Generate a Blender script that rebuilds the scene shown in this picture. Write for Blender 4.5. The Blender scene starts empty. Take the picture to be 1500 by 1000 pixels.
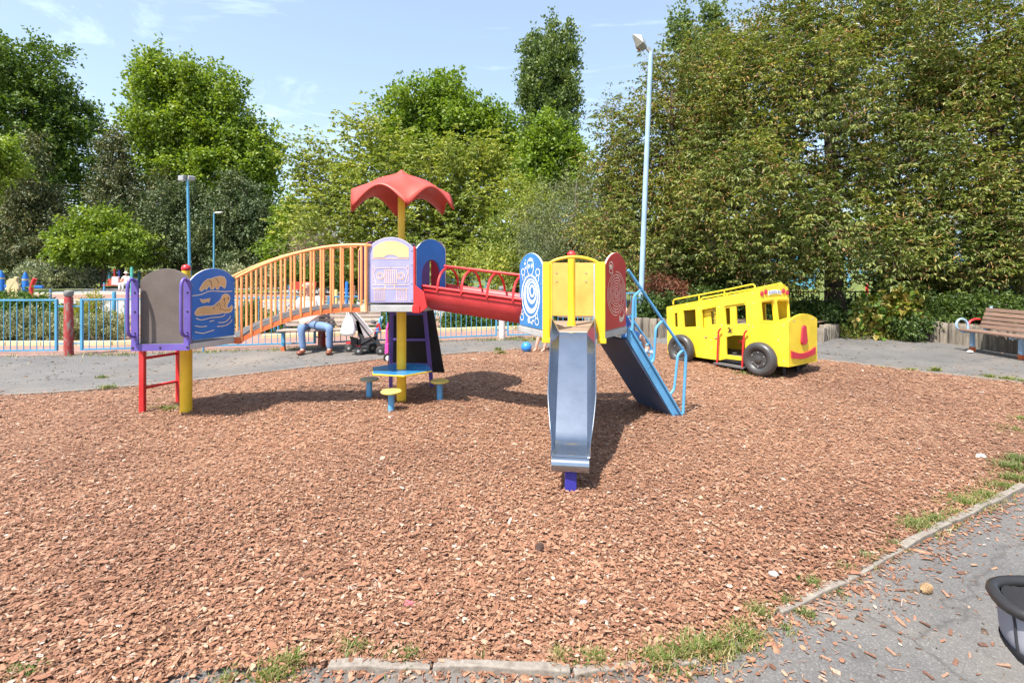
import bpy, bmesh, math, random
import numpy as np
from mathutils import Vector, Matrix
from mathutils.geometry import tessellate_polygon

# ------------------------------------------------------------------ camera, world, sun
F, YH, H = 750.0, 392.0, 1.68          # focal length and horizon row of the 1500x1000 photograph, eye height
SC = bpy.context.scene
COL = SC.collection
cam = bpy.data.cameras.new('camera')
cam.sensor_width = 36.0
cam.lens = 18.0
cam.shift_y = -108.0 / 1500.0
cam.clip_start = 0.05
cam.clip_end = 2000.0
camo = bpy.data.objects.new('camera', cam)
camo.location = (0, 0, H)
camo.rotation_euler = (math.radians(90), 0, 0)
COL.objects.link(camo)
SC.camera = camo

SUN_EL = math.radians(60.0)
SUN_TO = Vector((-0.62, -0.79, 0)).normalized()
SUN_ROT = math.atan2(SUN_TO.x, SUN_TO.y)
W = bpy.data.worlds.new('World')
SC.world = W
W.use_nodes = True
wn, wl = W.node_tree.nodes, W.node_tree.links
bg = wn['Background']
sky = wn.new('ShaderNodeTexSky')
sky.sky_type = 'NISHITA'
sky.sun_disc = False
sky.sun_elevation = SUN_EL
sky.sun_rotation = SUN_ROT
sky.air_density = 1.0
sky.dust_density = 1.6
sky.ozone_density = 1.2
# thin cirrus drifting high up: pale veils mixed over the sky by direction
tc = wn.new('ShaderNodeTexCoord')
mp = wn.new('ShaderNodeMapping')
mp.inputs['Rotation'].default_value = (0, 0, math.radians(-24))
mp.inputs['Scale'].default_value = (1.5, 6.0, 11.0)
wl.new(tc.outputs['Generated'], mp.inputs['Vector'])
nz = wn.new('ShaderNodeTexNoise')
nz.inputs['Scale'].default_value = 1.5
nz.inputs['Detail'].default_value = 7
nz.inputs['Roughness'].default_value = 0.62
nz.inputs['Distortion'].default_value = 0.7
wl.new(mp.outputs['Vector'], nz.inputs['Vector'])
rp = wn.new('ShaderNodeValToRGB')
rp.color_ramp.elements[0].position = 0.54
rp.color_ramp.elements[0].color = (0.14, 0.14, 0.14, 1)
rp.color_ramp.elements[1].position = 0.80
rp.color_ramp.elements[1].color = (0.44, 0.44, 0.44, 1)
wl.new(nz.outputs['Fac'], rp.inputs['Fac'])
mx = wn.new('ShaderNodeMix')
mx.data_type = 'RGBA'
wl.new(rp.outputs['Color'], mx.inputs['Factor'])
wl.new(sky.outputs['Color'], mx.inputs['A'])
mx.inputs['B'].default_value = (7.2, 8.5, 9.3, 1)
wl.new(mx.outputs['Result'], bg.inputs['Color'])
bg.inputs['Strength'].default_value = 0.125

sun = bpy.data.lights.new('sun', 'SUN')
sun.energy = 5.0
sun.angle = math.radians(0.53)
sun.color = (1.0, 0.955, 0.88)
suno = bpy.data.objects.new('sun', sun)
sd = Vector((SUN_TO.x * math.cos(SUN_EL), SUN_TO.y * math.cos(SUN_EL), math.sin(SUN_EL)))
suno.rotation_euler = sd.to_track_quat('Z', 'Y').to_euler()
suno.location = (-10, -10, 30)
COL.objects.link(suno)

SC.view_settings.view_transform = 'Standard'
SC.view_settings.look = 'None'
SC.view_settings.exposure = 1.0
SC.view_settings.gamma = 1.0
SC.view_settings.use_curve_mapping = False
SC.cycles.max_bounces = 7
SC.cycles.diffuse_bounces = 3
SC.cycles.glossy_bounces = 3
SC.cycles.transmission_bounces = 4
SC.cycles.transparent_max_bounces = 6

random.seed(7)
RNG = np.random.default_rng(11)
PI = math.pi

# ------------------------------------------------------------------ layout helpers
def G(px, py, z=0.0):
    Y = F * (H - z) / (py - YH)
    return Vector(((px - 750) / F * Y, Y, z))

def PT(px, py, Y):
    return Vector(((px - 750) / F * Y, Y, H - (py - YH) / F * Y))

class Frame:
    """A vertical plane: origin o, horizontal direction u, outward normal n; local coordinates (s, z, d)."""
    def __init__(s, o, u, n=None):
        s.o = Vector((o[0], o[1], 0))
        s.u = Vector((u[0], u[1], 0)).normalized()
        s.n = Vector((n[0], n[1], 0)).normalized() if n is not None else Vector((s.u.y, -s.u.x, 0))
    def p(s, a, z, d=0.0):
        return s.o + s.u * a + s.n * d + Vector((0, 0, z))
    def px(s, x, y):
        k = (x - 750) / F
        a = (k * s.o.y - s.o.x) / (s.u.x - k * s.u.y)
        Y = s.o.y + a * s.u.y
        return a, H - (y - YH) / F * Y

def hexface(c, R, deg):
    a = math.radians(deg)
    n = (math.sin(a), -math.cos(a))
    m = (c[0] + R * math.cos(PI / 6) * n[0], c[1] + R * math.cos(PI / 6) * n[1])
    return Frame(m, (math.cos(a), math.sin(a)), n)

def hexpts(c, R, deg0):
    return [(c[0] + R * math.sin(math.radians(deg0 + 60 * k)), c[1] - R * math.cos(math.radians(deg0 + 60 * k))) for k in range(6)]

def catmull(pts, n=6, closed=False):
    P = [Vector(p) for p in pts]
    out = []
    m = len(P)
    rng = range(m) if closed else range(m - 1)
    for i in rng:
        if closed:
            a, b, c, d = P[(i - 1) % m], P[i], P[(i + 1) % m], P[(i + 2) % m]
        else:
            b, c = P[i], P[i + 1]
            a = P[i - 1] if i > 0 else b * 2 - c
            d = P[i + 2] if i + 2 < m else c * 2 - b
        for k in range(n):
            t = k / n
            out.append(0.5 * ((2 * b) + (c - a) * t + (2 * a - 5 * b + 4 * c - d) * t * t + (3 * b - a - 3 * c + d) * t ** 3))
    if not closed:
        out.append(P[-1])
    return out

# ------------------------------------------------------------------ object helpers
def wloc(o):
    v = Vector((0, 0, 0))
    while o is not None:
        v = v + o.location
        o = o.parent
    return v

def tag(o, label=None, cat=None, group=None, kind=None):
    if label: o['label'] = label
    if cat: o['category'] = cat
    if group: o['group'] = group
    if kind: o['kind'] = kind
    return o

def thing(name, label, cat, loc=(0, 0, 0), group=None):
    o = bpy.data.objects.new(name, None)
    o.empty_display_size = 0.1
    o.location = loc
    COL.objects.link(o)
    return tag(o, label, cat, group)

def part_empty(name, parent, kind=None):
    o = bpy.data.objects.new(name, None)
    o.parent = parent
    o.location = -wloc(parent)
    COL.objects.link(o)
    if kind: o['kind'] = kind
    return o

def copy_tree(o, parent=None):
    c = o.copy()
    COL.objects.link(c)
    if parent is not None: c.parent = parent
    for ch in list(o.children):
        copy_tree(ch, c)
    return c

def link_mesh(name, me, mat, parent=None):
    o = bpy.data.objects.new(name, me)
    if mat is not None:
        for m in (mat if isinstance(mat, (list, tuple)) else [mat]):
            me.materials.append(m)
    if parent is not None:
        o.parent = parent
        o.location = -wloc(parent)
    COL.objects.link(o)
    return o

class MB:
    def __init__(s):
        s.v, s.f = [], []
    def add(s, vs, fs):
        b = len(s.v)
        s.v += [tuple(x) for x in vs]
        s.f += [tuple(b + i for i in f) for f in fs]
        return s
    def box(s, c, size, rz=0.0, M=None):
        hx, hy, hz = size[0] / 2, size[1] / 2, size[2] / 2
        vs = [Vector((x, y, z)) for x in (-hx, hx) for y in (-hy, hy) for z in (-hz, hz)]
        R = Matrix.Rotation(rz, 3, 'Z') if M is None else M
        vs = [R @ v + Vector(c) for v in vs]
        return s.add(vs, [(0, 1, 3, 2), (4, 6, 7, 5), (0, 4, 5, 1), (2, 3, 7, 6), (0, 2, 6, 4), (1, 5, 7, 3)])
    def bar(s, a, b, w, h, up=(0, 0, 1)):
        a, b = Vector(a), Vector(b)
        d = (b - a); L = d.length; d.normalize()
        x = d.cross(Vector(up))
        if x.length < 1e-4: x = d.cross(Vector((0, 1, 0)))
        x.normalize(); z = x.cross(d)
        M = Matrix((x, d, z)).transposed()
        return s.box((a + b) / 2, (w, L, h), M=M)
    def tube(s, path, r, n=10, caps=True):
        P = [Vector(p) for p in path]
        m = len(P)
        R = r if isinstance(r, (list, tuple)) else [r] * m
        prev = None
        vs = []
        for i, p in enumerate(P):
            t = (P[min(i + 1, m - 1)] - P[max(i - 1, 0)])
            if t.length < 1e-9: t = Vector((0, 0, 1))
            t.normalize()
            if prev is None:
                x = t.cross(Vector((0, 0, 1)))
                if x.length < 1e-3: x = t.cross(Vector((0, 1, 0)))
            else:
                x = prev - t * prev.dot(t)
            x.normalize(); prev = x
            y = t.cross(x)
            for k in range(n):
                a = 2 * PI * k / n
                vs.append(p + (x * math.cos(a) + y * math.sin(a)) * R[i])
        fs = []
        for i in range(m - 1):
            for k in range(n):
                k2 = (k + 1) % n
                fs.append((i * n + k, i * n + k2, (i + 1) * n + k2, (i + 1) * n + k))
        if caps:
            fs.append(tuple(range(n))[::-1])
            fs.append(tuple((m - 1) * n + k for k in range(n)))
        return s.add(vs, fs)
    def lathe(s, prof, o, axis=(0, 0, 1), n=20):
        """prof: list of (radius, height along axis)"""
        A = Vector(axis).normalized()
        X = A.cross(Vector((0, 0, 1)))
        if X.length < 1e-3: X = Vector((1, 0, 0))
        X.normalize(); Y = A.cross(X)
        o = Vector(o)
        vs = []
        for r, h in prof:
            for k in range(n):
                a = 2 * PI * k / n
                vs.append(o + A * h + (X * math.cos(a) + Y * math.sin(a)) * max(r, 1e-4))
        fs = []
        for i in range(len(prof) - 1):
            for k in range(n):
                k2 = (k + 1) % n
                fs.append((i * n + k, i * n + k2, (i + 1) * n + k2, (i + 1) * n + k))
        fs.append(tuple(range(n))[::-1])
        fs.append(tuple((len(prof) - 1) * n + k for k in range(n)))
        return s.add(vs, fs)
    def sphere(s, c, r, n=14, m=9, sq=(1, 1, 1)):
        prof = []
        for i in range(m + 1):
            a = -PI / 2 + PI * i / m
            prof.append((r * math.cos(a), r * math.sin(a)))
        b = len(s.v)
        s.lathe(prof, (0, 0, 0), n=n)
        for i in range(b, len(s.v)):
            x, y, z = s.v[i]
            s.v[i] = (x * sq[0] + c[0], y * sq[1] + c[1], z * sq[2] + c[2])
        return s
    def prism(s, outer, holes, fr, d0, d1):
        """polygon with holes in frame (s, z), between offsets d0 (back) and d1 (front)"""
        loops = [list(outer)] + [list(h) for h in holes]
        flat = [p for l in loops for p in l]
        tris = tessellate_polygon([[Vector((p[0], p[1], 0)) for p in l] for l in loops])
        n = len(flat)
        vs = [fr.p(p[0], p[1], d1) for p in flat] + [fr.p(p[0], p[1], d0) for p in flat]
        fs = [tuple(t) for t in tris] + [tuple(i + n for i in t[::-1]) for t in tris]
        b = 0
        for l in loops:
            m = len(l)
            for i in range(m):
                j = (i + 1) % m
                fs.append((b + i, b + j, n + b + j, n + b + i))
            b += m
        return s.add(vs, fs)
    def stroke(s, pts, w, fr, d, closed=False):
        """flat ribbon along a polyline in frame coordinates"""
        P = [Vector((p[0], p[1])) for p in pts]
        m = len(P)
        vs = []
        for i in range(m):
            if closed: t = P[(i + 1) % m] - P[i - 1]
            else: t = P[min(i + 1, m - 1)] - P[max(i - 1, 0)]
            if t.length < 1e-9: t = Vector((1, 0))
            t.normalize()
            q = Vector((-t.y, t.x)) * w / 2
            vs += [fr.p(*(P[i] + q), d), fr.p(*(P[i] - q), d)]
        fs = []
        for i in range(m if closed else m - 1):
            j = (i + 1) % m
            fs.append((2 * i, 2 * i + 1, 2 * j + 1, 2 * j))
        return s.add(vs, fs)
    def build(s, name, mat, parent=None, smooth=False, bevel=0.0, label=None, kind=None, local=False):
        me = bpy.data.meshes.new(name)
        me.from_pydata(s.v, [], s.f)
        bm = bmesh.new(); bm.from_mesh(me)
        bmesh.ops.recalc_face_normals(bm, faces=bm.faces)
        bm.to_mesh(me); bm.free()
        if smooth:
            me.polygons.foreach_set('use_smooth', [True] * len(me.polygons))
            me.set_sharp_from_angle(angle=math.radians(38))
        o = link_mesh(name, me, mat, parent)
        if local: o.location = (0, 0, 0)
        if bevel > 0:
            b = o.modifiers.new('bevel', 'BEVEL')
            b.width = bevel; b.segments = 2; b.limit_method = 'ANGLE'; b.angle_limit = math.radians(40)
        if label: o['label'] = label
        if kind: o['kind'] = kind
        return o

def np_mesh(name, V, Fq, mat, parent=None, mat_idx=None, smooth=False):
    """V (n,3), Fq (m,k) all faces with the same vertex count"""
    me = bpy.data.meshes.new(name)
    n, m, k = len(V), len(Fq), Fq.shape[1]
    me.vertices.add(n)
    me.vertices.foreach_set('co', np.ascontiguousarray(V, dtype=np.float32).ravel())
    me.loops.add(m * k)
    me.loops.foreach_set('vertex_index', np.ascontiguousarray(Fq, dtype=np.int32).ravel())
    me.polygons.add(m)
    me.polygons.foreach_set('loop_start', np.arange(m, dtype=np.int32) * k)
    if smooth: me.polygons.foreach_set('use_smooth', np.ones(m, dtype=bool))
    o = link_mesh(name, me, mat, parent)
    if mat_idx is not None: me.polygons.foreach_set('material_index', mat_idx.astype(np.int32))
    me.update(calc_edges=True)
    me.validate()
    return o

# ------------------------------------------------------------------ materials
MATS = {}
def new_mat(name):
    m = bpy.data.materials.new(name)
    m.use_nodes = True
    nt = m.node_tree
    return m, nt.nodes, nt.links, nt.nodes['Principled BSDF']

def coords(n, l, scale=(1, 1, 1), kind='Object'):
    t = n.new('ShaderNodeTexCoord')
    mpn = n.new('ShaderNodeMapping')
    mpn.inputs['Scale'].default_value = scale
    l.new(t.outputs[kind], mpn.inputs['Vector'])
    return mpn.outputs['Vector']

def noise(n, l, vec, scale, detail=4, rough=0.55, dist=0.0):
    t = n.new('ShaderNodeTexNoise')
    t.inputs['Scale'].default_value = scale
    t.inputs['Detail'].default_value = detail
    t.inputs['Roughness'].default_value = rough
    t.inputs['Distortion'].default_value = dist
    l.new(vec, t.inputs['Vector'])
    return t.outputs['Fac']

def ramp(n, l, fac, stops):
    r = n.new('ShaderNodeValToRGB')
    e = r.color_ramp.elements
    while len(e) < len(stops): e.new(0.5)
    for i, (p, c) in enumerate(stops):
        e[i].position = p
        e[i].color = (c[0], c[1], c[2], 1) if not isinstance(c, (int, float)) else (c, c, c, 1)
    l.new(fac, r.inputs['Fac'])
    return r.outputs['Color']

def mixc(n, l, fac, a, b, mode='MIX'):
    m = n.new('ShaderNodeMix')
    m.data_type = 'RGBA'; m.blend_type = mode
    if isinstance(fac, (int, float)): m.inputs['Factor'].default_value = fac
    else: l.new(fac, m.inputs['Factor'])
    for k, v in (('A', a), ('B', b)):
        if isinstance(v, tuple): m.inputs[k].default_value = (v[0], v[1], v[2], 1)
        else: l.new(v, m.inputs[k])
    return m.outputs['Result']

def bump(n, l, bsdf, h, strength=0.3, dist=0.01):
    b = n.new('ShaderNodeBump')
    b.inputs['Strength'].default_value = strength
    b.inputs['Distance'].default_value = dist
    l.new(h, b.inputs['Height'])
    l.new(b.outputs['Normal'], bsdf.inputs['Normal'])

def paint(name, c, rough=0.42, wear=0.10, metallic=0.0, dirt=(0.12, 0.09, 0.06)):
    if name in MATS: return MATS[name]
    m, n, l, b = new_mat(name)
    v = coords(n, l)
    f1 = noise(n, l, v, 3.2, 6, 0.65)
    f2 = noise(n, l, v, 38, 4, 0.6)
    dark = tuple(x * 0.80 for x in c)
    lite = tuple(min(1, x * 1.08 + 0.012) for x in c)
    base = ramp(n, l, f1, [(0.3, dark), (0.7, lite)])
    spot = ramp(n, l, f2, [(0.60, 0.0), (0.80, min(1, wear * 3))])
    col = mixc(n, l, spot, base, dirt)
    l.new(col, b.inputs['Base Color'])
    b.inputs['Metallic'].default_value = metallic
    rr = n.new('ShaderNodeMapRange')
    rr.inputs['To Min'].default_value = max(0.05, rough - 0.12); rr.inputs['To Max'].default_value = min(1, rough + 0.15)
    l.new(f1, rr.inputs['Value'])
    l.new(rr.outputs['Result'], b.inputs['Roughness'])
    bump(n, l, b, f2, 0.10, 0.003)
    MATS[name] = m
    return m

def leaf_mat(name, cols, trans=0.35, tcol=None, rough=0.5, clump=0.35):
    m, n, l, b = new_mat(name)
    g = n.new('ShaderNodeNewGeometry')
    k = len(cols)
    c = ramp(n, l, g.outputs['Random Per Island'], [(i / max(1, k - 1), cols[i]) for i in range(k)])
    v = coords(n, l)
    f = noise(n, l, v, 0.55, 2, 0.5)
    tint = ramp(n, l, f, [(0.35, (0.80, 0.86, 0.88)), (0.65, (1.22, 1.12, 0.9))])
    col = mixc(n, l, clump, c, tint, 'MULTIPLY')
    col2 = mixc(n, l, 1.0, c, tint, 'MULTIPLY')
    l.new(col2, b.inputs['Base Color'])
    b.inputs['Roughness'].default_value = rough
    b.inputs['Specular IOR Level'].default_value = 0.35
    t = n.new('ShaderNodeBsdfTranslucent')
    tc_ = mixc(n, l, 1.0, col2, tcol or (1.5, 1.5, 0.7), 'MULTIPLY')
    l.new(tc_, t.inputs['Color'])
    ms = n.new('ShaderNodeMixShader')
    ms.inputs['Fac'].default_value = trans
    l.new(b.outputs['BSDF'], ms.inputs[1]); l.new(t.outputs['BSDF'], ms.inputs[2])
    l.new(ms.outputs['Shader'], n['Material Output'].inputs['Surface'])
    return m

def bark_mat(name, a, bcol):
    m, n, l, b = new_mat(name)
    v = coords(n, l, (6, 6, 1.2))
    f = noise(n, l, v, 3, 6, 0.7, 0.5)
    l.new(ramp(n, l, f, [(0.3, a), (0.7, bcol)]), b.inputs['Base Color'])
    b.inputs['Roughness'].default_value = 0.9
    bump(n, l, b, f, 0.8, 0.03)
    return m

def wood_mat(name, a, c, scale=(3, 3, 30)):
    m, n, l, b = new_mat(name)
    v = coords(n, l, scale)
    f = noise(n, l, v, 1.6, 6, 0.65, 0.4)
    v2 = coords(n, l)
    g = noise(n, l, v2, 5, 3)
    col = ramp(n, l, f, [(0.25, a), (0.75, c)])
    o = n.new('ShaderNodeObjectInfo')
    tint = ramp(n, l, o.outputs['Random'], [(0, (0.8, 0.8, 0.8)), (1, (1.15, 1.12, 1.08))])
    col = mixc(n, l, 1.0, col, tint, 'MULTIPLY')
    l.new(col, b.inputs['Base Color'])
    b.inputs['Roughness'].default_value = 0.8
    bump(n, l, b, f, 0.5, 0.006)
    return m

# palette (real-world base colours)
YEL = paint('yellow_paint', (0.86, 0.54, 0.02), 0.38, 0.05)
YELP = paint('yellow_plastic', (0.82, 0.60, 0.025), 0.45, 0.09, dirt=(0.45, 0.30, 0.06))
ORY = paint('amber_panel', (0.78, 0.47, 0.10), 0.45, 0.05)
ORG = paint('orange_paint', (0.90, 0.36, 0.13), 0.4, 0.05)
ORD = paint('burnt_orange', (0.55, 0.12, 0.03), 0.45, 0.2)
RED = paint('red_paint', (0.56, 0.022, 0.025), 0.36)
REDF = paint('faded_red_plastic', (0.52, 0.055, 0.035), 0.5, 0.10)
REDT = paint('red_tunnel_plastic', (0.50, 0.035, 0.04), 0.42, 0.28, dirt=(0.10, 0.02, 0.02))
MAROON = paint('dark_red_board', (0.52, 0.020, 0.022), 0.45, 0.05)
BLUEP = paint('blue_board', (0.010, 0.145, 0.52), 0.42, 0.05)
BLUET = paint('turtle_blue', (0.045, 0.21, 0.50), 0.42, 0.05)
BLUEL = paint('light_blue_paint', (0.10, 0.34, 0.60), 0.38, 0.12)
BLUEF = paint('fence_blue', (0.070, 0.28, 0.46), 0.42, 0.16)
BLUED = paint('deep_blue', (0.03, 0.03, 0.30), 0.4)
PALEB = paint('pale_blue_paint', (0.32, 0.46, 0.62), 0.42, 0.10)
PUR = paint('purple_paint', (0.13, 0.085, 0.36), 0.38, 0.10)
PURD = paint('dark_purple_board', (0.21, 0.10, 0.34), 0.5, 0.05)
LAV = paint('lavender_board', (0.36, 0.345, 0.63), 0.45, 0.03)
CREAM = paint('cream_engraving', (0.80, 0.70, 0.55), 0.6, 0.05)
PEACH = paint('peach_engraving', (0.84, 0.57, 0.36), 0.6, 0.05)
WHITE = paint('white_engraving', (0.80, 0.80, 0.74), 0.5, 0.05)
SAND = paint('sand_engraving', (0.60, 0.40, 0.19), 0.6, 0.10)
GALV = paint('galvanised_edge', (0.42, 0.42, 0.41), 0.5, 0.2)
DGREY = paint('dark_grey_rubber', (0.085, 0.083, 0.083), 0.7, 0.2, dirt=(0.2, 0.17, 0.14))
BLACK = paint('black_plastic', (0.012, 0.012, 0.013), 0.6, 0.05)
TYRE = paint('grey_black_plastic', (0.045, 0.043, 0.042), 0.38, 0.15, dirt=(0.12, 0.10, 0.08))
BROWNB = paint('brown_back_board', (0.125, 0.098, 0.083), 0.6, 0.12, dirt=(0.26, 0.22, 0.2))
PINK = paint('pink_plastic', (0.78, 0.06, 0.35), 0.35, 0.03)
REDW = paint('bus_red', (0.55, 0.02, 0.05), 0.4, 0.03)
WHITEP = paint('white_plastic', (0.80, 0.80, 0.78), 0.5, 0.02)
GREYM = paint('grey_metal', (0.30, 0.31, 0.32), 0.45, 0.1)
BALLB = paint('ball_blue', (0.03, 0.22, 0.62), 0.3, 0.02)
TEAL = paint('teal_paint', (0.05, 0.34, 0.30), 0.45, 0.1)
PINKC = paint('pale_pink_cloth', (0.72, 0.44, 0.46), 0.9, 0.03)
SILV = paint('silver_cloth', (0.36, 0.33, 0.34), 0.4, 0.05)
GREYF = paint('grey_melange_cloth', (0.27, 0.27, 0.31), 0.95, 0.25, dirt=(0.34, 0.34, 0.38))
DKF = paint('charcoal_cloth', (0.022, 0.022, 0.026), 0.9, 0.05)
LEATH = paint('dark_leather', (0.014, 0.012, 0.013), 0.38, 0.03)
SKIN = paint('skin', (0.62, 0.34, 0.25), 0.5, 0.02)
SHIRT = paint('white_shirt', (0.80, 0.79, 0.78), 0.9, 0.02)
JEANS = paint('blue_jeans', (0.13, 0.21, 0.37), 0.9, 0.1, dirt=(0.3, 0.36, 0.48))
BOOT = paint('brown_boot', (0.20, 0.055, 0.025), 0.4, 0.1)
HAIRG = paint('grey_hair', (0.45, 0.42, 0.40), 0.8, 0.1)
SHORTS = paint('blue_shorts', (0.10, 0.26, 0.55), 0.9, 0.1)
STRAW = paint('straw_board', (0.50, 0.42, 0.22), 0.8, 0.2)
BRICKT = paint('terracotta', (0.40, 0.16, 0.09), 0.8, 0.1)
TSHIRT = paint('deep_blue_shirt', (0.05, 0.12, 0.40), 0.9, 0.05)
GREEND = paint('dark_green_railing', (0.012, 0.022, 0.018), 0.5, 0.05)
KERBY = paint('buff_kerb', (0.62, 0.50, 0.28), 0.9, 0.15)
STOOLM = paint('mossy_stool_top', (0.30, 0.29, 0.20), 0.8, 0.3, dirt=(0.55, 0.42, 0.06))
STOOLY = paint('yellow_stool_top', (0.60, 0.47, 0.10), 0.7, 0.3, dirt=(0.2, 0.2, 0.12))

def steel():
    m, n, l, b = new_mat('stainless_steel')
    v = coords(n, l, (40, 40, 40))
    f = noise(n, l, v, 4, 4, 0.6)
    v2 = coords(n, l)
    g = noise(n, l, v2, 5, 4, 0.6)
    l.new(ramp(n, l, g, [(0.3, (0.29, 0.335, 0.40)), (0.7, (0.36, 0.405, 0.47))]), b.inputs['Base Color'])
    b.inputs['Metallic'].default_value = 0.95
    rr = n.new('ShaderNodeMapRange')
    rr.inputs['To Min'].default_value = 0.13; rr.inputs['To Max'].default_value = 0.21
    l.new(f, rr.inputs['Value']); l.new(rr.outputs['Result'], b.inputs['Roughness'])
    w = noise(n, l, v2, 7, 2, 0.4)
    bump(n, l, b, w, 0.12, 0.01)
    return m
STEEL = steel()

def worn_post():
    m, n, l, b = new_mat('worn_red_bollard')
    v = coords(n, l, (1, 1, 0.45))
    f = noise(n, l, v, 13, 6, 0.65, 0.3)
    l.new(ramp(n, l, f, [(0.42, (0.30, 0.030, 0.028)), (0.52, (0.32, 0.045, 0.04)), (0.57, (0.22, 0.15, 0.13)), (0.75, (0.30, 0.25, 0.22))]), b.inputs['Base Color'])
    b.inputs['Roughness'].default_value = 0.75
    bump(n, l, b, f, 0.5, 0.006)
    return m
WORN = worn_post()

def clear_film():
    m, n, l, b = new_mat('clear_rain_cover')
    b.inputs['Base Color'].default_value = (0.85, 0.85, 0.88, 1)
    b.inputs['Roughness'].default_value = 0.12
    b.inputs['Alpha'].default_value = 0.38
    return m
FILM = clear_film()

def ground_mats():
    d = {}
    # bark mulch bed under the loose chips
    m, n, l, b = new_mat('bark_mulch')
    v = coords(n, l)
    vo = n.new('ShaderNodeTexVoronoi'); vo.inputs['Scale'].default_value = 42; vo.inputs['Randomness'].default_value = 1
    mpv = n.new('ShaderNodeMapping'); mpv.inputs['Scale'].default_value = (1, 1.7, 1)
    l.new(v, mpv.inputs['Vector'])
    wob = noise(n, l, v, 9, 3)
    l.new(mpv.outputs['Vector'], vo.inputs['Vector'])
    sp = n.new('ShaderNodeSeparateColor'); l.new(vo.outputs['Color'], sp.inputs['Color'])
    c = ramp(n, l, sp.outputs['Red'], [(0, (0.11, 0.050, 0.028)), (0.35, (0.225, 0.107, 0.057)), (0.7, (0.295, 0.147, 0.084)), (0.93, (0.40, 0.235, 0.14)), (1, (0.48, 0.35, 0.25))])
    big = noise(n, l, v, 0.5, 4, 0.6)
    t = ramp(n, l, big, [(0.3, (0.80, 0.77, 0.77)), (0.5, (1, 1, 1)), (0.7, (1.12, 1.10, 1.08))])
    l.new(mixc(n, l, 1.0, c, t, 'MULTIPLY'), b.inputs['Base Color'])
    b.inputs['Roughness'].default_value = 0.9
    h = mixc(n, l, 0.5, sp.outputs['Green'], vo.outputs['Distance'])
    bump(n, l, b, h, 1.0, 0.025)
    d['mulch'] = m
    # chips
    m, n, l, b = new_mat('bark_chip')
    g = n.new('ShaderNodeNewGeometry')
    c = ramp(n, l, g.outputs['Random Per Island'], [(0, (0.10, 0.044, 0.024)), (0.15, (0.200, 0.089, 0.047)), (0.5, (0.280, 0.130, 0.074)), (0.8, (0.345, 0.180, 0.106)), (0.95, (0.40, 0.25, 0.165)), (1, (0.45, 0.37, 0.31))])
    v = coords(n, l)
    big = noise(n, l, v, 0.5, 4, 0.6)
    t = ramp(n, l, big, [(0.3, (0.80, 0.77, 0.77)), (0.5, (1, 1, 1)), (0.7, (1.12, 1.10, 1.08))])
    f = noise(n, l, v, 160, 3)
    t2 = ramp(n, l, f, [(0.3, (0.78, 0.78, 0.78)), (0.7, (1.15, 1.15, 1.15))])
    c = mixc(n, l, 1.0, c, t, 'MULTIPLY'); c = mixc(n, l, 1.0, c, t2, 'MULTIPLY')
    l.new(c, b.inputs['Base Color'])
    b.inputs['Roughness'].default_value = 0.8
    d['chip'] = m
    m, n, l, b = new_mat('loose_bark_chip')
    g = n.new('ShaderNodeObjectInfo')
    c = ramp(n, l, g.outputs['Random'], [(0, (0.10, 0.05, 0.035)), (0.3, (0.20, 0.095, 0.06)), (0.6, (0.27, 0.14, 0.09)), (0.85, (0.31, 0.18, 0.12)), (1, (0.37, 0.27, 0.20))])
    v = coords(n, l)
    f = noise(n, l, v, 120, 3)
    l.new(mixc(n, l, 1.0, c, ramp(n, l, f, [(0.3, (0.7, 0.7, 0.7)), (0.7, (1.2, 1.2, 1.2))]), 'MULTIPLY'), b.inputs['Base Color'])
    b.inputs['Roughness'].default_value = 0.85
    d['loose_chip'] = m
    # asphalt
    m, n, l, b = new_mat('asphalt')
    v = coords(n, l)
    f = noise(n, l, v, 140, 3, 0.7)
    g2 = noise(n, l, v, 0.9, 5, 0.6)
    vo = n.new('ShaderNodeTexVoronoi'); vo.inputs['Scale'].default_value = 170; l.new(v, vo.inputs['Vector'])
    sp = n.new('ShaderNodeSeparateColor'); l.new(vo.outputs['Color'], sp.inputs['Color'])
    c = ramp(n, l, sp.outputs['Red'], [(0, (0.100, 0.097, 0.095)), (0.6, (0.125, 0.121, 0.118)), (0.93, (0.152, 0.147, 0.143)), (1, (0.22, 0.21, 0.20))])
    t = ramp(n, l, g2, [(0.3, (0.74, 0.74, 0.75)), (0.7, (1.14, 1.11, 1.07))])
    c = mixc(n, l, 1.0, c, t, 'MULTIPLY')
    g4 = noise(n, l, v, 0.35, 5, 0.65, .6)
    c = mixc(n, l, ramp(n, l, g4, [(0.45, 0.0), (0.7, 0.5)]), c, (0.235, 0.185, 0.14))
    g3 = noise(n, l, v, 5.0, 6, 0.7, 1.2)
    c = mixc(n, l, 1.0, c, ramp(n, l, g3, [(0.28, (0.70, 0.68, 0.66)), (0.42, (1, 1, 1)), (0.75, (1.08, 1.06, 1.03))]), 'MULTIPLY')
    cr = n.new('ShaderNodeTexVoronoi'); cr.feature = 'DISTANCE_TO_EDGE'; cr.inputs['Scale'].default_value = 0.8
    wv = n.new('ShaderNodeTexNoise'); wv.inputs['Scale'].default_value = 3.0; wv.inputs['Detail'].default_value = 5
    l.new(v, wv.inputs['Vector'])
    mv = n.new('ShaderNodeMix'); mv.data_type = 'VECTOR'; mv.inputs['Factor'].default_value = 0.35
    l.new(v, mv.inputs['A']); l.new(wv.outputs['Color'], mv.inputs['B'])
    l.new(mv.outputs['Result'], cr.inputs['Vector'])
    c = mixc(n, l, ramp(n, l, cr.outputs['Distance'], [(0.0, 0.55), (0.012, 0.0)]), c, (0.05, 0.045, 0.04))
    l.new(c, b.inputs['Base Color'])
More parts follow.
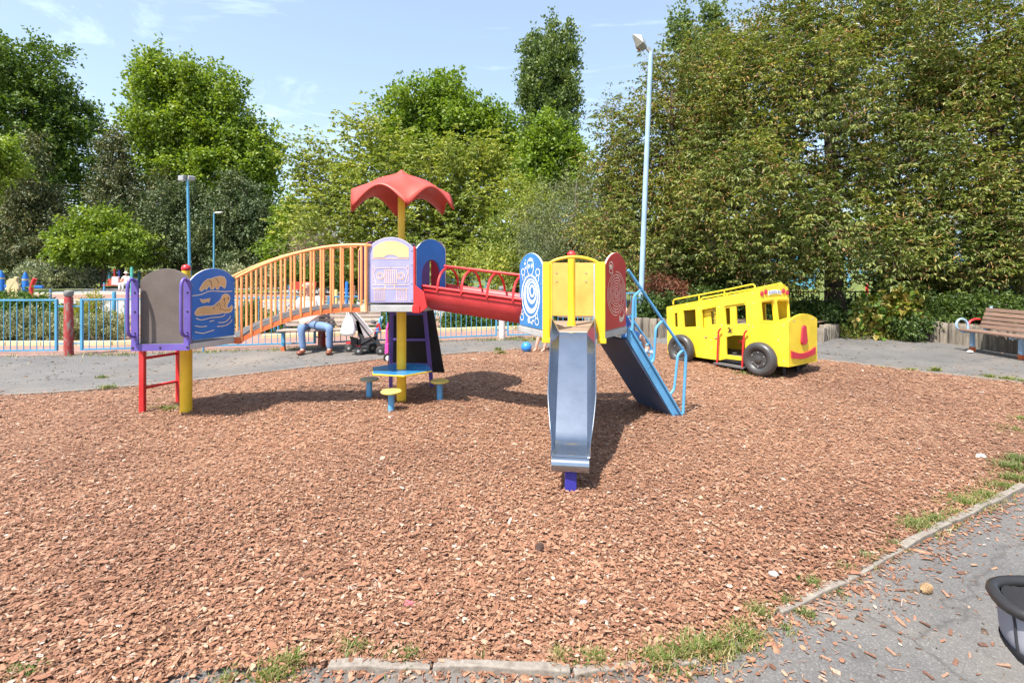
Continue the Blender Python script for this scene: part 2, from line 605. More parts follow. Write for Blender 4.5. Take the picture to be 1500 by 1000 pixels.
    b.inputs['Roughness'].default_value = 0.85
    bump(n, l, b, f, 0.5, 0.006)
    d['asphalt'] = m
    # lawn
    m, n, l, b = new_mat('lawn')
    v = coords(n, l)
    f = noise(n, l, v, 0.25, 5, 0.6)
    g2 = noise(n, l, v, 9, 5, 0.7)
    c = ramp(n, l, f, [(0.3, (0.085, 0.12, 0.022)), (0.6, (0.14, 0.16, 0.035)), (0.8, (0.20, 0.19, 0.06))])
    t = ramp(n, l, g2, [(0.3, (0.7, 0.75, 0.7)), (0.7, (1.2, 1.2, 1.1))])
    l.new(mixc(n, l, 1.0, c, t, 'MULTIPLY'), b.inputs['Base Color'])
    b.inputs['Roughness'].default_value = 0.95
    bump(n, l, b, g2, 0.8, 0.05)
    d['lawn'] = m
    # plaza: brick red with grey paved bands (bands of different slabs laid across it)
    def slab(name, a, c2, sx, sy):
        m, n, l, b = new_mat(name)
        v = coords(n, l)
        br = n.new('ShaderNodeTexBrick')
        br.inputs['Scale'].default_value = 1.0
        br.inputs['Brick Width'].default_value = sx; br.inputs['Row Height'].default_value = sy
        br.inputs['Mortar Size'].default_value = 0.006
        br.inputs['Color1'].default_value = (*a, 1); br.inputs['Color2'].default_value = (*c2, 1)
        br.inputs['Mortar'].default_value = (a[0] * .5, a[1] * .5, a[2] * .5, 1)
        l.new(v, br.inputs['Vector'])
        f = noise(n, l, v, 0.7, 4)
        t = ramp(n, l, f, [(0.3, (0.85, 0.85, 0.85)), (0.7, (1.12, 1.1, 1.08))])
        l.new(mixc(n, l, 1.0, br.outputs['Color'], t, 'MULTIPLY'), b.inputs['Base Color'])
        b.inputs['Roughness'].default_value = 0.9
        return m
    d['brick'] = slab('red_paving', (0.27, 0.155, 0.125), (0.31, 0.19, 0.155), 0.2, 0.1)
    d['grey'] = slab('grey_paving', (0.24, 0.235, 0.23), (0.30, 0.29, 0.28), 0.6, 0.4)
    # soil with leaf litter
    m, n, l, b = new_mat('soil')
    v = coords(n, l)
    f = noise(n, l, v, 14, 6, 0.7)
    l.new(ramp(n, l, f, [(0.3, (0.055, 0.038, 0.025)), (0.7, (0.17, 0.12, 0.08))]), b.inputs['Base Color'])
    b.inputs['Roughness'].default_value = 0.95
    bump(n, l, b, f, 0.9, 0.03)
    d['soil'] = m
    m, n, l, b = new_mat('edging_concrete')
    v = coords(n, l)
    f = noise(n, l, v, 26, 6, 0.7)
    l.new(ramp(n, l, f, [(0.25, (0.13, 0.105, 0.085)), (0.5, (0.215, 0.185, 0.155)), (0.75, (0.31, 0.275, 0.235))]), b.inputs['Base Color'])
    b.inputs['Roughness'].default_value = 0.92
    bump(n, l, b, f, 0.7, 0.008)
    d['edge'] = m
    return d
GM = ground_mats()
LOGW = wood_mat('weathered_log', (0.085, 0.070, 0.053), (0.285, 0.245, 0.195), (14, 14, 1.4))
SLATB = wood_mat('brown_slat', (0.15, 0.085, 0.06), (0.25, 0.16, 0.12), (4, 4, 24))
SLATG = wood_mat('greyed_slat', (0.27, 0.20, 0.165), (0.40, 0.32, 0.27), (3, 18, 18))
BARK = bark_mat('bark_dark', (0.035, 0.027, 0.020), (0.12, 0.09, 0.065))
BARKG = bark_mat('bark_grey', (0.06, 0.05, 0.04), (0.20, 0.17, 0.14))

# ------------------------------------------------------------------ setting: ground, path, plaza, mulch
def polysheet(name, pts, z, mat, kind='structure'):
    me = bpy.data.meshes.new(name)
    tris = tessellate_polygon([[Vector((p[0], p[1], 0)) for p in pts]])
    me.from_pydata([(p[0], p[1], z) for p in pts], [], [tuple(t) for t in tris])
    bm = bmesh.new(); bm.from_mesh(me)
    bmesh.ops.recalc_face_normals(bm, faces=bm.faces)
    for f in bm.faces:
        if f.normal.z < 0: f.normal_flip()
    bm.to_mesh(me); bm.free()
    o = link_mesh(name, me, mat)
    o['kind'] = kind
    return o

def terrain_h(x, y):
    """lawn height: level near the path, rising gently towards the far trees"""
    y0 = np.where(x < -5, 44.0, np.where(x > 3, 24.0, 44.0 - (x + 5) / 8 * 20.0))
    return np.clip((y - y0) * 0.105, 0, 2.4) - 0.03

def make_lawn():
    xs = np.concatenate([np.linspace(-900, -80, 12), np.linspace(-70, 70, 71), np.linspace(80, 900, 12)])
    ys = np.concatenate([np.linspace(-60, 8, 6), np.linspace(10, 90, 61), np.linspace(100, 1500, 14)])
    X, Yv = np.meshgrid(xs, ys)
    Z = terrain_h(X, Yv) + np.where(Yv > 30, 0.06 * np.sin(X * 0.4) * np.sin(Yv * 0.3), 0)
    V = np.stack([X.ravel(), Yv.ravel(), Z.ravel()], 1)
    nx, ny = len(xs), len(ys)
    i, j = np.meshgrid(np.arange(nx - 1), np.arange(ny - 1))
    a = (j * nx + i).ravel()
    Fq = np.stack([a, a + 1, a + nx + 1, a + nx], 1)
    o = np_mesh('lawn', V, Fq, GM['lawn'], smooth=True)
    o['kind'] = 'structure'
make_lawn()

FENCE = [(-14.5, 9.35), (-9.8, 9.72), (-7.3, 10.0), (-4.9, 10.55), (-1.57, 11.75), (0.3, 12.15), (3.2, 12.55)]
WALL = [(1.9, 12.75), (3.75, 12.3), (5.4, 12.0), (7.03, 11.68), (8.44, 13.0), (9.3, 12.3), (9.75, 11.3), (9.98, 10.0), (10.1, 8.6), (10.4, 6.5), (11.2, 4.0)]
# plaza beyond the blue fence
polysheet('plaza', [(-70, 8.5), (-14.5, 9.1), (-9.8, 9.5), (-7.3, 9.8), (-4.9, 10.35), (-1.57, 11.55), (.3, 12.0), (3.0, 14.0), (1.5, 25.0), (-6.5, 45.0), (-70, 47.0)], -0.012, GM['brick'])
polysheet('grey_paving_band', [(-60, 20.5), (-2.5, 17.8), (0.4, 15.6), (1.8, 15.8), (0.5, 21.5), (-4.5, 25.5), (-60, 28)], -0.008, GM['grey'])
polysheet('far_grey_paving_band', [(-60, 33.5), (-7.5, 33), (-7.2, 42.5), (-60, 43.5)], -0.008, GM['grey'])
for k, pl in enumerate([[(-60, 32.6), (-7.5, 32.2), (-7.5, 32.9), (-60, 33.3)], [(-60, 28.2), (-4.5, 25.7), (0.5, 21.7), (0.6, 22.0), (-4.4, 26.3), (-60, 28.8)]]):
    polysheet('pale_paving_line', pl, -0.005, KERBY)
# asphalt path all round the mulch
polysheet('path', [(-16, -6), (16, -6), (16, 3), (11.3, 4.0)] + WALL[::-1][1:] + [(1.9, 12.5)] + FENCE[::-1][1:] + [(-16, 9.2)], 0.0, GM['asphalt'])

near_px = [(1500, 715), (1425, 752), (1350, 789), (1240, 851), (1130, 906), (1060, 950), (980, 985), (860, 988), (750, 983), (620, 978), (480, 978), (330, 990), (160, 1010), (-60, 1040)]
EDGE = [G(*p) for p in near_px]
far_px = [(-900, 760), (-900, 640), (-500, 600), (-150, 588), (0, 581), (100, 575), (170, 569), (300, 557), (400, 545), (500, 534), (560, 527), (640, 521), (700, 516), (760, 511), (830, 507), (920, 504), (1000, 504), (1100, 512), (1200, 527), (1350, 545), (1500, 562), (1640, 590), (1720, 622), (1690, 650), (1600, 680)]
MULCH = [(p.x, p.y) for p in catmull([(e.x, e.y, 0) for e in EDGE], 4)] + [(G(*p).x, G(*p).y) for p in far_px]
MP = np.array(MULCH)

def inside(P, poly=MP):
    x, y = P[:, 0], P[:, 1]
    r = np.zeros(len(P), bool)
    j = len(poly) - 1
    for i in range(len(poly)):
        xi, yi, xj, yj = poly[i][0], poly[i][1], poly[j][0], poly[j][1]
        c = ((yi > y) != (yj > y)) & (x < (xj - xi) * (y - yi) / (yj - yi + 1e-12) + xi)
        r ^= c
        j = i
    return r

def edge_dist(P, poly=MP):
    d = np.full(len(P), 1e9)
    for i in range(len(poly)):
        a = poly[i]; b = poly[(i + 1) % len(poly)]
        ab = b - a; L = (ab ** 2).sum() + 1e-12
        t = np.clip(((P - a) @ ab) / L, 0, 1)
        q = a + t[:, None] * ab
        d = np.minimum(d, np.hypot(*(P - q).T))
    return d

def mulch_h(x, y):
    return 0.012 + 0.018 * np.sin(x * 1.7 + 0.6 * y) * np.sin(y * 1.3 - 0.4 * x) + 0.009 * np.sin(x * 5.1 + 1) * np.sin(y * 4.3 + 2)

def make_mulch():
    st = 0.12
    xs = np.arange(MP[:, 0].min() - st, MP[:, 0].max() + st, st)
    ys = np.arange(MP[:, 1].min() - st, MP[:, 1].max() + st, st)
    X, Yv = np.meshgrid(xs, ys)
    P = np.stack([X.ravel(), Yv.ravel()], 1)
    ins = inside(P)
    ed = edge_dist(P) * np.where(ins, 1, -1)
    keep = ed > -st * 1.5
    fall = np.clip(ed / 0.25, -1, 1)
    Z = np.where(ed > 0, 0.006 + (mulch_h(P[:, 0], P[:, 1]) + 0.012) * np.clip(ed / 0.3, 0, 1), -0.03)
    V = np.stack([P[:, 0], P[:, 1], Z], 1)
    nx, ny = len(xs), len(ys)
    i, j = np.meshgrid(np.arange(nx - 1), np.arange(ny - 1))
    a = (j * nx + i).ravel()
    Fq = np.stack([a, a + 1, a + nx + 1, a + nx], 1)
    Fq = Fq[keep[Fq].all(1)]
    used = np.unique(Fq)
    remap = -np.ones(len(V), int); remap[used] = np.arange(len(used))
    o = np_mesh('bark_mulch', V[used], remap[Fq], GM['mulch'], smooth=True)
    o['kind'] = 'structure'
make_mulch()

# ------------------------------------------------------------------ loose bark chips
def chip_mesh(P, L, Wd, thick, rng, tilt=0.35):
    """P (n,3) centres; irregular little slabs with five faces"""
    n = len(P)
    th = rng.uniform(0, 2 * PI, n)
    ca, sa = np.cos(th), np.sin(th)
    ax = np.stack([ca, sa, rng.normal(0, tilt, n)], 1); ax /= np.linalg.norm(ax, axis=1)[:, None]
    up = np.stack([rng.normal(0, tilt, n), rng.normal(0, tilt, n), np.ones(n)], 1)
    sd_ = np.cross(up, ax); sd_ /= np.linalg.norm(sd_, axis=1)[:, None]
    nn = np.cross(ax, sd_)
    def q(fx, fy):
        return P + ax * (L * fx * rng.uniform(0.7, 1.15, n))[:, None] * 0.5 + sd_ * (Wd * fy * rng.uniform(0.6, 1.2, n))[:, None] * 0.5
    c = [q(-1, -1), q(1, -0.8), q(1, 0.8), q(-1, 1)]
    top = [v + nn * (thick * rng.uniform(0.6, 1.2, n))[:, None] for v in c]
    bot = [v - nn * (thick * 0.5)[:, None] * 0 - np.array([0, 0, 1]) * (thick)[:, None] for v in c]
    V = np.stack(top + bot, 1).reshape(-1, 3)
    b = (np.arange(n) * 8)[:, None]
    fs = [(0, 1, 2, 3), (0, 4, 5, 1), (1, 5, 6, 2), (2, 6, 7, 3), (3, 7, 4, 0)]
    Fq = np.concatenate([b + np.array(f)[None] for f in fs], 0)
    return V, Fq

def scatter(n, x0, x1, y0, y1, rng):
    return np.stack([rng.uniform(x0, x1, n), rng.uniform(y0, y1, n)], 1)

def make_chips():
    rng = np.random.default_rng(3)
    VS, FS, base = [], [], 0
    def put(P, L, Wd, T, tilt):
        nonlocal base
        V, Fq = chip_mesh(P, L, Wd, T, rng, tilt)
        VS.append(V); FS.append(Fq + base); base += len(V)
    def flake(P, L, Wd, tilt, thick=False):
        nonlocal base
        n = len(P)
        t_ = rng.uniform(0, 2 * PI, n)
        ax = np.stack([np.cos(t_), np.sin(t_), rng.normal(0, tilt, n)], 1); ax /= np.linalg.norm(ax, axis=1)[:, None]
        up = np.stack([rng.normal(0, tilt, n), rng.normal(0, tilt, n), np.ones(n)], 1)
        s_ = np.cross(up, ax); s_ /= np.linalg.norm(s_, axis=1)[:, None]
        nn = np.cross(ax, s_)
        u = lambda: rng.uniform(.6, 1.15, n)
        k = 6 if thick else 4
        vs = []
        lift = rng.uniform(-.10, .16, n)
        for q in range(k):
            t = 2 * PI * q / k
            cx, cy = math.cos(t) * .5, math.sin(t) * .5
            vs.append(P + ax * (L * (cx + (0 if thick else rng.uniform(-.15, .15))) * u())[:, None] + s_ * (Wd * cy * u())[:, None] + nn * (Wd * abs(cy) * lift * 2)[:, None])
        VS.append(np.stack(vs, 1).reshape(-1, 3))
        i_ = (np.arange(n) * k)[:, None]
        tri = ((0, 1, 5), (1, 2, 4), (1, 4, 5), (2, 3, 4)) if thick else ((0, 1, 2), (0, 2, 3))
        FS.append(np.concatenate([i_ + np.array([t]) for t in tri], 0) + base)
        base += k * n
    # (y range, chips per square metre, size factor)
    for y0, y1, dens, sf in ((1.85, 2.7, 9000, .72), (2.7, 3.6, 7800, .75), (3.6, 4.8, 5800, .80), (4.8, 6.5, 3100, .92), (6.5, 9.0, 1250, 1.18), (9.0, 12.5, 460, 1.5)):
        xw = y1 * 1.06 + 1.6
        n = int(dens * 2 * xw * (y1 - y0))
        P = scatter(n, -xw, xw, y0, y1, rng)
        P = P[(np.abs(P[:, 0]) < P[:, 1] * 1.06 + 0.2) | (rng.random(len(P)) < .38)]
        ins = inside(P)
        ed = edge_dist(P)
        spill = (~ins) & (rng.random(len(P)) < 0.75 * np.exp(-ed / 0.09) + 0.004 * (P[:, 1] < 5))
        k = ins | spill
        P, ins = P[k], ins[k]
        ed = ed[k]
        m = len(P)
        z = np.where(ins, 0.010 + (mulch_h(P[:, 0], P[:, 1]) + 0.012) * np.clip(ed / 0.3, 0, 1), 0.003) + rng.uniform(0, 0.014, m) * ins + 0.006 * np.exp(-ed / .05) * (P[:, 1] < 4)
        kind = rng.random(m)
        L = rng.lognormal(math.log(0.026), 0.45, m) * sf
        Wd = np.minimum(L * rng.uniform(0.25, 0.75, m), 0.026 * sf)
        sl = kind < 0.4                          # thin splinters
        L[sl] *= 1.5; Wd[sl] = rng.uniform(0.002, 0.006, sl.sum()) * sf
        bigc = kind > 0.982
        L[bigc] *= 1.9; Wd[bigc] *= 1.6
        L = np.minimum(L, 0.12)
        T = rng.uniform(0.002, 0.005, m) * (0.8 + 0.2 * sf)
        PP = np.column_stack([P, z])
        tb = (rng.random(m) < .10) & (P[:, 1] < 4)
        if tb.any(): put(PP[tb], L[tb], Wd[tb], T[tb], 0.22)
        PP[:, 2] += .004
        flake(PP[~tb], L[~tb] * 1.08, Wd[~tb] * 1.25, 0.15 if y0 < 3.5 else 0.13, y0 < 3.5)
    FS = [np.concatenate([f[:, [0, 1, 2]], f[:, [0, 2, 3]]]) if f.shape[1] == 4 else f for f in FS]
    o = np_mesh('bark_chips', np.concatenate(VS), np.concatenate(FS), GM['chip'])
    tag(o, 'loose reddish brown bark chips covering the play area', 'bark mulch', None, 'stuff')
make_chips()

def loose_chips():
    rng = np.random.default_rng(21)
    protos = []
    for k in range(7):
        V, Fq = chip_mesh(np.zeros((1, 3)) + [0, 0, 0.006], np.array([rng.uniform(0.030, 0.055)]), np.array([rng.uniform(0.010, 0.024)]), np.array([0.004]), rng, 0.14)
        V = V + rng.normal(0, .0022, V.shape) * [1, 1, .5]; V[:, 2] = np.maximum(V[:, 2], .001)
        me = bpy.data.meshes.new('bark_chip')
        me.from_pydata(V.tolist(), [], Fq.tolist())
        me.materials.append(GM['loose_chip'])
        protos.append(me)
    pts = [(1180, 940), (1210, 965), (1235, 905), (1263, 872), (1290, 880), (1310, 898), (1340, 905), (1355, 915), (1393, 927), (1318, 865), (1280, 930), (1250, 960), (1225, 985), (1290, 990), (1330, 975), (1360, 990), (1420, 960), (1433, 988), (1454, 944), (1440, 945), (1400, 970), (1375, 850), (1420, 815), (1478, 845), (1445, 870), (1410, 790), (1390, 810), (1460, 790), (1355, 835), (1385, 870), (1205, 995), (1160, 985), (1320, 940), (1345, 950), (1240, 935), (1275, 960), (1305, 955), (1470, 975), (1385, 990), (1430, 895), (1408, 840), (1450, 765), (1475, 752), (1340, 868), (1190, 915)]
    for i, (px, py) in enumerate(pts):
        p = G(px, py)
        o = bpy.data.objects.new('bark_chip', protos[i % 7])
        s = rng.uniform(0.4, 1.0)
        o.location = (p.x, p.y, 0.0); o.rotation_euler = (0, 0, rng.uniform(0, 6.28)); o.scale = (s, s, s)
        COL.objects.link(o)
        tag(o, 'loose reddish bark chip lying on the bare grey asphalt', 'bark chip', 'bark chips strewn over the asphalt')
loose_chips()

LITTER = leaf_mat('litter_crumb', [(0.05, 0.035, 0.025), (0.10, 0.065, 0.045), (0.20, 0.12, 0.075), (0.30, 0.24, 0.19)], .05)
def path_litter():
    """leaf crumbs, twigs and pale specks trodden over the asphalt"""
    rng = np.random.default_rng(31)
    P = np.concatenate([scatter(2600, -12, 0.5, 7.2, 12.2, rng), scatter(1500, 5, 11, 6.5, 12.6, rng), scatter(700, .8, 4.5, 1.7, 4.4, rng)])
    poly = np.array([(-16, 9.2)] + FENCE[1:] + [(3.2, 12.3)] + [(x - .1, y - .1) for x, y in WALL[1:]] + [(11.2, 0), (-16, 0)])
    P = P[inside(P, poly) & ~inside(P)]
    dens = np.sin(P[:, 0] * 1.3 + 1) * np.sin(P[:, 1] * 2.1) + rng.normal(0, .7, len(P))
    P = P[dens > 0.05]
    m = len(P)
    L = rng.lognormal(math.log(.020), .5, m) * np.clip(P[:, 1] / 7, .5, 1.3); Wd = L * rng.uniform(.25, .8, m)
    V, Fq = chip_mesh(np.column_stack([P, np.full(m, .004)]), np.minimum(L, .09), np.minimum(Wd, .05), np.full(m, .003), rng, .1)
    tag(np_mesh('path_litter', V, Fq, LITTER), 'crumbs of bark and dead leaf trodden over the asphalt path', 'leaf litter', None, 'stuff')
path_litter()

# edging strips round the bed
def edging():
    root = thing('path_edging', 'low weathered concrete edging strip between bark mulch and asphalt', 'edging', (0, 0, 0))
    root['kind'] = 'structure'
    pts = catmull([(e.x, e.y, 0) for e in EDGE[:11]], 10)
    # resample every ~0.5 m
    segs = []
    cur = [pts[0]]; acc = 0
    for a, b in zip(pts[:-1], pts[1:]):
        cur.append(b); acc += (b - a).length
        if acc > 0.55:
            segs.append(cur); cur = [b]; acc = 0
    segs.append(cur)
    rnd = random.Random(5)
    for k, sg in enumerate(segs):
        if len(sg) < 2: continue
        a, b = sg[0], sg[-1]
        mid = (a + b) / 2
        drop = 0.0
        if 1.0 < mid.x / mid.y * 0 + 0 : pass
        pxm = 750 + mid.x / mid.y * F
        if pxm < 1000 and mid.y < 2.4: drop = rnd.uniform(.006, .016)
        if 985 < pxm < 1125 and mid.y < 2.6: drop = 0.035      # grown over here
        z = rnd.uniform(0.030, 0.040) - drop - (0.012 if rnd.random() < .2 else 0)
        d = (b - a).normalized()
        mb = MB()
        L = (b - a).length - 0.012
        n = 5
        per = Vector((-d.y, d.x, 0))
        vs, fs = [], []
        for i in range(n + 1):
            p = mid + d * (i / n - 0.5) * L
            wv = 0.0225 + rnd.uniform(-0.004, 0.004)
            zz = z + rnd.uniform(-0.006, 0.004)
            vs += [p + per * wv + Vector((0, 0, zz)), p - per * wv + Vector((0, 0, zz)), p - per * wv + Vector((0, 0, -0.06)), p + per * wv + Vector((0, 0, -0.06))]
        for i in range(n):
            for q in range(4):
                q2 = (q + 1) % 4
                fs.append((i * 4 + q, i * 4 + q2, (i + 1) * 4 + q2, (i + 1) * 4 + q))
        fs += [(0, 1, 2, 3), tuple(n * 4 + i for i in (3, 2, 1, 0))]
        mb.add(vs, fs).build('edging_stone', GM['edge'], root, bevel=0.006)
    far = [G(*p) for p in far_px[4:13]]
    pts = catmull([(e.x, e.y, 0) for e in far], 4)
    for a, b in zip(pts[:-1], pts[1:]):
        MB().bar(a + Vector((0, 0, 0.0)), b + Vector((0, 0, 0.0)), 0.05, 0.06).build('edging_stone', GM['edge'], root)
    pts = catmull([(G(*p).x, G(*p).y, 0) for p in far_px[18:22]], 5)
    for a, b in zip(pts[:-1], pts[1:]):
        MB().bar(a, b, 0.05, 0.05).build('edging_stone', GM['edge'], root)
edging()

# ------------------------------------------------------------------ grass tufts and weeds
GRASS = leaf_mat('grass_blade', [(0.06, 0.115, 0.014), (0.10, 0.165, 0.025), (0.15, 0.19, 0.045), (0.27, 0.24, 0.12), (0.34, 0.27, 0.15)], 0.3)
def make_grass():
    rng = np.random.default_rng(9)
    B = []
    def clump(px, py, wpx, n, h, ratio=0.35):
        c = G(px, py)
        w = wpx / F * c.y
        n = int(n * 1.9); h = h * .62
        x = c.x + rng.normal(0, w * 0.6, n) * rng.uniform(.3, 1.3, n); y = c.y + rng.normal(0, max(0.035, w * ratio), n) * rng.uniform(.3, 1.5, n)
        B.append(np.stack([x, y, np.zeros(n), h * rng.uniform(0.45, 1.25, n)], 1))
    for a in [(1110, 903, 18, 130, .05), (1095, 935, 26, 170, .045), (1060, 955, 30, 200, .05), (1020, 955, 36, 300, .055), (965, 972, 40, 330, .055), (1005, 965, 30, 200, .05), (870, 972, 22, 140, .045), (820, 968, 16, 90, .045), (600, 965, 14, 80, .045), (705, 965, 8, 30, .03), (515, 955, 26, 130, .045), (400, 990, 26, 220, .055), (430, 975, 22, 110, .05), (330, 998, 14, 60, .04),
              (80, 920, 12, 60, .04), (110, 950, 14, 60, .04), (30, 990, 26, 120, .045), (55, 985, 14, 60, .04), (1190, 860, 14, 90, .045), (1180, 900, 14, 80, .04), (1270, 822, 12, 60, .04), (1345, 775, 32, 380, .055), (1372, 766, 26, 260, .05), (1415, 740, 34, 400, .055), (1445, 730, 28, 300, .05), (1395, 756, 24, 160, .04), (1465, 716, 26, 240, .05), (1485, 705, 22, 260, .06), (1310, 800, 16, 80, .035), (1240, 838, 16, 70, .035), (1150, 885, 18, 90, .035), (1085, 935, 30, 160, .04), (1300, 815, 10, 40, .035),
              (1480, 690, 24, 320, .09), (1495, 680, 20, 250, .10), (1460, 640, 14, 90, .06), (1480, 634, 20, 170, .07), (1495, 618, 14, 100, .07), (1440, 642, 8, 40, .05), (1470, 655, 12, 60, .05), (250, 603, 12, 110, .10), (225, 600, 10, 40, .05), (232, 590, 8, 30, .05), (158, 570, 9, 90, .09), (150, 553, 10, 50, .06), (1370, 543, 8, 70, .10), (1335, 543, 10, 60, .07), (1450, 553, 8, 60, .09), (1475, 556, 12, 90, .09), (1497, 560, 6, 40, .09), (1290, 540, 6, 30, .06), (735, 520, 6, 60, .12), (730, 513, 5, 40, .1), (1125, 550, 26, 150, .07), (1090, 548, 20, 90, .06), (790, 498, 12, 60, .08), (770, 499, 12, 60, .07), (1150, 920, 12, 40, .03), (1230, 870, 10, 30, .03), (775, 618, 6, 30, .03), (1395, 600, 8, 20, .03), (570, 965, 8, 30, .03)]:
        clump(*a)
    # strip of weeds along the fence foot and the wall foot
    for poly, m, h in ((FENCE, 2200, .07), (WALL[4:9], 700, .12)):
        for a, b in zip(poly[:-1], poly[1:]):
            L = math.hypot(b[0] - a[0], b[1] - a[1])
            k = int(m * L / 12)
            t = rng.random(k)
            keep = (np.sin(t * L * 2.1 + a[0]) + rng.normal(0, .6, k)) > 0.1
            t = t[keep]; k = len(t)
            x = a[0] + (b[0] - a[0]) * t + rng.normal(0, .07, k); y = a[1] + (b[1] - a[1]) * t + rng.normal(-.16, .08, k)
            B.append(np.stack([x, y, np.zeros(k), h * rng.uniform(.4, 1.3, k)], 1))
    B = np.concatenate(B)
    B[:, 2] = np.where(inside(B[:, :2]), 0.015, 0.0)
    n = len(B)
    th = rng.uniform(0, 2 * PI, n)
    lean = rng.uniform(0.3, 1.7, n) * B[:, 3]
    d = np.stack([np.cos(th), np.sin(th), np.zeros(n)], 1)
    s = np.stack([-np.sin(th), np.cos(th), np.zeros(n)], 1) * rng.uniform(0.0009, 0.0026, n)[:, None] * (0.6 + B[:, 1] / 5)[:, None]
    b0 = B[:, :3]
    z = np.array([0, 0, 1.0])
    mid = b0 + d * (lean * .35)[:, None] + z * (B[:, 3] * .65)[:, None]
    tip = b0 + d * lean[:, None] + z * (B[:, 3])[:, None]
    V = np.stack([b0 - s, b0 + s, mid + s, mid - s, tip], 1).reshape(-1, 3)
    b = (np.arange(n) * 5)[:, None]
    Fq = np.concatenate([b + np.array([[0, 1, 2]]), b + np.array([[0, 2, 3]]), b + np.array([[3, 2, 4]])], 0)
    o = np_mesh('grass_tufts', V, Fq, GRASS)
    tag(o, 'green grass tufts and weeds along the edges of the mulch', 'grass', None, 'stuff')
make_grass()

# ------------------------------------------------------------------ vegetation
def unit(v): return v / (np.linalg.norm(v, axis=1)[:, None] + 1e-9)

def leaf_faces(P, D, L, Wd, rng, up=0.8, fold=0.18, curl=0.12):
    n = len(P)
    D = unit(D)
    N = rng.normal(0, 0.6, (n, 3)); N[:, 2] += up
    N = unit(N - D * (N * D).sum(1)[:, None])
    S = np.cross(D, N)
    mid = P + D * (L * 0.48)[:, None]
    a = mid + S * (Wd / 2)[:, None] + N * (Wd * fold)[:, None]
    b = mid - S * (Wd / 2)[:, None] + N * (Wd * fold)[:, None]
    tip = P + D * L[:, None] - N * (L * curl)[:, None]
    V = np.stack([P, a, tip, b], 1).reshape(-1, 3)
    i = (np.arange(n) * 4)[:, None]
    Fq = np.concatenate([i + np.array([[0, 1, 2]]), i + np.array([[0, 2, 3]])], 0)
    return V, Fq

def pnoise(P, s, ph):
    return (np.sin(P[:, 0] * s + ph) + np.sin(P[:, 1] * s * 1.13 + ph * 1.7) + np.sin(P[:, 2] * s * 0.91 + ph * 2.3)
            + 0.6 * np.sin((P[:, 0] + P[:, 2]) * s * 1.9 + ph * 3.1) + 0.6 * np.sin((P[:, 1] - P[:, 2]) * s * 2.1 + ph * .7)) / 3.2

def crown_twigs(blobs, n, rng, shell=0.5, lump=0.22, gap=0.25, gap_s=1.1, low_cut=None):
    B = np.array(blobs)
    w = (B[:, 3] * B[:, 4] + B[:, 4] * B[:, 5] + B[:, 3] * B[:, 5]); w = w / w.sum()
    k = rng.choice(len(B), n, p=w)
    d = unit(rng.normal(0, 1, (n, 3)))
    ph = rng.uniform(0, 6.28, (len(B), 3))
    f = 1 + lump * (np.sin(d[:, 0] * 4.3 + ph[k, 0]) * np.sin(d[:, 1] * 4.9 + ph[k, 1]) + 0.6 * np.sin(d[:, 2] * 6.1 + ph[k, 2]) + 0.35 * np.sin(d[:, 0] * 11 + d[:, 2] * 9 + ph[k, 1]))
    r = (1 - shell * rng.random(n) ** 1.5) * f
    C = B[k, :3] + d * r[:, None] * B[k, 3:6]
    keep = pnoise(C, gap_s, ph[0, 0]) > -1 + gap * 2 - 0.62
    for b in range(len(B)):
        q = np.linalg.norm((C - B[b, :3]) / B[b, 3:6], axis=1)
        keep &= ~((q < 0.5) & (k != b))
    if low_cut is not None: keep &= C[:, 2] > low_cut
    return C[keep], d[keep]

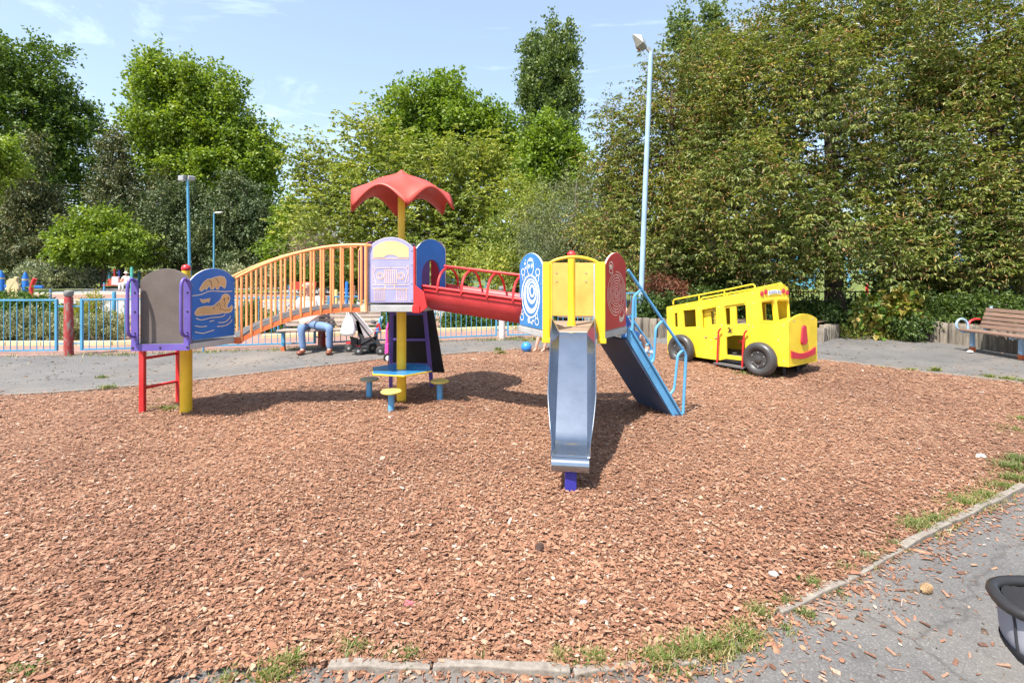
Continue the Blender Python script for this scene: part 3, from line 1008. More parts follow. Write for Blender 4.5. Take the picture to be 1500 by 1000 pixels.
def foliage(name, parent, blobs, n_twig, per, tw_len, leafL, leafW, mat, seed, droop=0.25, spread=0.5, shell=0.5, lump=0.22, gap=0.2, gap_s=1.1, up=0.5, low_cut=None, curl=0.12, out=0.7, nsub=7, sub_r=.40, whorl=0):
    rng = np.random.default_rng(seed)
    if nsub:
        nb = []
        for b in blobs:
            nb.append((b[0], b[1], b[2], b[3] * .62, b[4] * .62, b[5] * .62))
            for q in range(nsub):
                v_ = rng.normal(0, 1, 3); v_ /= np.linalg.norm(v_)
                k_ = sub_r * rng.uniform(.75, 1.25)
                nb.append((b[0] + v_[0] * b[3] * .72, b[1] + v_[1] * b[4] * .72, b[2] + v_[2] * b[5] * .72, b[3] * k_, b[4] * k_, b[5] * k_ * .85))
        blobs = nb
    C, d = crown_twigs(blobs, n_twig, rng, shell, lump, gap, gap_s, low_cut)
    n = len(C)
    ax = unit(d * out + rng.normal(0, 0.55, (n, 3)) + np.array([0, 0, -droop]))
    tl = tw_len * rng.uniform(0.6, 1.3, n)
    idx = np.repeat(np.arange(n), per)
    t = rng.random(len(idx))
    if whorl:
        # leaves radiate in drooping whorls set along each twig
        nw = max(1, per // whorl)
        w_id = np.tile(np.arange(per) // whorl, n)
        wc = rng.random((n, nw + 1)) ; wo = rng.normal(0, 1, (n, nw + 1, 3)) * spread * tw_len * .45
        P = C[idx] + ax[idx] * (wc[idx, w_id] * tl[idx])[:, None] + wo[idx, w_id]
        a_ = rng.uniform(0, 2 * PI, len(idx))
        rad = np.stack([np.cos(a_), np.sin(a_), np.zeros(len(idx))], 1)
        D = rad + d[idx] * .45 + np.array([0, 0, -droop]) + rng.normal(0, .22, (len(idx), 3))
        P = P + unit(D) * .03
        L = leafL * rng.uniform(0.65, 1.25, len(idx)); Wd = leafW * rng.uniform(0.7, 1.2, len(idx))
        V, Fq = leaf_faces(P, D, L, Wd, rng, up, 0.18, curl)
        return np_mesh(name, V, Fq, mat, parent), C, ax, tl
    P = C[idx] + ax[idx] * (t * tl[idx])[:, None] + rng.normal(0, 1, (len(idx), 3)) * (spread * tw_len * 0.35)
    D = ax[idx] * 0.6 + rng.normal(0, 0.65, (len(idx), 3)) + np.array([0, 0, -droop * 1.2])
    L = leafL * rng.uniform(0.65, 1.25, len(idx))
    Wd = leafW * rng.uniform(0.7, 1.2, len(idx))
    V, Fq = leaf_faces(P, D, L, Wd, rng, up, 0.18, curl)
    o = np_mesh(name, V, Fq, mat, parent)
    return o, C, ax, tl

def stems(mb, C, ax, tl, frac, r, rng):
    k = rng.random(len(C)) < frac
    for c, a, l in zip(C[k], ax[k], tl[k]):
        p = Vector(c); q = Vector(a)
        mb.tube([p - q * l * 0.5, p + q * l * 0.5], [r, r * .5], 3, False)

def trunk(parent, base, top, r0, targets, mat, seed, limbs=10, wob=0.15, twigs=None, name='trunk', r_limb=.45):
    rd = random.Random(seed)
    b, t = Vector(base), Vector(top)
    P = []
    n = 8
    for i in range(n + 1):
        f = i / n
        w = wob * math.sin(f * PI) * (1 if i % 2 else -1) * rd.uniform(.3, 1)
        P.append(b.lerp(t, f) + Vector((w * rd.uniform(-1, 1), w * rd.uniform(-1, 1), 0)))
    P[0] = b - Vector((0, 0, .2))
    path = catmull(P, 3)
    m = len(path)
    R = [r0 * (1.25 if i == 0 else 1) * (1 - 0.72 * i / (m - 1)) for i in range(m)]
    mb = MB().tube(path, R, 10)
    tg = list(targets); rd.shuffle(tg)
    for q in tg[:limbs]:
        q = Vector(q)
        i = rd.randint(int(m * .25), int(m * .85))
        p0 = path[i]
        if q.z < p0.z - 1: i = int(m * .25); p0 = path[i]
        mid = p0.lerp(q, .5) + Vector((rd.uniform(-.3, .3), rd.uniform(-.3, .3), rd.uniform(.0, .5))) * (q - p0).length * .2
        lp_ = catmull([p0, mid, q], 4)
        mb.tube(lp_, [R[i] * r_limb * (1 - .8 * j / (len(lp_) - 1)) for j in range(len(lp_))], 6)
    if twigs is not None: stems(mb, *twigs)
    return mb.build(name, mat, parent, True)

def pxblobs(lst, Y):
    """(px, py, rx px, ry px, depth offset m, depth radius factor)"""
    out = []
    for a in lst:
        px, py, rx, ry = a[:4]
        dy = a[4] if len(a) > 4 else 0
        kf = a[5] if len(a) > 5 else 1.0
        Yd = Y + dy
        p = PT(px, py, Yd)
        out.append((p.x, p.y, p.z, rx * Yd / F, rx * Yd / F * kf, ry * Yd / F))
    return out

def tree(name, label, cat, px, Y, bz, blobs, n_twig, per, tw, lL, lW, mat, bark, seed, r0=.3, limbs=12, group=None, topf=.8, stem=0.0, cut=None, trunks=None, **kw):
    B = pxblobs(blobs, Y)
    x = (px - 750) / F * Y
    root = thing(name, label, cat, (x, Y, bz), group)
    o, C, ax, tl = foliage('crown', root, B, n_twig, per, tw, lL, lW, mat, seed, low_cut=cut, **kw)
    zt = max(b[2] + b[5] for b in B)
    cx = np.mean([b[0] for b in B]); cy = np.mean([b[1] for b in B])
    rng = np.random.default_rng(seed + 1)
    tg = C[rng.choice(len(C), min(len(C), limbs * 3), replace=False)]
    ctr = np.array([cx, cy, bz + (zt - bz) * .45])
    tg = ctr + (tg - ctr) * .85
    tws = (C, ax, tl, stem, lW * .09 + .004, rng) if stem > 0 else None
    trunk(root, (x, Y, bz), (x * .4 + cx * .6, Y * .4 + cy * .6, bz + (zt - bz) * topf), r0, [tuple(q) for q in tg], bark, seed, limbs, wob=.1 + .02 * (zt - bz), twigs=tws)
    return root, C, ax, tl

def th(x, y): return float(terrain_h(np.array(x), np.array(y)))

# leaf palettes
L_LIME = leaf_mat('lime_leaf', [(0.11, 0.175, 0.018), (0.165, 0.245, 0.026), (0.22, 0.29, 0.036)], .34)
L_DEEP = leaf_mat('deep_green_leaf', [(0.055, 0.105, 0.018), (0.085, 0.145, 0.022), (0.12, 0.18, 0.03)], .30)
L_YEW = leaf_mat('grey_green_leaf', [(0.040, 0.062, 0.022), (0.075, 0.100, 0.036), (0.125, 0.14, 0.058), (0.18, 0.155, 0.075)], .12)
L_HOLM = leaf_mat('holm_leaf', [(0.036, 0.062, 0.022), (0.070, 0.102, 0.036), (0.12, 0.15, 0.062)], .10)
L_HORN = leaf_mat('hornbeam_leaf', [(0.115, 0.165, 0.026), (0.185, 0.24, 0.038), (0.265, 0.31, 0.06), (0.33, 0.33, 0.09)], .34)
L_MAPLE = leaf_mat('maple_leaf', [(0.105, 0.175, 0.018), (0.155, 0.235, 0.024), (0.20, 0.28, 0.034)], .36)
L_POP = leaf_mat('poplar_leaf', [(0.075, 0.120, 0.036), (0.125, 0.18, 0.055), (0.18, 0.235, 0.085)], .25)
L_WILL = leaf_mat('pale_leaf', [(0.094, 0.123, 0.055), (0.145, 0.174, 0.080), (0.217, 0.239, 0.123)], .28)
L_CHER = leaf_mat('bird_cherry_leaf', [(0.080, 0.118, 0.020), (0.128, 0.172, 0.034), (0.197, 0.224, 0.056), (0.268, 0.272, 0.105)], .26, rough=.42)
L_SPIKE = leaf_mat('spent_flower_spike', [(0.30, 0.175, 0.075), (0.42, 0.26, 0.12), (0.52, 0.34, 0.18)], .25)
L_LAV = leaf_mat('grey_lavender_leaf', [(0.131, 0.160, 0.087), (0.217, 0.246, 0.145), (0.348, 0.362, 0.261)], .15)
L_SHRUB = leaf_mat('shrub_leaf', [(0.051, 0.102, 0.019), (0.087, 0.152, 0.029), (0.145, 0.210, 0.043)], .28)
L_SHADED = leaf_mat('shaded_shrub_leaf', [(0.030, 0.062, 0.013), (0.055, 0.098, 0.020), (0.095, 0.135, 0.030)], .25)  # shrub leaf tones darkened, shade under the cherries put into the colour
L_RUST = leaf_mat('rust_stem_leaf', [(0.189, 0.051, 0.036), (0.275, 0.087, 0.058), (0.174, 0.145, 0.058)], .2)
L_SYC = leaf_mat('sycamore_leaf', [(0.102, 0.203, 0.032), (0.189, 0.261, 0.051), (0.319, 0.290, 0.072), (0.406, 0.275, 0.087)], .36)
L_BARE = leaf_mat('bare_twig', [(0.290, 0.246, 0.174), (0.406, 0.348, 0.246)], .1)

# ---- bird cherries over the wall
def cherry(label, px, Y, blobs, n, per, seed, r0, trunks=(), cut=1.25):
    root, C, ax, tl = tree('bird_cherry_tree', label, 'tree', px, Y, .42, blobs, n, per, .50, .128, .046, L_CHER, BARK, seed, r0=r0, limbs=16, group='bird cherry trees behind the log wall', stem=.22, droop=.38, spread=.95, shell=.42, lump=.24, gap=.27, gap_s=2.1, up=1.0, cut=cut, curl=.28, topf=.7, nsub=9, sub_r=.36, whorl=8)
    rng = np.random.default_rng(seed + 7)
    k = rng.random(len(C)) < .68
    C2, a2, t2 = C[k], ax[k], tl[k]
    idx = np.repeat(np.arange(len(C2)), 5)
    P = C2[idx] + a2[idx] * (t2[idx] * rng.uniform(.4, 1.05, len(idx)))[:, None] + rng.normal(0, .12, (len(idx), 3))
    D = a2[idx] * .8 + rng.normal(0, .5, (len(idx), 3)) + np.array([0, 0, .12])
    VS, FS, base = [], [], 0
    for q in range(2):
        V, Fq = leaf_faces(P, D, rng.uniform(.09, .16, len(idx)), np.full(len(idx), .020), rng, .3, .3)
        VS.append(V); FS.append(Fq + base); base += len(V)
    o = np_mesh('flower_spikes', np.concatenate(VS), np.concatenate(FS), L_SPIKE, root)
    o['kind'] = 'stuff'
    for (bx, by, tx, ty, r, dy) in trunks:
        b = G(bx, by, .42) if False else PT(bx, by, Y + dy); t_ = PT(tx, ty, Y + dy)
        MB().tube(catmull([b - Vector((0, 0, .5)), b.lerp(t_, .5) + Vector((.05, 0, 0)), t_], 5), [r * (1 - .03 * i) for i in range(11)], 10).build('trunk', BARK, root, True)
    return root
cherry('great bird cherry with brownish flower spikes above the yellow bus', 1224, 15.0,
       [(1190, 190, 150, 185, -.4), (1110, 300, 120, 105, -1.7, .9), (1250, 330, 110, 95, -1.9, .9), (1290, 110, 130, 140, .3), (1110, 150, 110, 110, .2), (1160, 370, 95, 48, -2.0, .8), (1230, 10, 120, 90, .5), (1330, 250, 90, 120, -.9)], 4400, 31, 101, .27, cut=1.40,
       trunks=[(1216, 462, 1222, 330, .16, .3)])
cherry('bird cherry with dark leaning stems behind the slatted brown bench', 1452, 15.2,
       [(1440, 170, 120, 170, -.5), (1400, 300, 110, 95, -1.8, .9), (1500, 300, 110, 100, -1.6, .9), (1550, 150, 120, 180, 0), (1430, 60, 110, 110, .4), (1360, 380, 80, 40, -1.2, .9), (1480, 385, 90, 38, -1.8, .8), (1560, 380, 80, 50, -1, .8), (1600, 260, 100, 150, 0), (1330, 190, 80, 100, .4)], 3900, 31, 131, .34, cut=1.42,
       trunks=[(1405, 462, 1440, 350, .13, -.4), (1335, 455, 1338, 340, .12, -.2), (1430, 458, 1470, 380, .16, .5), (1488, 450, 1486, 350, .2, 1.6)])
cherry('feathery edged bird cherry beside the tall blue floodlight post', 985, 17.2,
       [(1000, 250, 105, 130, -.3), (950, 330, 95, 95, -1.5, .9), (1040, 350, 90, 75, -2.2, .9), (1010, 140, 85, 90, .2), (930, 200, 62, 90, .2), (905, 300, 50, 80, .2), (1060, 90, 70, 70, .6), (985, 390, 80, 40, -1.8, .8)], 2700, 31, 151, .2)

# ---- middle trees
tree('pale_leaved_tree', 'soft pale green willow-like tree behind the slide tower', 'tree', 830, 21.5, th(1, 21.5), [(830, 310, 75, 85), (880, 290, 55, 70, .5), (800, 350, 60, 65, -.8), (860, 370, 60, 50, -1), (905, 350, 45, 70, .5)], 1500, 28, .7, .11, .042, L_WILL, BARKG, 201, r0=.16, stem=.2, droop=.45, gap=.16, shell=.45)
tree('hazel_tree', 'yellow green small tree between the hornbeam and the pale tree', 'tree', 752, 24.0, th(.1, 24.0), [(760, 330, 45, 60), (735, 385, 55, 32, -.6), (800, 395, 60, 30, -.5), (790, 300, 30, 40, .5), (850, 400, 50, 25, -.5)], 800, 24, .7, .15, .085, L_HORN, BARK, 211, r0=.15, stem=.12, droop=.2, gap=.2)
tree('hornbeam_tree', 'spreading layered hornbeam behind the red canopy', 'tree', 691, 27.5, th(-2, 27.5), [(560, 270, 95, 80), (482, 262, 48, 52, .4), (500, 320, 75, 55, -.8), (640, 250, 95, 75, .5), (600, 330, 90, 48, -1.2), (690, 310, 75, 60, -.4), (540, 210, 55, 38, .4), (452, 218, 26, 26, .5), (690, 230, 55, 48, .8), (462, 305, 34, 36), (640, 372, 100, 28, -.8), (720, 260, 42, 60, .6), (560, 370, 60, 24, -.5)], 3000, 28, .9, .22, .105, L_HORN, BARK, 221, r0=.28, limbs=24, stem=.14, whorl=7, spread=.8, droop=.38, gap=.33, gap_s=1.0, shell=.55, up=.6, lump=.26)
tree('bright_maple_tree', 'bright green maple rising above the hornbeam crown', 'tree', 640, 44, th(-6, 44), [(655, 160, 45, 46), (610, 175, 55, 50), (680, 190, 60, 45), (715, 190, 38, 38), (585, 210, 40, 40), (730, 230, 35, 50), (645, 215, 70, 50)], 1500, 28, 1.2, .32, .24, L_MAPLE, BARK, 231, r0=.35, droop=.1, gap=.22, gap_s=.7)
tree('lombardy_poplar', 'tall dark poplar column standing against the sky', 'tree', 800, 62, th(4, 62), [(815, 72, 17, 44), (800, 110, 30, 62), (780, 125, 17, 72), (829, 108, 16, 62), (806, 180, 38, 58), (778, 190, 18, 40), (837, 170, 13, 48), (772, 225, 15, 38)], 1300, 28, 1.3, .36, .26, L_POP, BARKG, 241, r0=.5, droop=-.6, gap=.30, gap_s=.6, topf=.93, stem=.1, group='poplars on the skyline')
tree('lombardy_poplar', 'slim poplar top peeping over the cherry crown, the taller of a pair', 'tree', 1042, 62, th(24, 62), [(1041, 30, 20, 36), (1042, 80, 26, 55), (1042, 150, 28, 60), (1040, 250, 26, 80)], 450, 26, 1.3, .42, .30, L_POP, BARKG, 251, r0=.45, droop=-.5, gap=.36, gap_s=.6, topf=.95, group='poplars on the skyline')
tree('lombardy_poplar', 'slim poplar top peeping over the cherry crown, the shorter of a pair', 'tree', 1000, 60, th(20, 60), [(1001, 40, 13, 24), (1000, 80, 20, 45), (1000, 160, 25, 70), (1000, 260, 25, 80)], 400, 26, 1.3, .42, .30, L_POP, BARKG, 261, r0=.4, droop=-.5, gap=.36, gap_s=.6, topf=.95, group='poplars on the skyline')
tree('young_maple_tree', 'fresh green young maple in front of the poplar foot', 'tree', 808, 40, th(3, 40), [(808, 205, 32, 36), (785, 235, 32, 32), (835, 230, 28, 32), (810, 260, 55, 40)], 700, 28, 1.1, .30, .22, L_MAPLE, BARK, 271, r0=.25, droop=.1, gap=.2, gap_s=.8)

# ---- big trees on the left skyline
tree('lime_tree', 'very tall deep green lime with an open crown rising over the grey green conifer', 'tree', 45, 62, th(-58, 62), [(35, 95, 60, 55), (75, 145, 55, 50), (20, 160, 70, 65), (95, 190, 38, 40), (60, 230, 65, 50), (-40, 130, 70, 90), (112, 225, 28, 22), (-30, 250, 60, 70), (100, 280, 50, 50)], 2100, 26, 1.7, .42, .30, L_DEEP, BARK, 301, r0=.7, droop=.12, gap=.27, gap_s=.5, limbs=20, stem=.08)
tree('lime_tree', 'broad sunlit lime tree with bright green billowing crown', 'tree', 292, 58, th(-35, 58), [(250, 118, 42, 40), (235, 150, 48, 45), (290, 145, 55, 50), (255, 205, 68, 50), (325, 190, 52, 48), (355, 230, 50, 48), (300, 260, 70, 50), (375, 210, 38, 38), (385, 255, 30, 48), (225, 235, 40, 40), (340, 290, 60, 45), (385, 305, 26, 45)], 2900, 26, 1.6, .40, .30, L_LIME, BARK, 311, r0=.65, droop=.12, gap=.24, gap_s=.55, limbs=20, stem=.06)
tree('yew_tree', 'grey green conifer under the tall lime, nearly filling the corner', 'tree', 30, 50, th(-48, 50), [(48, 212, 12, 24), (45, 245, 24, 26), (42, 285, 42, 30), (38, 330, 60, 36), (40, 368, 74, 28), (-40, 300, 50, 90), (88, 345, 26, 40)], 1900, 26, 1.1, .30, .14, L_YEW, BARK, 321, r0=.4, droop=.35, gap=.2, shell=.45, nsub=5, sub_r=.34)
tree('yew_tree', 'pointed grey green conifer below the sunlit lime', 'tree', 175, 52, th(-40, 52), [(168, 198, 9, 22), (169, 225, 19, 26), (172, 262, 32, 30), (176, 302, 46, 32), (182, 345, 58, 34), (222, 300, 38, 45)], 1500, 26, 1.1, .30, .14, L_YEW, BARK, 331, r0=.4, droop=.35, gap=.2, shell=.45, nsub=5, sub_r=.34)
tree('holm_oak', 'dark holm oak behind the taller far floodlight post', 'tree', 265, 47, th(-30, 47), [(245, 320, 55, 45), (275, 355, 60, 38), (230, 360, 50, 30), (290, 300, 40, 40)], 1500, 26, 1.0, .26, .14, L_HOLM, BARK, 341, r0=.4, droop=.25, gap=.15, shell=.4)
tree('holm_oak', 'greyish holm oak behind the small far street lamp', 'tree', 360, 46, th(-24, 46), [(350, 290, 45, 45), (365, 340, 60, 45), (330, 350, 45, 40), (395, 345, 35, 45), (360, 375, 70, 20)], 1700, 26, 1.0, .26, .14, L_HOLM, BARK, 351, r0=.4, droop=.25, gap=.15, shell=.4)
tree('small_maple', 'low bright green spreading tree in front of the dark conifers', 'tree', 150, 42, th(-33, 42), [(145, 335, 42, 26), (120, 355, 38, 24), (180, 352, 38, 26), (150, 368, 62, 18)], 900, 28, .9, .26, .18, L_LIME, BARK, 361, r0=.2, droop=.15, gap=.15)
tree('ash_sapling', 'yellow green branch tips hanging in at the picture edge before the conifer', 'tree', -20, 34, th(-34, 34), [(-14, 235, 28, 32), (2, 210, 18, 14), (-40, 260, 45, 60)], 380, 26, .9, .26, .13, L_LIME, BARK, 371, r0=.15, droop=.3, gap=.2)
tree('cherry_laurel', 'bright green bushy tree at the foot of the holm oaks by the bridge rail', 'tree', 430, 40, th(-17, 40), [(430, 345, 26, 38), (415, 370, 35, 24), (455, 372, 30, 20), (425, 310, 16, 24)], 700, 26, .9, .26, .15, L_MAPLE, BARK, 381, r0=.15, droop=.2, gap=.18)
tree('bare_shrub', 'leafless brown twiggy shrub beyond the arched bridge', 'tree', 468, 37, th(-14, 37), [(468, 340, 26, 26), (455, 365, 30, 20)], 260, 14, 1.1, .45, .03, L_BARE, BARKG, 391, r0=.08, droop=-.2, gap=.1, stem=.5)
# wood beyond, closing the view under the crowns
def far_wood():
    B = pxblobs([(520, 380, 60, 26), (600, 375, 60, 28), (680, 372, 60, 30), (760, 370, 60, 32), (840, 372, 60, 30), (920, 370, 60, 34), (1010, 360, 70, 45), (1110, 360, 80, 45), (1210, 360, 80, 45), (1310, 360, 80, 45), (1420, 355, 90, 50), (1540, 350, 100, 60), (430, 372, 60, 26), (340, 372, 60, 26), (200, 370, 80, 24), (90, 370, 80, 24), (-40, 360, 90, 40)], 70)
    o, *_ = foliage('far_wood', None, B, 2300, 18, 2.0, .75, .55, L_DEEP, 401, droop=.1, gap=.05, shell=.5, gap_s=.4)
    tag(o, 'dark mass of far woodland behind the park trees', 'woodland', None, 'stuff')
far_wood()

# ---- shrubs
def shrub(name, label, px, Y, blobs, n, per, tw, lL, lW, mat, seed, bz=0.0, group=None, cat='shrub', stem=.3, **kw):
    B = pxblobs(blobs, Y)
    root = thing(name, label, cat, ((px - 750) / F * Y, Y, bz), group)
    o, C, ax, tl = foliage('foliage', root, B, n, per, tw, lL, lW, mat, seed, **kw)
    mb = MB(); rng = np.random.default_rng(seed)
    b = Vector(((px - 750) / F * Y, Y, bz - .05))
    for q in C[rng.choice(len(C), min(14, len(C)), replace=False)]:
        mb.tube(catmull([b + Vector((rng.normal(0, .05), rng.normal(0, .05), 0)), b.lerp(Vector(q), .5) + Vector((0, 0, .05)), Vector(q)], 3), .008 + lL * .04, 5)
    mb.build('stems', BARKG, root, True)
    return root

shrub('lavender_hedge', 'low silvery grey green hedge just behind the railing with the flaking red bollard', 60, 11.9, [(-60, 483, 60, 22), (10, 482, 50, 22), (70, 482, 45, 22), (120, 484, 35, 20), (160, 486, 24, 17)], 900, 34, .22, .085, .024, L_LAV, 501, group='planting beds behind the railing', droop=-.5, gap=.05, shell=.6, lump=.1)
shrub('dark_leaved_shrub', 'dark leafy shrub rising behind the silvery hedge under the blue carved posts', 40, 13.2, [(-30, 455, 45, 22), (20, 452, 30, 20), (60, 455, 32, 20), (105, 462, 26, 16)], 420, 26, .28, .12, .06, L_SHRUB, 511, group='planting beds behind the railing', droop=.1, gap=.1)
shrub('fennel_plant', 'upright light green herb growing behind the railing beside the flaking bollard', 134, 12.6, [(134, 460, 14, 28), (120, 470, 20, 14), (172, 474, 10, 14)], 160, 24, .25, .10, .02, L_SYC, 521, group='planting beds behind the railing', droop=-.6, gap=.05)
shrub('leafy_shrub', 'mixed green shrub behind the railing seen through the bridge bars', 390, 13.6, [(370, 470, 22, 24), (395, 480, 22, 20), (420, 478, 16, 20)], 330, 28, .25, .09, .035, L_SHRUB, 531, group='planting beds behind the railing', droop=-.1, gap=.1)
shrub('leafy_shrub', 'dark shrub behind the railing to the side of the pushchair', 590, 14.0, [(540, 462, 24, 24), (580, 465, 30, 24), (560, 478, 30, 14)], 420, 28, .28, .10, .045, L_SHRUB, 541, group='planting beds behind the railing', droop=0, gap=.1)
shrub('leafy_shrub', 'long dark shrub behind the railing under the red tunnel', 690, 14.6, [(665, 470, 28, 24), (700, 472, 30, 22), (740, 474, 30, 20), (780, 474, 26, 18)], 560, 28, .28, .10, .045, L_SHRUB, 551, group='planting beds behind the railing', droop=0, gap=.08)
shrub('grey_hedge', 'long low grey green hedge across the far side of the paving', 95, 42.0, [(70, 404, 30, 13), (100, 405, 30, 14), (130, 406, 24, 14), (55, 398, 25, 9)], 800, 26, .6, .22, .10, L_LAV, 561, group='far planting beds', droop=-.2, gap=.05)
shrub('grey_hedge', 'far grey green hedge seen between the left half of the bridge bars', 370, 33.0, [(345, 405, 22, 12), (372, 408, 22, 12), (400, 408, 20, 12)], 500, 26, .5, .18, .08, L_LAV, 571, group='far planting beds', droop=-.2, gap=.05)
shrub('grey_hedge', 'far mixed shrubs behind the red slatted bench', 480, 32.0, [(445, 402, 26, 12), (480, 408, 24, 14), (510, 412, 24, 14), (535, 418, 18, 16)], 520, 26, .5, .18, .10, L_SHRUB, 581, group='far planting beds', droop=-.1, gap=.1)
# raised bed on the right
shrub('rust_shrub', 'rust red twiggy shrub at the foot of the tall blue floodlight post', 980, 14.2, [(975, 420, 22, 15), (952, 425, 16, 14), (992, 432, 14, 12)], 260, 26, .35, .10, .022, L_RUST, 601, .45, droop=.3, gap=.1)
shrub('bramble_bush', 'green bramble bush above the log wall behind the blue stairs', 960, 13.3, [(945, 455, 30, 18), (980, 458, 34, 20), (1020, 450, 34, 22), (1060, 445, 34, 20)], 700, 26, .3, .09, .055, L_SHADED, 611, .45, droop=.1, gap=.12)
shrub('bramble_bush', 'dark bush hanging over the low logs beside the bus hood', 1175, 13.0, [(1165, 457, 24, 14), (1195, 460, 24, 14), (1215, 465, 18, 12), (1130, 455, 24, 14)], 460, 26, .3, .09, .055, L_SHADED, 621, .3, droop=.2, gap=.12)
shrub('sycamore_sapling', 'young sycamore with big yellow tinged leaves spilling over the log wall', 1285, 12.35, [(1270, 455, 26, 18), (1300, 450, 28, 20), (1285, 475, 28, 20), (1325, 462, 20, 16), (1275, 492, 16, 10)], 170, 16, .3, .17, .16, L_SYC, 631, .3, droop=.35, gap=.08, up=1.2)
shrub('nettle_patch', 'green nettles growing along the top of the log wall beside the bench', 1385, 12.3, [(1350, 450, 26, 14), (1390, 452, 28, 16), (1420, 455, 22, 14)], 420, 26, .26, .08, .045, L_SHADED, 641, .45, droop=.2, gap=.1)
shrub('nettle_patch', 'leafy weeds behind the slatted backrest of the brown bench', 1480, 11.6, [(1450, 450, 24, 12), (1485, 450, 30, 14), (1530, 452, 30, 16)], 420, 26, .26, .08, .045, L_SHADED, 651, .45, droop=.2, gap=.1)
shrub('bramble_bush', 'mixed undergrowth along the dark railing beneath the cherries', 1300, 16.2, [(1250, 450, 26, 8), (1310, 446, 34, 10), (1360, 445, 36, 12), (1480, 440, 40, 14)], 500, 26, .35, .10, .055, L_SHADED, 661, .3, droop=.1, gap=.14)

shrub('ivy_patch', 'straggling ivy hanging over the logs between the sycamore and the bench', 1350, 11.75, [(1325, 478, 16, 14), (1350, 470, 22, 9), (1385, 472, 16, 8)], 150, 18, .25, .075, .05, L_SHADED, 671, .2, droop=.5, gap=.15)
shrub('dock_weed', 'pale dry weeds at the foot of the logs under the sycamore', 1290, 12.2, [(1250, 492, 20, 6), (1290, 500, 26, 6), (1330, 500, 20, 5)], 120, 16, .25, .09, .02, L_SYC, 681, .0, droop=-.4, gap=.15)
shrub('elder_bush', 'dark elder bush in the shade between the cherry trunks', 1340, 17.0, [(1335, 400, 42, 36), (1375, 415, 28, 26), (1310, 420, 22, 20)], 420, 24, .4, .12, .06, L_DEEP, 691, .3, droop=.2, gap=.1)
shrub('elder_bush', 'dark bush added behind the yellow bus roof to deepen the shade', 1080, 17.4, [(1060, 412, 45, 26), (1110, 414, 35, 24), (1010, 415, 40, 24)], 420, 24, .4, .12, .06, L_DEEP, 696, .3, droop=.2, gap=.1)  # added bush, darkens the bright gap under the cherry crowns
# raised planting bed behind the wall
def bed():
    top = WALL[:]
    poly = [(x + .06, y + .10) for x, y in top[:3]] + [(7.1, 11.9), (8.5, 13.1)] + [(9.45, 12.4), (9.9, 11.35), (10.12, 10.0), (10.25, 8.6), (10.55, 6.5), (11.3, 4.0), (30, 4), (30, 20), (1.0, 20), (1.2, 13.2)]
    o = polysheet('planting_bed', poly, .40, GM['soil'])
bed()
# ------------------------------------------------------------------ log retaining wall
def log_wall():
    root = thing('log_wall', 'retaining wall of upright weathered grey logs round the planted bank', 'wall', (WALL[4][0], WALL[4][1], 0))
    rd = random.Random(12)
    protos = []
    for v in range(6):
        mb = MB()
        n = 9
        hh = 1.0
        vs = []
        rr = [rd.uniform(.085, .108) for _ in range(n)]
        lv = [0, .35, .7, .97, 1.0]
        for j, t in enumerate(lv):
            for k in range(n):
                a = 2 * PI * k / n
                r = rr[k] * (1 if j < 4 else .88) * rd.uniform(.95, 1.05)
                vs.append((r * math.cos(a), r * math.sin(a), t * hh + (rd.uniform(-.01, .01) if j > 2 else 0)))
        fs = [(j * n + k, j * n + (k + 1) % n, (j + 1) * n + (k + 1) % n, (j + 1) * n + k) for j in range(4) for k in range(n)]
        fs.append(tuple(4 * n + k for k in range(n)))
        o = mb.add(vs, fs).build('log', LOGW, root, True, local=True)
        protos.append(o.data)
        bpy.data.objects.remove(o)
    def put(x, y, h):
        o = bpy.data.objects.new('log', rd.choice(protos))
        COL.objects.link(o)
        o.parent = root
        o.location = Vector((x, y, -.12)) - root.location
        o.rotation_euler = (rd.uniform(-.03, .03), rd.uniform(-.03, .03), rd.uniform(0, 6.28))
        s = rd.uniform(.85, 1.1)
        o.scale = (s, s, h + .12)
    for i, (a, b) in enumerate(zip(WALL[:-1], WALL[1:])):
        if i >= 9: continue
        L = math.hypot(b[0] - a[0], b[1] - a[1])
        n = max(1, int(L / .165))
        for k in range(n):
            t = k / n
            x, y = a[0] + (b[0] - a[0]) * t, a[1] + (b[1] - a[1]) * t
            h = {0: .47, 1: .47, 2: .42, 3: .32}.get(i, .47)
            
            put(x + rd.uniform(-.015, .015), y + rd.uniform(-.015, .015), h + rd.uniform(-.035, .035))
log_wall()
# ------------------------------------------------------------------ climbing frame (one bolted unit)
CL, CC, CS = (-3.73, 5.86), (-1.36, 6.30), (0.65, 5.50)     # left tower, canopy tower, slide tower
RL, RC, RS = 0.56, 0.56, 0.58
AL, AC, AS = 5.5, -2.0, -5.0                                 # facing of each tower's front side
DL, DC, DS = 0.875, 1.255, 1.055                             # deck tops
CF = thing('climbing_frame', 'multicoloured climbing frame with red canopy, arched bridge, red half tunnel and steel slide', 'climbing frame', (CC[0], CC[1], 0))

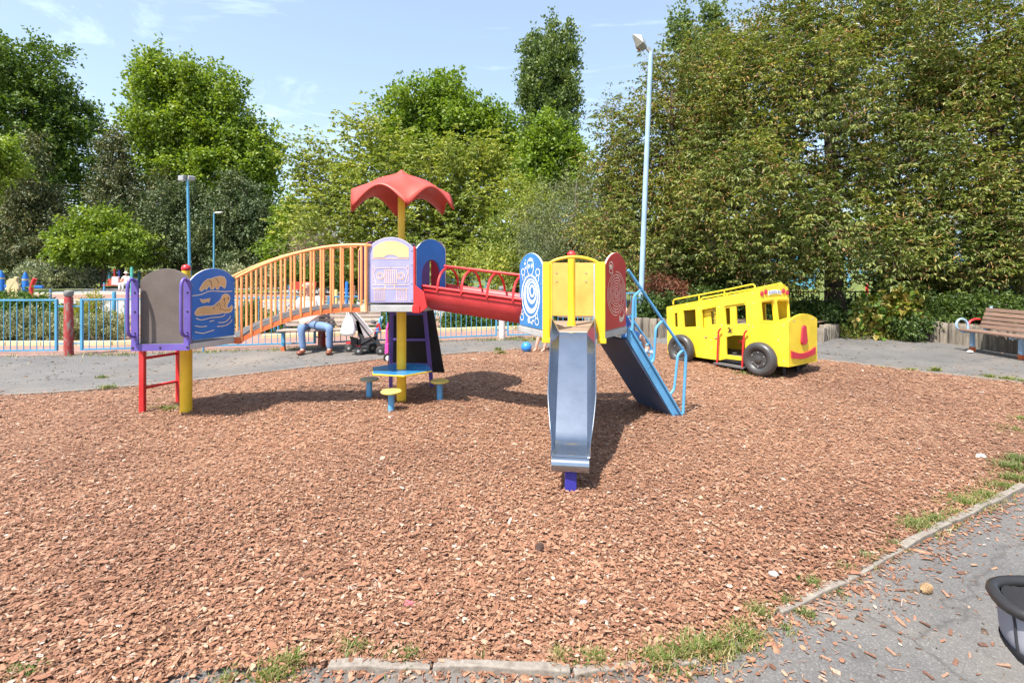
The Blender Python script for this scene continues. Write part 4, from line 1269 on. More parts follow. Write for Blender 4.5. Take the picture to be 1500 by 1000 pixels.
def hexdeck(c, R, deg, ztop, th, edge, topm, name='deck'):
    pts = hexpts(c, R, deg + 30)
    pts_c = [(p[0], p[1]) for p in pts]
    mb = MB()
    n = 6
    vs = [(x, y, ztop) for x, y in pts_c] + [(x, y, ztop - th) for x, y in pts_c]
    fs = [tuple(range(6)), tuple(range(11, 5, -1))] + [(i, (i + 1) % 6, 6 + (i + 1) % 6, 6 + i) for i in range(6)]
    d = mb.add(vs, fs).build(name, edge, CF, bevel=0.006)
    t = MB()
    pi = [(c[0] + (x - c[0]) * .965, c[1] + (y - c[1]) * .965) for x, y in pts_c]
    t.add([(x, y, ztop + .004) for x, y in pi] + [(x, y, ztop - .002) for x, y in pi], fs)
    t.build('deck_mat', topm, d)
    return d

def arch_outline(w, z0, z1, rise, n=14):
    pts = [(-w / 2, z0), (w / 2, z0), (w / 2, z1 - rise)]
    # circular arc through shoulders and crown, with rounded shoulders
    Rr = (w * w / 4 + rise * rise) / (2 * rise)
    zc = z1 - Rr
    a0 = math.asin(min(1, (w / 2) / Rr))
    for k in range(1, n):
        a = a0 - 2 * a0 * k / n
        pts.append((Rr * math.sin(a), zc + Rr * math.cos(a)))
    pts.append((-w / 2, z1 - rise))
    return pts

def panel(fr, z0, mat, s0=0.0, d=-0.012, th=0.02, w=.51, h=.765, rise=.12, holes=(), edge=None, name='panel', label=None, parent=None):
    f2 = Frame((fr.p(s0, 0, 0).x, fr.p(s0, 0, 0).y), fr.u, fr.n)
    o = MB().prism(arch_outline(w, z0, z0 + h, rise), holes, f2, d - th, d).build(name, mat, parent or CF, bevel=0.003, label=label)
    if edge is not None:
        out = arch_outline(w + .004, z0 - .002, z0 + h + .002, rise)
        inn = arch_outline(w - .004, z0 + .002, z0 + h - .002, rise)
        MB().prism(out, [inn], f2, d - th + .003, d - .003).build('panel_edge', edge, o)
    return o, f2, d

def bolts(fr, pts, d, parent, mat=None, r=.009):
    for s, z in pts:
        MB().lathe([(r, 0), (r, .004), (r * .6, .007)], fr.p(s, z, d), fr.n, 8).build('bolt', mat or GREYM, parent)

def ell(cx, cz, rx, rz, n=28, a0=0, a1=2 * PI):
    return [(cx + rx * math.cos(a0 + (a1 - a0) * k / n), cz + rz * math.sin(a0 + (a1 - a0) * k / n)) for k in range(n + (0 if abs(a1 - a0 - 2 * PI) < 1e-6 else 1))]

def poles():
    mb = MB()
    p = mb.lathe([(.0625, -.1), (.0625, DL - .065)], (CL[0], CL[1], 0), n=20).build('post', YEL, CF, True)
    p2 = MB().lathe([(.044, DL), (.044, 1.665)], (CL[0], CL[1], 0), n=18).build('upper_pole', YEL, CF, True)
    MB().sphere((CL[0], CL[1], 1.668), .05, sq=(1, 1, 1.0)).build('post_cap', RED, p2, True)
    MB().lathe([(.058, -.1), (.058, DC - .08)], (CC[0], CC[1], 0), n=20).build('post', YEL, CF, True)
    MB().lathe([(.044, DC), (.044, 2.80)], (CC[0], CC[1], 0), n=18).build('upper_pole', YEL, CF, True)
    MB().lathe([(.055, -.1), (.055, DS - .07)], (CS[0], CS[1] + .05, 0), n=20).build('post', YEL, CF, True)
    p3 = MB().lathe([(.05, DS), (.05, DS + .03), (.04, DS + .05), (.04, 1.80)], (CS[0] - .01, CS[1], 0), n=18).build('upper_pole', YEL, CF, True)
    MB().sphere((CS[0] - .01, CS[1], 1.815), .048, sq=(1, 1, 1)).build('post_cap', RED, p3, True)
poles()

hexdeck(CL, RL, AL, DL, .062, GALV, DGREY)
hexdeck(CC, RC, AC, DC, .078, GALV, DGREY)
hexdeck(CS, RS, AS, DS, .068, GALV, paint('littered_deck', (0.27, 0.19, 0.13), .9, .3, dirt=(.12, .08, .06)))

# --- left tower: brown back board in a purple frame, hippo panel, red ladder
fA = hexface(CL, RL, AL)
brn, f2, d = panel(fA, DL + .005, BROWNB, s0=.01, d=-.07, w=.52, h=.79, rise=.13)
fr_ = part_empty('purple_frame', CF)
MB().prism([(-.29, DL - .064), (.285, DL - .064), (.285, DL + .004), (-.29, DL + .004)], [], fA, .002, .02).build('frame_rail', PUR, fr_, bevel=.004)
bolts(fA, [(-.27, DL - .03), (.0, DL - .03), (.268, DL - .03)], .02, fr_, DKF, .011)
for sgn, s in ((-1, -.262), (1, .258)):
    MB().prism([(s - .034, DL + .004), (s + .034, DL + .004), (s + .034, 1.50), (s + .022, 1.555), (s - .012, 1.565), (s - .034, 1.53)], [], fA, -.02, .004).build('frame_board', PUR, fr_, bevel=.004)
    bolts(fA, [(s + .004, DL + .12), (s + .004, 1.22), (s + .004, 1.42)], .004, fr_, DKF, .010)
    path = [fA.p(s, 1.545, .0), fA.p(s - .003, 1.56, .05), fA.p(s - .008, 1.53, .085), fA.p(s - .01, 1.44, .098), fA.p(s - .01, 1.09, .098), fA.p(s - .008, 1.0, .085), fA.p(s, .968, .05), fA.p(s, .968, .0)]
    MB().tube(catmull(path, 5), .017, 10).build('grab_handle', PUR, fr_, True)

fB = hexface(CL, RL, AL + 60)
hip, f2, d = panel(fB, DL + .03, BLUEP, edge=CREAM, label='blue panel carved with a wallowing hippo')
def hp(l): return [((x - 937) / 465 * .51, DL + .03 + (860 - y) / 1000) for x, y in l]
hippo = [(740, 560), (770, 520), (830, 505), (905, 510), (945, 500), (960, 480), (985, 465), (1010, 440), (1025, 400), (1060, 380), (1100, 395), (1115, 430), (1105, 470), (1085, 500), (1080, 530), (1100, 545), (1135, 510), (1145, 545), (1130, 585), (1090, 597), (1030, 590), (1000, 600), (830, 600), (760, 600), (740, 580)]
pair = [(785, 320), (800, 290), (830, 240), (870, 210), (910, 205), (950, 190), (1000, 180), (1050, 190), (1070, 230), (1065, 300), (1050, 320), (1035, 300), (1000, 285), (985, 325), (965, 325), (950, 290), (935, 320), (905, 325), (895, 290), (870, 300), (860, 330), (845, 310), (825, 325), (805, 340)]
ears = [(790, 420), (815, 432), (850, 430), (900, 420), (885, 465), (860, 455), (840, 465), (810, 460)]
mb = MB()
for sh in (hippo, pair, ears): mb.prism(hp(sh), [], f2, d, d + .003)
mb.build('hippo_carving', SAND, hip)
mb = MB()
for sh in (hippo, pair, ears): mb.stroke(hp(sh), .006, f2, d + .004, True)
for l in ([(715, 385), (800, 375), (880, 345), (960, 345), (1060, 355), (1140, 353)], [(750, 625), (810, 650), (900, 635), (1020, 635), (1060, 610)], [(740, 705), (800, 722), (865, 722)], [(740, 770), (820, 795), (880, 785), (940, 775)], [(890, 675), (940, 668)], [(985, 695), (1050, 700), (1100, 670), (1120, 635)], [(970, 738), (1050, 740), (1110, 715), (1140, 675)]):
    q = hp(l)
    mb.stroke([(p.x, p.y) for p in catmull([(a, b, 0) for a, b in q], 4)], .008, f2, d + .004)
mb.build('carved_lines', CREAM, hip)
mb = MB()
for l in ([(930, 520), (940, 550)], [(985, 470), (1010, 520), (1000, 555)], [(965, 485), (985, 520)], [(1010, 545), (1060, 570), (1120, 560)], [(880, 215), (905, 250)], [(950, 195), (975, 225), (990, 260)], [(905, 235), (915, 290)], [(1040, 440), (1060, 470), (1050, 520)]):
    mb.stroke(hp(l), .006, f2, d + .0045)
for x, y in ((1052, 438), (1095, 432)): mb.prism([(a, b) for a, b in ell(*hp([(x, y)])[0], .008, .010, 10)], [], f2, d + .003, d + .005)
mb.build('carved_grooves', DGREY, hip, kind='stuff')
bolts(f2, [(-.24, DL + .06), (.24, DL + .06), (-.24, DL + .62), (.24, DL + .62), (.24, DL + .36)], d, hip, GREYM, .007)

lad = part_empty('ladder', CF)
v1, v2 = hexpts(CL, RL, AL + 30 + 180)[0:2]
P5 = hexpts(CL, RL, AL - 90)
a, b = Vector((P5[0][0], P5[0][1], 0)), Vector((P5[5][0], P5[5][1], 0))
fld = hexface(CL, RL, AL - 120)
for s in (-.215, .20):
    MB().bar(fld.p(s, -.08, -.02), fld.p(s, DL - .06, -.02), .06, .05, (0, 1, 0)).build('ladder_leg', RED, lad, bevel=.008)
for z in (.30, .64):
    MB().tube([fld.p(-.19, z, -.02), fld.p(.175, z, -.02)], .0165, 10).build('rung', RED, lad, True)

# --- bridge
br = part_empty('bridge', CF)
nv0, nv1 = hexpts(CL, RL, AL + 90)[0], hexpts(CL, RL, AL + 150)[0]
cv0, cv1 = hexpts(CC, RC, AC - 30)[0], hexpts(CC, RC, AC - 90)[0]
NA, NB = Vector((nv0[0], nv0[1], 0)), Vector((cv0[0], cv0[1], 0))
FA_, FB_ = Vector((nv1[0], nv1[1], 0)), Vector((cv1[0], cv1[1], 0))
def zb(t): return DL - .02 + (DC - DL - .005) * (2.25 * t - 1.25 * t * t)          # arched deck
def zr(t): return 1.56 + .375 * (2.15 * t - 1.15 * t * t)
n = 18
mb = MB(); vs = []
for i in range(n + 1):
    t = i / n
    a, b = NA.lerp(NB, t), FA_.lerp(FB_, t)
    for p, q in ((a, 0), (b, 0), (b, -.03), (a, -.03)):
        vs.append(p + Vector((0, 0, zb(t) + q)))
fs = [(i * 4 + k, i * 4 + (k + 1) % 4, (i + 1) * 4 + (k + 1) % 4, (i + 1) * 4 + k) for i in range(n) for k in range(4)] + [(0, 1, 2, 3), (n * 4 + 3, n * 4 + 2, n * 4 + 1, n * 4)]
mb.add(vs, fs).build('bridge_deck', DGREY, br)
off = Vector((.08, -1, 0)).normalized()
for P0, P1, sgn in ((NA, NB, 1), (FA_, FB_, -1)):
    edge = [P0.lerp(P1, i / n) + off * .012 * sgn + Vector((0, 0, zb(i / n) - .035)) for i in range(n + 1)]
    m2 = MB()
    for a, b in zip(edge[:-1], edge[1:]): m2.bar(a, b, .02, .05)
    m2.build('bridge_edge', ORD, br)
    rail = [P0.lerp(P1, i / n) + off * .03 * sgn + Vector((0, 0, zr(i / n))) for i in range(n + 1)]
    MB().tube(rail, .019, 10).build('handrail', ORG, br, True)
    k = 13
    for i in range(k):
        t = (i + .55) / k
        p = P0.lerp(P1, t) + off * .03 * sgn
        MB().tube([p + Vector((0, 0, zr(t) - .01)), p + Vector((0, 0, zb(t) + .01)), p - off * .02 * sgn + Vector((0, 0, zb(t) - .055))], .0145, 8).build('baluster', ORG, br, True)
for P, z in ((NA, DL - .03), (NB, DC - .04)):
    MB().box(P + off * .02 + Vector((.02 if P is NA else -.02, 0, z)), (.07, .05, .075)).build('bracket', ORD if P is NA else PEACH, br, bevel=.006)
MB().tube([NB + off * .03 + Vector((.0, 0, DC - .06)), NB + off * .03 + Vector((0, 0, zr(1)))], .018, 10).build('end_post', ORG, br, True)
MB().tube([NB + off * .03 + Vector((0, 0, zr(1) - .005)), NB + Vector((.05, -.0, zr(1) - .005))], .018, 10).build('end_rail', ORG, br, True)

# --- canopy tower
fC = hexface(CC, RC, AC)
trk, f2, d = panel(fC, DC + .03, LAV, d=.0, h=.74, edge=CREAM, label='lavender panel with a carved truck front and yellow window')
def tp(l): return [((x - 442) / 555 * .51, DC + .03 + (860 - y) / 795 * .74) for x, y in l]
win = [(225, 310), (222, 200), (255, 170), (320, 133), (380, 115), (442, 110), (505, 115), (565, 133), (630, 168), (663, 195), (666, 310), (540, 308), (505, 288), (470, 278), (430, 276), (390, 282), (355, 308)]
MB().prism(tp(win), [], f2, d, d + .003).build('truck_window', paint('pale_yellow_panel', (0.76, 0.62, 0.25), .5, .03), trk)
mb = MB()
def sk(l, w=.006, closed=False): mb.stroke(tp(l), w, f2, d + .004, closed)
sk(win, .005, True)
sk([(205, 325), (668, 325)], .008)
sk([(262, 630), (240, 560), (230, 500), (245, 460), (280, 438), (605, 438), (640, 460), (655, 500), (640, 560), (622, 630)], .007)
sk([(215, 405), (215, 590), (245, 615)], .005); sk([(665, 405), (665, 590), (640, 615)], .005); sk([(225, 410), (250, 450)], .006); sk([(655, 410), (635, 450)], .006)
for k in range(7): sk([(372 + k * 24, 462), (372 + k * 24, 622)], .008)
sk([(360, 462), (528, 462)], .005); sk([(360, 622), (528, 622)], .005)
for x in (313, 571):
    for r in (44, 26): mb.stroke(tp(ell(x, 538, r, r, 20)), .007, f2, d + .004, True)
sk([(208, 645), (668, 645), (668, 692), (208, 692)], .007, True); sk([(375, 645), (375, 692)], .012); sk([(490, 645), (490, 692)], .012)
for x0, x1 in ((240, 362), (518, 640)):
    sk([(x0, 695), (x1, 695), (x1, 832), (x0, 832)], .008, True)
    for r in range(5):
        for c in range(5): sk([(x0 + 14 + c * 22, 722 + r * 24), (x0 + 28 + c * 22, 706 + r * 24)], .0055)
mb.build('truck_carving', PEACH, trk)
bolts(f2, [(s, DC + .03 + z) for s in (-.24, .24) for z in (.03, .22, .43, .59)] + [(0, DC + .43)], d, trk, GREYM, .007)
for s in (-.275, .275):
    MB().prism([(s - .028, DC - .085), (s + .028, DC - .085), (s + .028, DC - .01), (s - .028, DC - .01)], [], fC, .001, .014).build('corner_bracket', PEACH if s < 0 else RED, CF, bevel=.003)
MB().prism([(.262, DC - .01), (.282, DC - .01), (.282, 1.92), (.262, 1.92)], [], fC, -.03, .012).build('side_board', RED, CF, bevel=.003)
MB().prism([(-.29, DC - .01), (-.262, DC - .01), (-.262, 1.93), (-.29, 1.93)], [], fC, -.03, .012).build('side_board', PEACH, CF, bevel=.003)
# arched blue panel over the tunnel mouth
fD = hexface(CC, RC, AC + 60)
zz = DC + .03
hole = [(-.17, zz + .02), (.17, zz + .02), (.17, zz + .30)] + [(.17 * math.cos(a), zz + .30 + .19 * math.sin(a)) for a in [PI * k / 10 for k in range(1, 10)]] + [(-.17, zz + .30)]
panel(fD, zz, BLUEP, d=.0, h=.73, holes=[hole], edge=CREAM, label='blue panel with an arched opening')
panel(hexface(CC, RC, AC + 120), zz, MAROON, d=.0, h=.73, edge=CREAM)
panel(hexface(CC, RC, AC + 180), zz, PURD, d=.0, h=.70)
panel(hexface(CC, RC, AC - 120), zz, PURD, d=.0, h=.73, edge=ORG)

# canopy roof: six drooping points, thick moulded plastic
def canopy():
    nt, nr = 96, 14
    vs = []
    for j in range(nr + 1):
        t = j / nr
        for i in range(nt):
            th = 2 * PI * i / nt
            a = th - math.radians(-42)
            c3 = (1 - abs(math.sin(3 * a))) ** 1.0
            rim = .585 + .085 * c3
            r = rim * t
            z = 2.875 - .07 * (1 - math.exp(-9 * t)) - .165 * t - .03 * t ** 3 * (1 - c3) - .27 * c3 * t ** 3.6 + .025 * c3 * math.sin(PI * t)
            vs.append((CC[0] + r * math.sin(th), CC[1] - r * math.cos(th), z))
    fs = [(j * nt + i, j * nt + (i + 1) % nt, (j + 1) * nt + (i + 1) % nt, (j + 1) * nt + i) for j in range(nr) for i in range(nt)]
    me_ = MB().add(vs, fs)
    o = me_.build('canopy', REDF, CF, True)
    s = o.modifiers.new('thickness', 'SOLIDIFY'); s.thickness = .018; s.offset = 0
canopy()

# table and the dark climbing panel under the tower
tb = [(CC[0] + .40 * math.sin(math.radians(60 * k + 16)), CC[1] - .40 * math.cos(math.radians(60 * k + 16))) for k in range(6)]
fs6 = [tuple(range(6)), tuple(range(11, 5, -1))] + [(i, (i + 1) % 6, 6 + (i + 1) % 6, 6 + i) for i in range(6)]
tt = MB().add([(x, y, .435) for x, y in tb] + [(x, y, .418) for x, y in tb], fs6).build('table_top', YELP, CF, bevel=.003)
MB().add([(CC[0] + (x - CC[0]) * .985, CC[1] + (y - CC[1]) * .985, .440) for x, y in tb] + [(CC[0] + (x - CC[0]) * .985, CC[1] + (y - CC[1]) * .985, .434) for x, y in tb], fs6).build('table_surface', paint('table_blue', (0.03, 0.22, 0.50), .22, .08), tt)
MB().lathe([(.09, .395), (.09, .417)], (CC[0], CC[1], 0), n=16).build('table_collar', YEL, CF, True)

cp = part_empty('climbing_panel', CF)
T0, T1 = PT(569, 452, 6.82), PT(634, 452, 6.82)
B0, B1 = PT(569, 542, 7.22), PT(651, 545, 7.22)
T0.z = T1.z = DC - .08
nrm = (T1 - T0).cross(B0 - T0).normalized() * .012
q = [T0, T1, B1, B0]
MB().add([p + nrm for p in q] + [p - nrm for p in q], [(0, 1, 2, 3), (7, 6, 5, 4)] + [(i, (i + 1) % 4, 4 + (i + 1) % 4, 4 + i) for i in range(4)]).build('rubber_sheet', BLACK, cp)
fw = Vector((0, -.035, 0))
R0a, R0b = PT(622, 452, 6.80), PT(634, 562, 7.15)
R0a.z = DC - .08
MB().bar(R0a + fw, Vector((R0b.x, R0b.y - .035, -.05)), .05, .035).build('rail', PUR, cp, bevel=.005)
R1a, R1b = PT(575, 452, 6.80), PT(573, 562, 7.15)
R1a.z = DC - .08
MB().bar(R1a + fw, Vector((R1b.x, R1b.y - .035, -.05)), .05, .035).build('rail', PUR, cp, bevel=.005)
for y, Yd in ((459, 6.83), (497, 6.98), (533, 7.12)):
    MB().bar(PT(574, y, Yd) + fw * .8, PT(624 + (y - 459) * .1, y, Yd) + fw * .8, .03, .035).build('rung', PUR, cp, bevel=.004)

# --- red half-pipe tunnel
tn = part_empty('tunnel', CF)
ax = Vector((CS[0] - CC[0], CS[1] - CC[1], 0)); ax.normalize()
pr = Vector((ax.y, -ax.x, 0))
S0 = Vector((CC[0], CC[1], 0)) + ax * .40
S1 = Vector((CC[0], CC[1], 0)) + ax * 1.665
rt = .235
def rimz(t): return 1.478 - .135 * t
prof = [(-rt, 0), (-rt, -.05)] + [(-rt * math.cos(a), -.06 - rt * math.sin(a)) for a in [PI * k / 16 for k in range(1, 16)]] + [(rt, -.05), (rt, 0)]
vs = []; N = 12
for i in range(N + 1):
    t = i / N
    p = S0.lerp(S1, t)
    for x, z in prof: vs.append(p + pr * x + Vector((0, 0, rimz(t) + z)))
m = len(prof)
fs = [(i * m + k, i * m + k + 1, (i + 1) * m + k + 1, (i + 1) * m + k) for i in range(N) for k in range(m - 1)]
o = MB().add(vs, fs).build('trough', REDT, tn, True)
s = o.modifiers.new('thickness', 'SOLIDIFY'); s.thickness = .012; s.offset = -1
for sg in (-1, 1):
    mm = MB()
    mm.tube([S0 + pr * (rt + .012) * sg + Vector((0, 0, rimz(0) - .002)), S1 + pr * (rt + .012) * sg + Vector((0, 0, rimz(1) - .002))], .017, 10)
    mm.build('rim_rail', RED, tn, True)
    MB().bar(S0 + pr * (rt + .008) * sg + Vector((0, 0, rimz(0) - .045)), S1 + pr * (rt + .008) * sg + Vector((0, 0, rimz(1) - .045)), .012, .02).build('rim_strip', RED, tn)
for t in (.20, .44, .69, .93):
    p = S0.lerp(S1, t)
    hoop = [p + pr * (rt + .02) * math.cos(a) + Vector((0, 0, rimz(t) - .03 + (.255) * math.sin(a) ** .9)) for a in [PI * k / 18 for k in range(19)]]
    MB().tube(hoop, .0145, 8).build('hoop', RED, tn, True)
MB().tube([S0.lerp(S1, .18) + pr * .05 + Vector((0, 0, rimz(.18) + .245)), S0.lerp(S1, .97) + pr * .05 + Vector((0, 0, rimz(.97) + .245))], .0155, 10).build('top_bar', RED, tn, True)
# end plate beside the lavender panel
e0 = Vector((*hexpts(CC, RC, AC + 30)[0], 0))
fE = Frame((e0.x, e0.y), ax, pr)
MB().prism([(-.005, 1.165), (.06, 1.165), (.16, 1.235), (.12, 1.40), (.03, 1.46), (-.005, 1.49)], [], fE, -.01, .012).build('end_plate', RED, tn, bevel=.004)
MB().prism([(-.02, DC - .085), (.07, DC - .085), (.07, DC - .0), (-.02, DC - .0)], [], fE, .013, .028).build('bracket', RED, tn, bevel=.004)

# --- slide tower
fL = hexface(CS, RS, AS - 60); fR = hexface(CS, RS, AS + 60); fF = hexface(CS, RS, AS); fBk = hexface(CS, RS, AS + 180)
fSt = hexface(CS, RS, AS + 120); fTu = hexface(CS, RS, AS - 120)
tur, f2, d = panel(fL, DS + .01, BLUET, s0=-.01, d=.0, edge=WHITE, label='blue panel printed with a white turtle')
def up(l): return [((x - 287) / 265 * .51, DS + .01 + (850 - y) / 840 * .765) for x, y in l]
mb = MB(); mbb = MB()
def disc(M, cx, cy, rx, ry, h): M.prism(up(ell(cx, cy, rx, ry, 30)), [], f2, d, d + h)
disc(mb, 287, 500, 108, 248, .001); disc(mbb, 287, 500, 97, 228, .0016)
disc(mb, 291, 495, 85, 200, .0022); disc(mbb, 299, 478, 66, 160, .0028)
disc(mb, 303, 457, 56, 128, .0034); disc(mbb, 308, 442, 42, 98, .0040)
disc(mb, 310, 437, 31, 72, .0046); disc(mbb, 311, 437, 19, 42, .0052)
for cx, cy, rx, ry in ((287, 165, 42, 102), (200, 225, 26, 42), (372, 225, 26, 42), (185, 752, 25, 42), (362, 772, 25, 42)):
    mb.stroke(up(ell(cx, cy, rx - 4, ry - 5, 24)), .011, f2, d + .002, True)
for l in ([(190, 262), (200, 320)], [(218, 262), (226, 300)], [(360, 262), (345, 300)], [(385, 262), (378, 330)], [(178, 712), (192, 660)], [(203, 715), (212, 690)], [(350, 735), (345, 690)], [(374, 735), (362, 660)]):
    mb.stroke(up(l), .010, f2, d + .002)
for cx, cy, rx, ry in ((268, 160, 9, 24), (303, 155, 9, 24), (287, 85, 26, 18), (222, 130, 7, 17), (230, 180, 7, 15), (228, 92, 4, 8), (270, 775, 13, 34), (296, 795, 8, 12), (318, 772, 9, 14), (308, 808, 5, 8)): disc(mb, cx, cy, rx, ry, .002)
mb.build('turtle_print', WHITE, tur); mbb.build('shell_rings', BLUET, tur)
bolts(f2, [(.235, DS + .64), (.235, DS + .46)], d, tur, GREYM, .006)

maz, f3, d = panel(fR, DS + .01, MAROON, s0=.0, d=.0, edge=CREAM, label='dark red panel engraved with a round maze')
def rp_(l): return [((x - 357) / 285 * .51, DS + .01 + (1037 - y) / 927 * .765) for x, y in l]
mb = MB()
rr_ = random.Random(4)
for q in (1.0, .87, .73, .60, .47, .34, .22, .12):
    st = rr_.uniform(0, 6.28)
    gaps = 2 if q > .3 else 1
    for g in range(gaps):
        a0 = st + g * 2 * PI / gaps; a1 = a0 + 2 * PI / gaps - .28
        mb.stroke(rp_(ell(357, 610, 122 * q, 268 * q, 26, a0, a1)), .0065, f3, d + .003)
for k in range(9):
    a = rr_.uniform(0, 6.28); q = rr_.choice([.87, .73, .60, .47, .34])
    mb.stroke(rp_([(357 + 122 * q * math.cos(a), 610 + 268 * q * math.sin(a)), (357 + 122 * (q + .13) * math.cos(a), 610 + 268 * (q + .13) * math.sin(a))]), .006, f3, d + .003)
for cx, cy, rx, ry in ((282, 262, 26, 42), (282, 330, 24, 28)): mb.stroke(rp_(ell(cx, cy, rx, ry, 18)), .009, f3, d + .003, True)
mb.prism(rp_(ell(282, 275, 13, 22, 12)), [], f3, d, d + .003)
mb.stroke(rp_([(282, 215), (284, 235)]), .012, f3, d + .003)
for r in (0, 26, 52): mb.stroke(rp_([(395, 890 + r), (415, 925 + r * .8), (445, 920 + r * .7), (466, 880 + r * .5)]), .012, f3, d + .003)
mb.stroke(rp_([(466, 900), (468, 850), (458, 815)]), .010, f3, d + .003)
mb.build('maze_engraving', CREAM, maz)

# yellow guards either side of the slide mouth, rear board, inner frames
for s, sg in ((-.27, -1), (.265, 1)):
    f = fF
    MB().prism([(s - .035, DS - .09), (s + .035, DS - .09), (s + .035, 1.735), (s - .035, 1.735)], [], f, -.03, .012).build('guard_board', YEL, CF, bevel=.006)
    MB().prism([(s - sg * .045 - .012, DS - .02), (s - sg * .045 + .012, DS - .02), (s - sg * .045 + .012, 1.72), (s - sg * .045 - .012, 1.72)], [], f, -.11, .0).build('guard_flange', YEL, CF, bevel=.006)
    MB().box(f.p(s, DS - .085, .02), (.085, .05, .045), rz=math.radians(AS)).build('corner_bracket', YEL, CF, bevel=.005)
rb = MB().prism([(-.285, DS + .06), (.285, DS + .06), (.285, 1.735), (-.285, 1.735)], [], fBk, -.02, .0).build('rear_board', ORY, CF, bevel=.004)
bolts(fBk, [(s, z) for s in (-.17, .17) for z in (1.52, 1.62)], -.027, rb, GREYM, .008)
MB().prism([(.2, DS), (.27, DS), (.27, 1.72), (.2, 1.72)], [], fTu, -.05, -.02).build('frame_board', RED, CF, bevel=.004)
MB().prism([(-.27, DS), (-.2, DS), (-.2, 1.72), (-.27, 1.72)], [], fTu, -.05, -.02).build('frame_board', RED, CF, bevel=.004)
MB().prism([(-.27, DS), (-.2, DS), (-.2, 1.72), (-.27, 1.72)], [], fSt, -.05, -.02).build('frame_board', PALEB, CF, bevel=.004)
MB().prism([(.2, DS), (.27, DS), (.27, 1.72), (.2, 1.72)], [], fSt, -.05, -.02).build('frame_board', PALEB, CF, bevel=.004)
MB().tube(catmull([fF.p(-.255, 1.60, -.02), fF.p(-.245, 1.70, -.02), fF.p(-.20, 1.745, -.02), fF.p(-.1, 1.775, -.02), fF.p(0, 1.785, -.02), fF.p(.1, 1.775, -.02), fF.p(.20, 1.745, -.02), fF.p(.245, 1.70, -.02), fF.p(.255, 1.60, -.02)], 5), .016, 10).build('guard_rail', YEL, CF, True)

# --- steel slide
sl = part_empty('slide', CF)
top = Vector((.601, 5.02, 0)); lip = Vector((.428, 3.76, 0))
sdv = (lip - top); SL = sdv.length; sdv.normalize()
sp = Vector((-sdv.y, sdv.x, 0))
cpts = catmull([(-.02, 1.05, 0), (.05, 1.048, 0), (.12, 1.0, 0), (.35, .815, 0), (.62, .59, 0), (.84, .40, 0), (.93, .325, 0), (.98, .30, 0), (1.06, .288, 0), (SL - .02, .281, 0)], 4)
def bw(x): return .135 - .008 * x
def sm(x, a, b):
    t = min(1, max(0, (x - a) / (b - a))); return t * t * (3 - 2 * t)
def sh(x):   # side height
    return .118 + .022 * math.sin(min(1, max(0, x / .9)) * PI) - (.130) * sm(x, .74, SL - .06) + .016
def so(x):
    return .072 - .052 * sm(x, .70, 1.12)
vs = []
for p in cpts:
    q = top + sdv * p.x + Vector((0, 0, p.y))
    vs += [q + sp * bw(p.x) * k for k in (-1, -.985, .985, 1)]
m = len(cpts)
def strips(m, n): return [(n * i + k, n * i + k + 1, n * i + n + k + 1, n * i + n + k) for i in range(m - 1) for k in range(n - 1)]
o = MB().add(vs, strips(m, 4)).build('slide_bed', STEEL, sl, True)
s = o.modifiers.new('thickness', 'SOLIDIFY'); s.thickness = .004; s.offset = -1
for sg in (-1, 1):
    vs = []
    for p in cpts:
        if p.x < .0: pass
        q = top + sdv * p.x + Vector((0, 0, p.y)) + sp * bw(p.x) * sg
        hgt = sh(p.x)
        vs += [q + (sp * so(p.x) * sg + Vector((0, 0, hgt))) * k for k in (0, .02, .98, 1)]
    o = MB().add(vs, strips(m, 4)).build('slide_side', STEEL, sl, True)
    s = o.modifiers.new('thickness', 'SOLIDIFY'); s.thickness = .004; s.offset = 0
    rim = [Vector(vs[4 * i + 3]) for i in range(m)]
    MB().tube(rim, .005, 6).build('side_rim', STEEL, sl, True)
lp = []
end = top + sdv * (SL - .02) + Vector((0, 0, .281))
for k in range(13):
    a = math.radians(90 - k * 15)
    lp.append(end + sdv * (.052 * math.cos(a)) + Vector((0, 0, -.052 + .052 * math.sin(a))))
vs = []
for p in lp: vs += [p + sp * .138 * k for k in (-1, -.985, .985, 1)]
o = MB().add(vs, strips(len(lp), 4)).build('slide_lip', STEEL, sl, True)
s = o.modifiers.new('thickness', 'SOLIDIFY'); s.thickness = .004; s.offset = -1
MB().bar(end - sdv * .03 + Vector((0, 0, -.37)), end - sdv * .03 + Vector((0, 0, -.06)), .085, .07, (0, 1, 0)).build('slide_post', BLUED, sl, bevel=.006)
MB().bar(top + sdv * .0 + Vector((0, 0, .995)), top + sdv * .06 + Vector((0, 0, .985)), .26, .03).build('slide_bracket', GREYM, sl)

# --- blue stairs
st = part_empty('stairs', CF)
NV = Vector((*hexpts(CS, RS, AS + 90)[0], 0)); FV = Vector((*hexpts(CS, RS, AS + 150)[0], 0))
sdir = Vector((fSt.n.x, fSt.n.y, 0))
RUN = .72
fN = Frame((NV.x, NV.y), sdir, Vector((sdir.y, -sdir.x, 0)))
fFr = Frame((FV.x, FV.y), sdir, Vector((sdir.y, -sdir.x, 0)))
def ssl(a): return DS - .05 - (DS - .05) * a / RUN
for f, sg in ((fN, 1), (fFr, -1)):
    pl = [(-.0, DS - .01), (.05, DS - .01), (RUN + .045, .0), (RUN + .045, -.05), (RUN - .05, -.05), (-.0, DS - .14)]
    MB().prism(pl, [], f, -.012, .012).build('stringer', BLUEL, st, bevel=.004)
    MB().bar(f.p(.03, DS - .03, .02 * sg), f.p(RUN + .02, .02, .02 * sg), .03, .02).build('stringer_flange', BLUEL, st, bevel=.003)
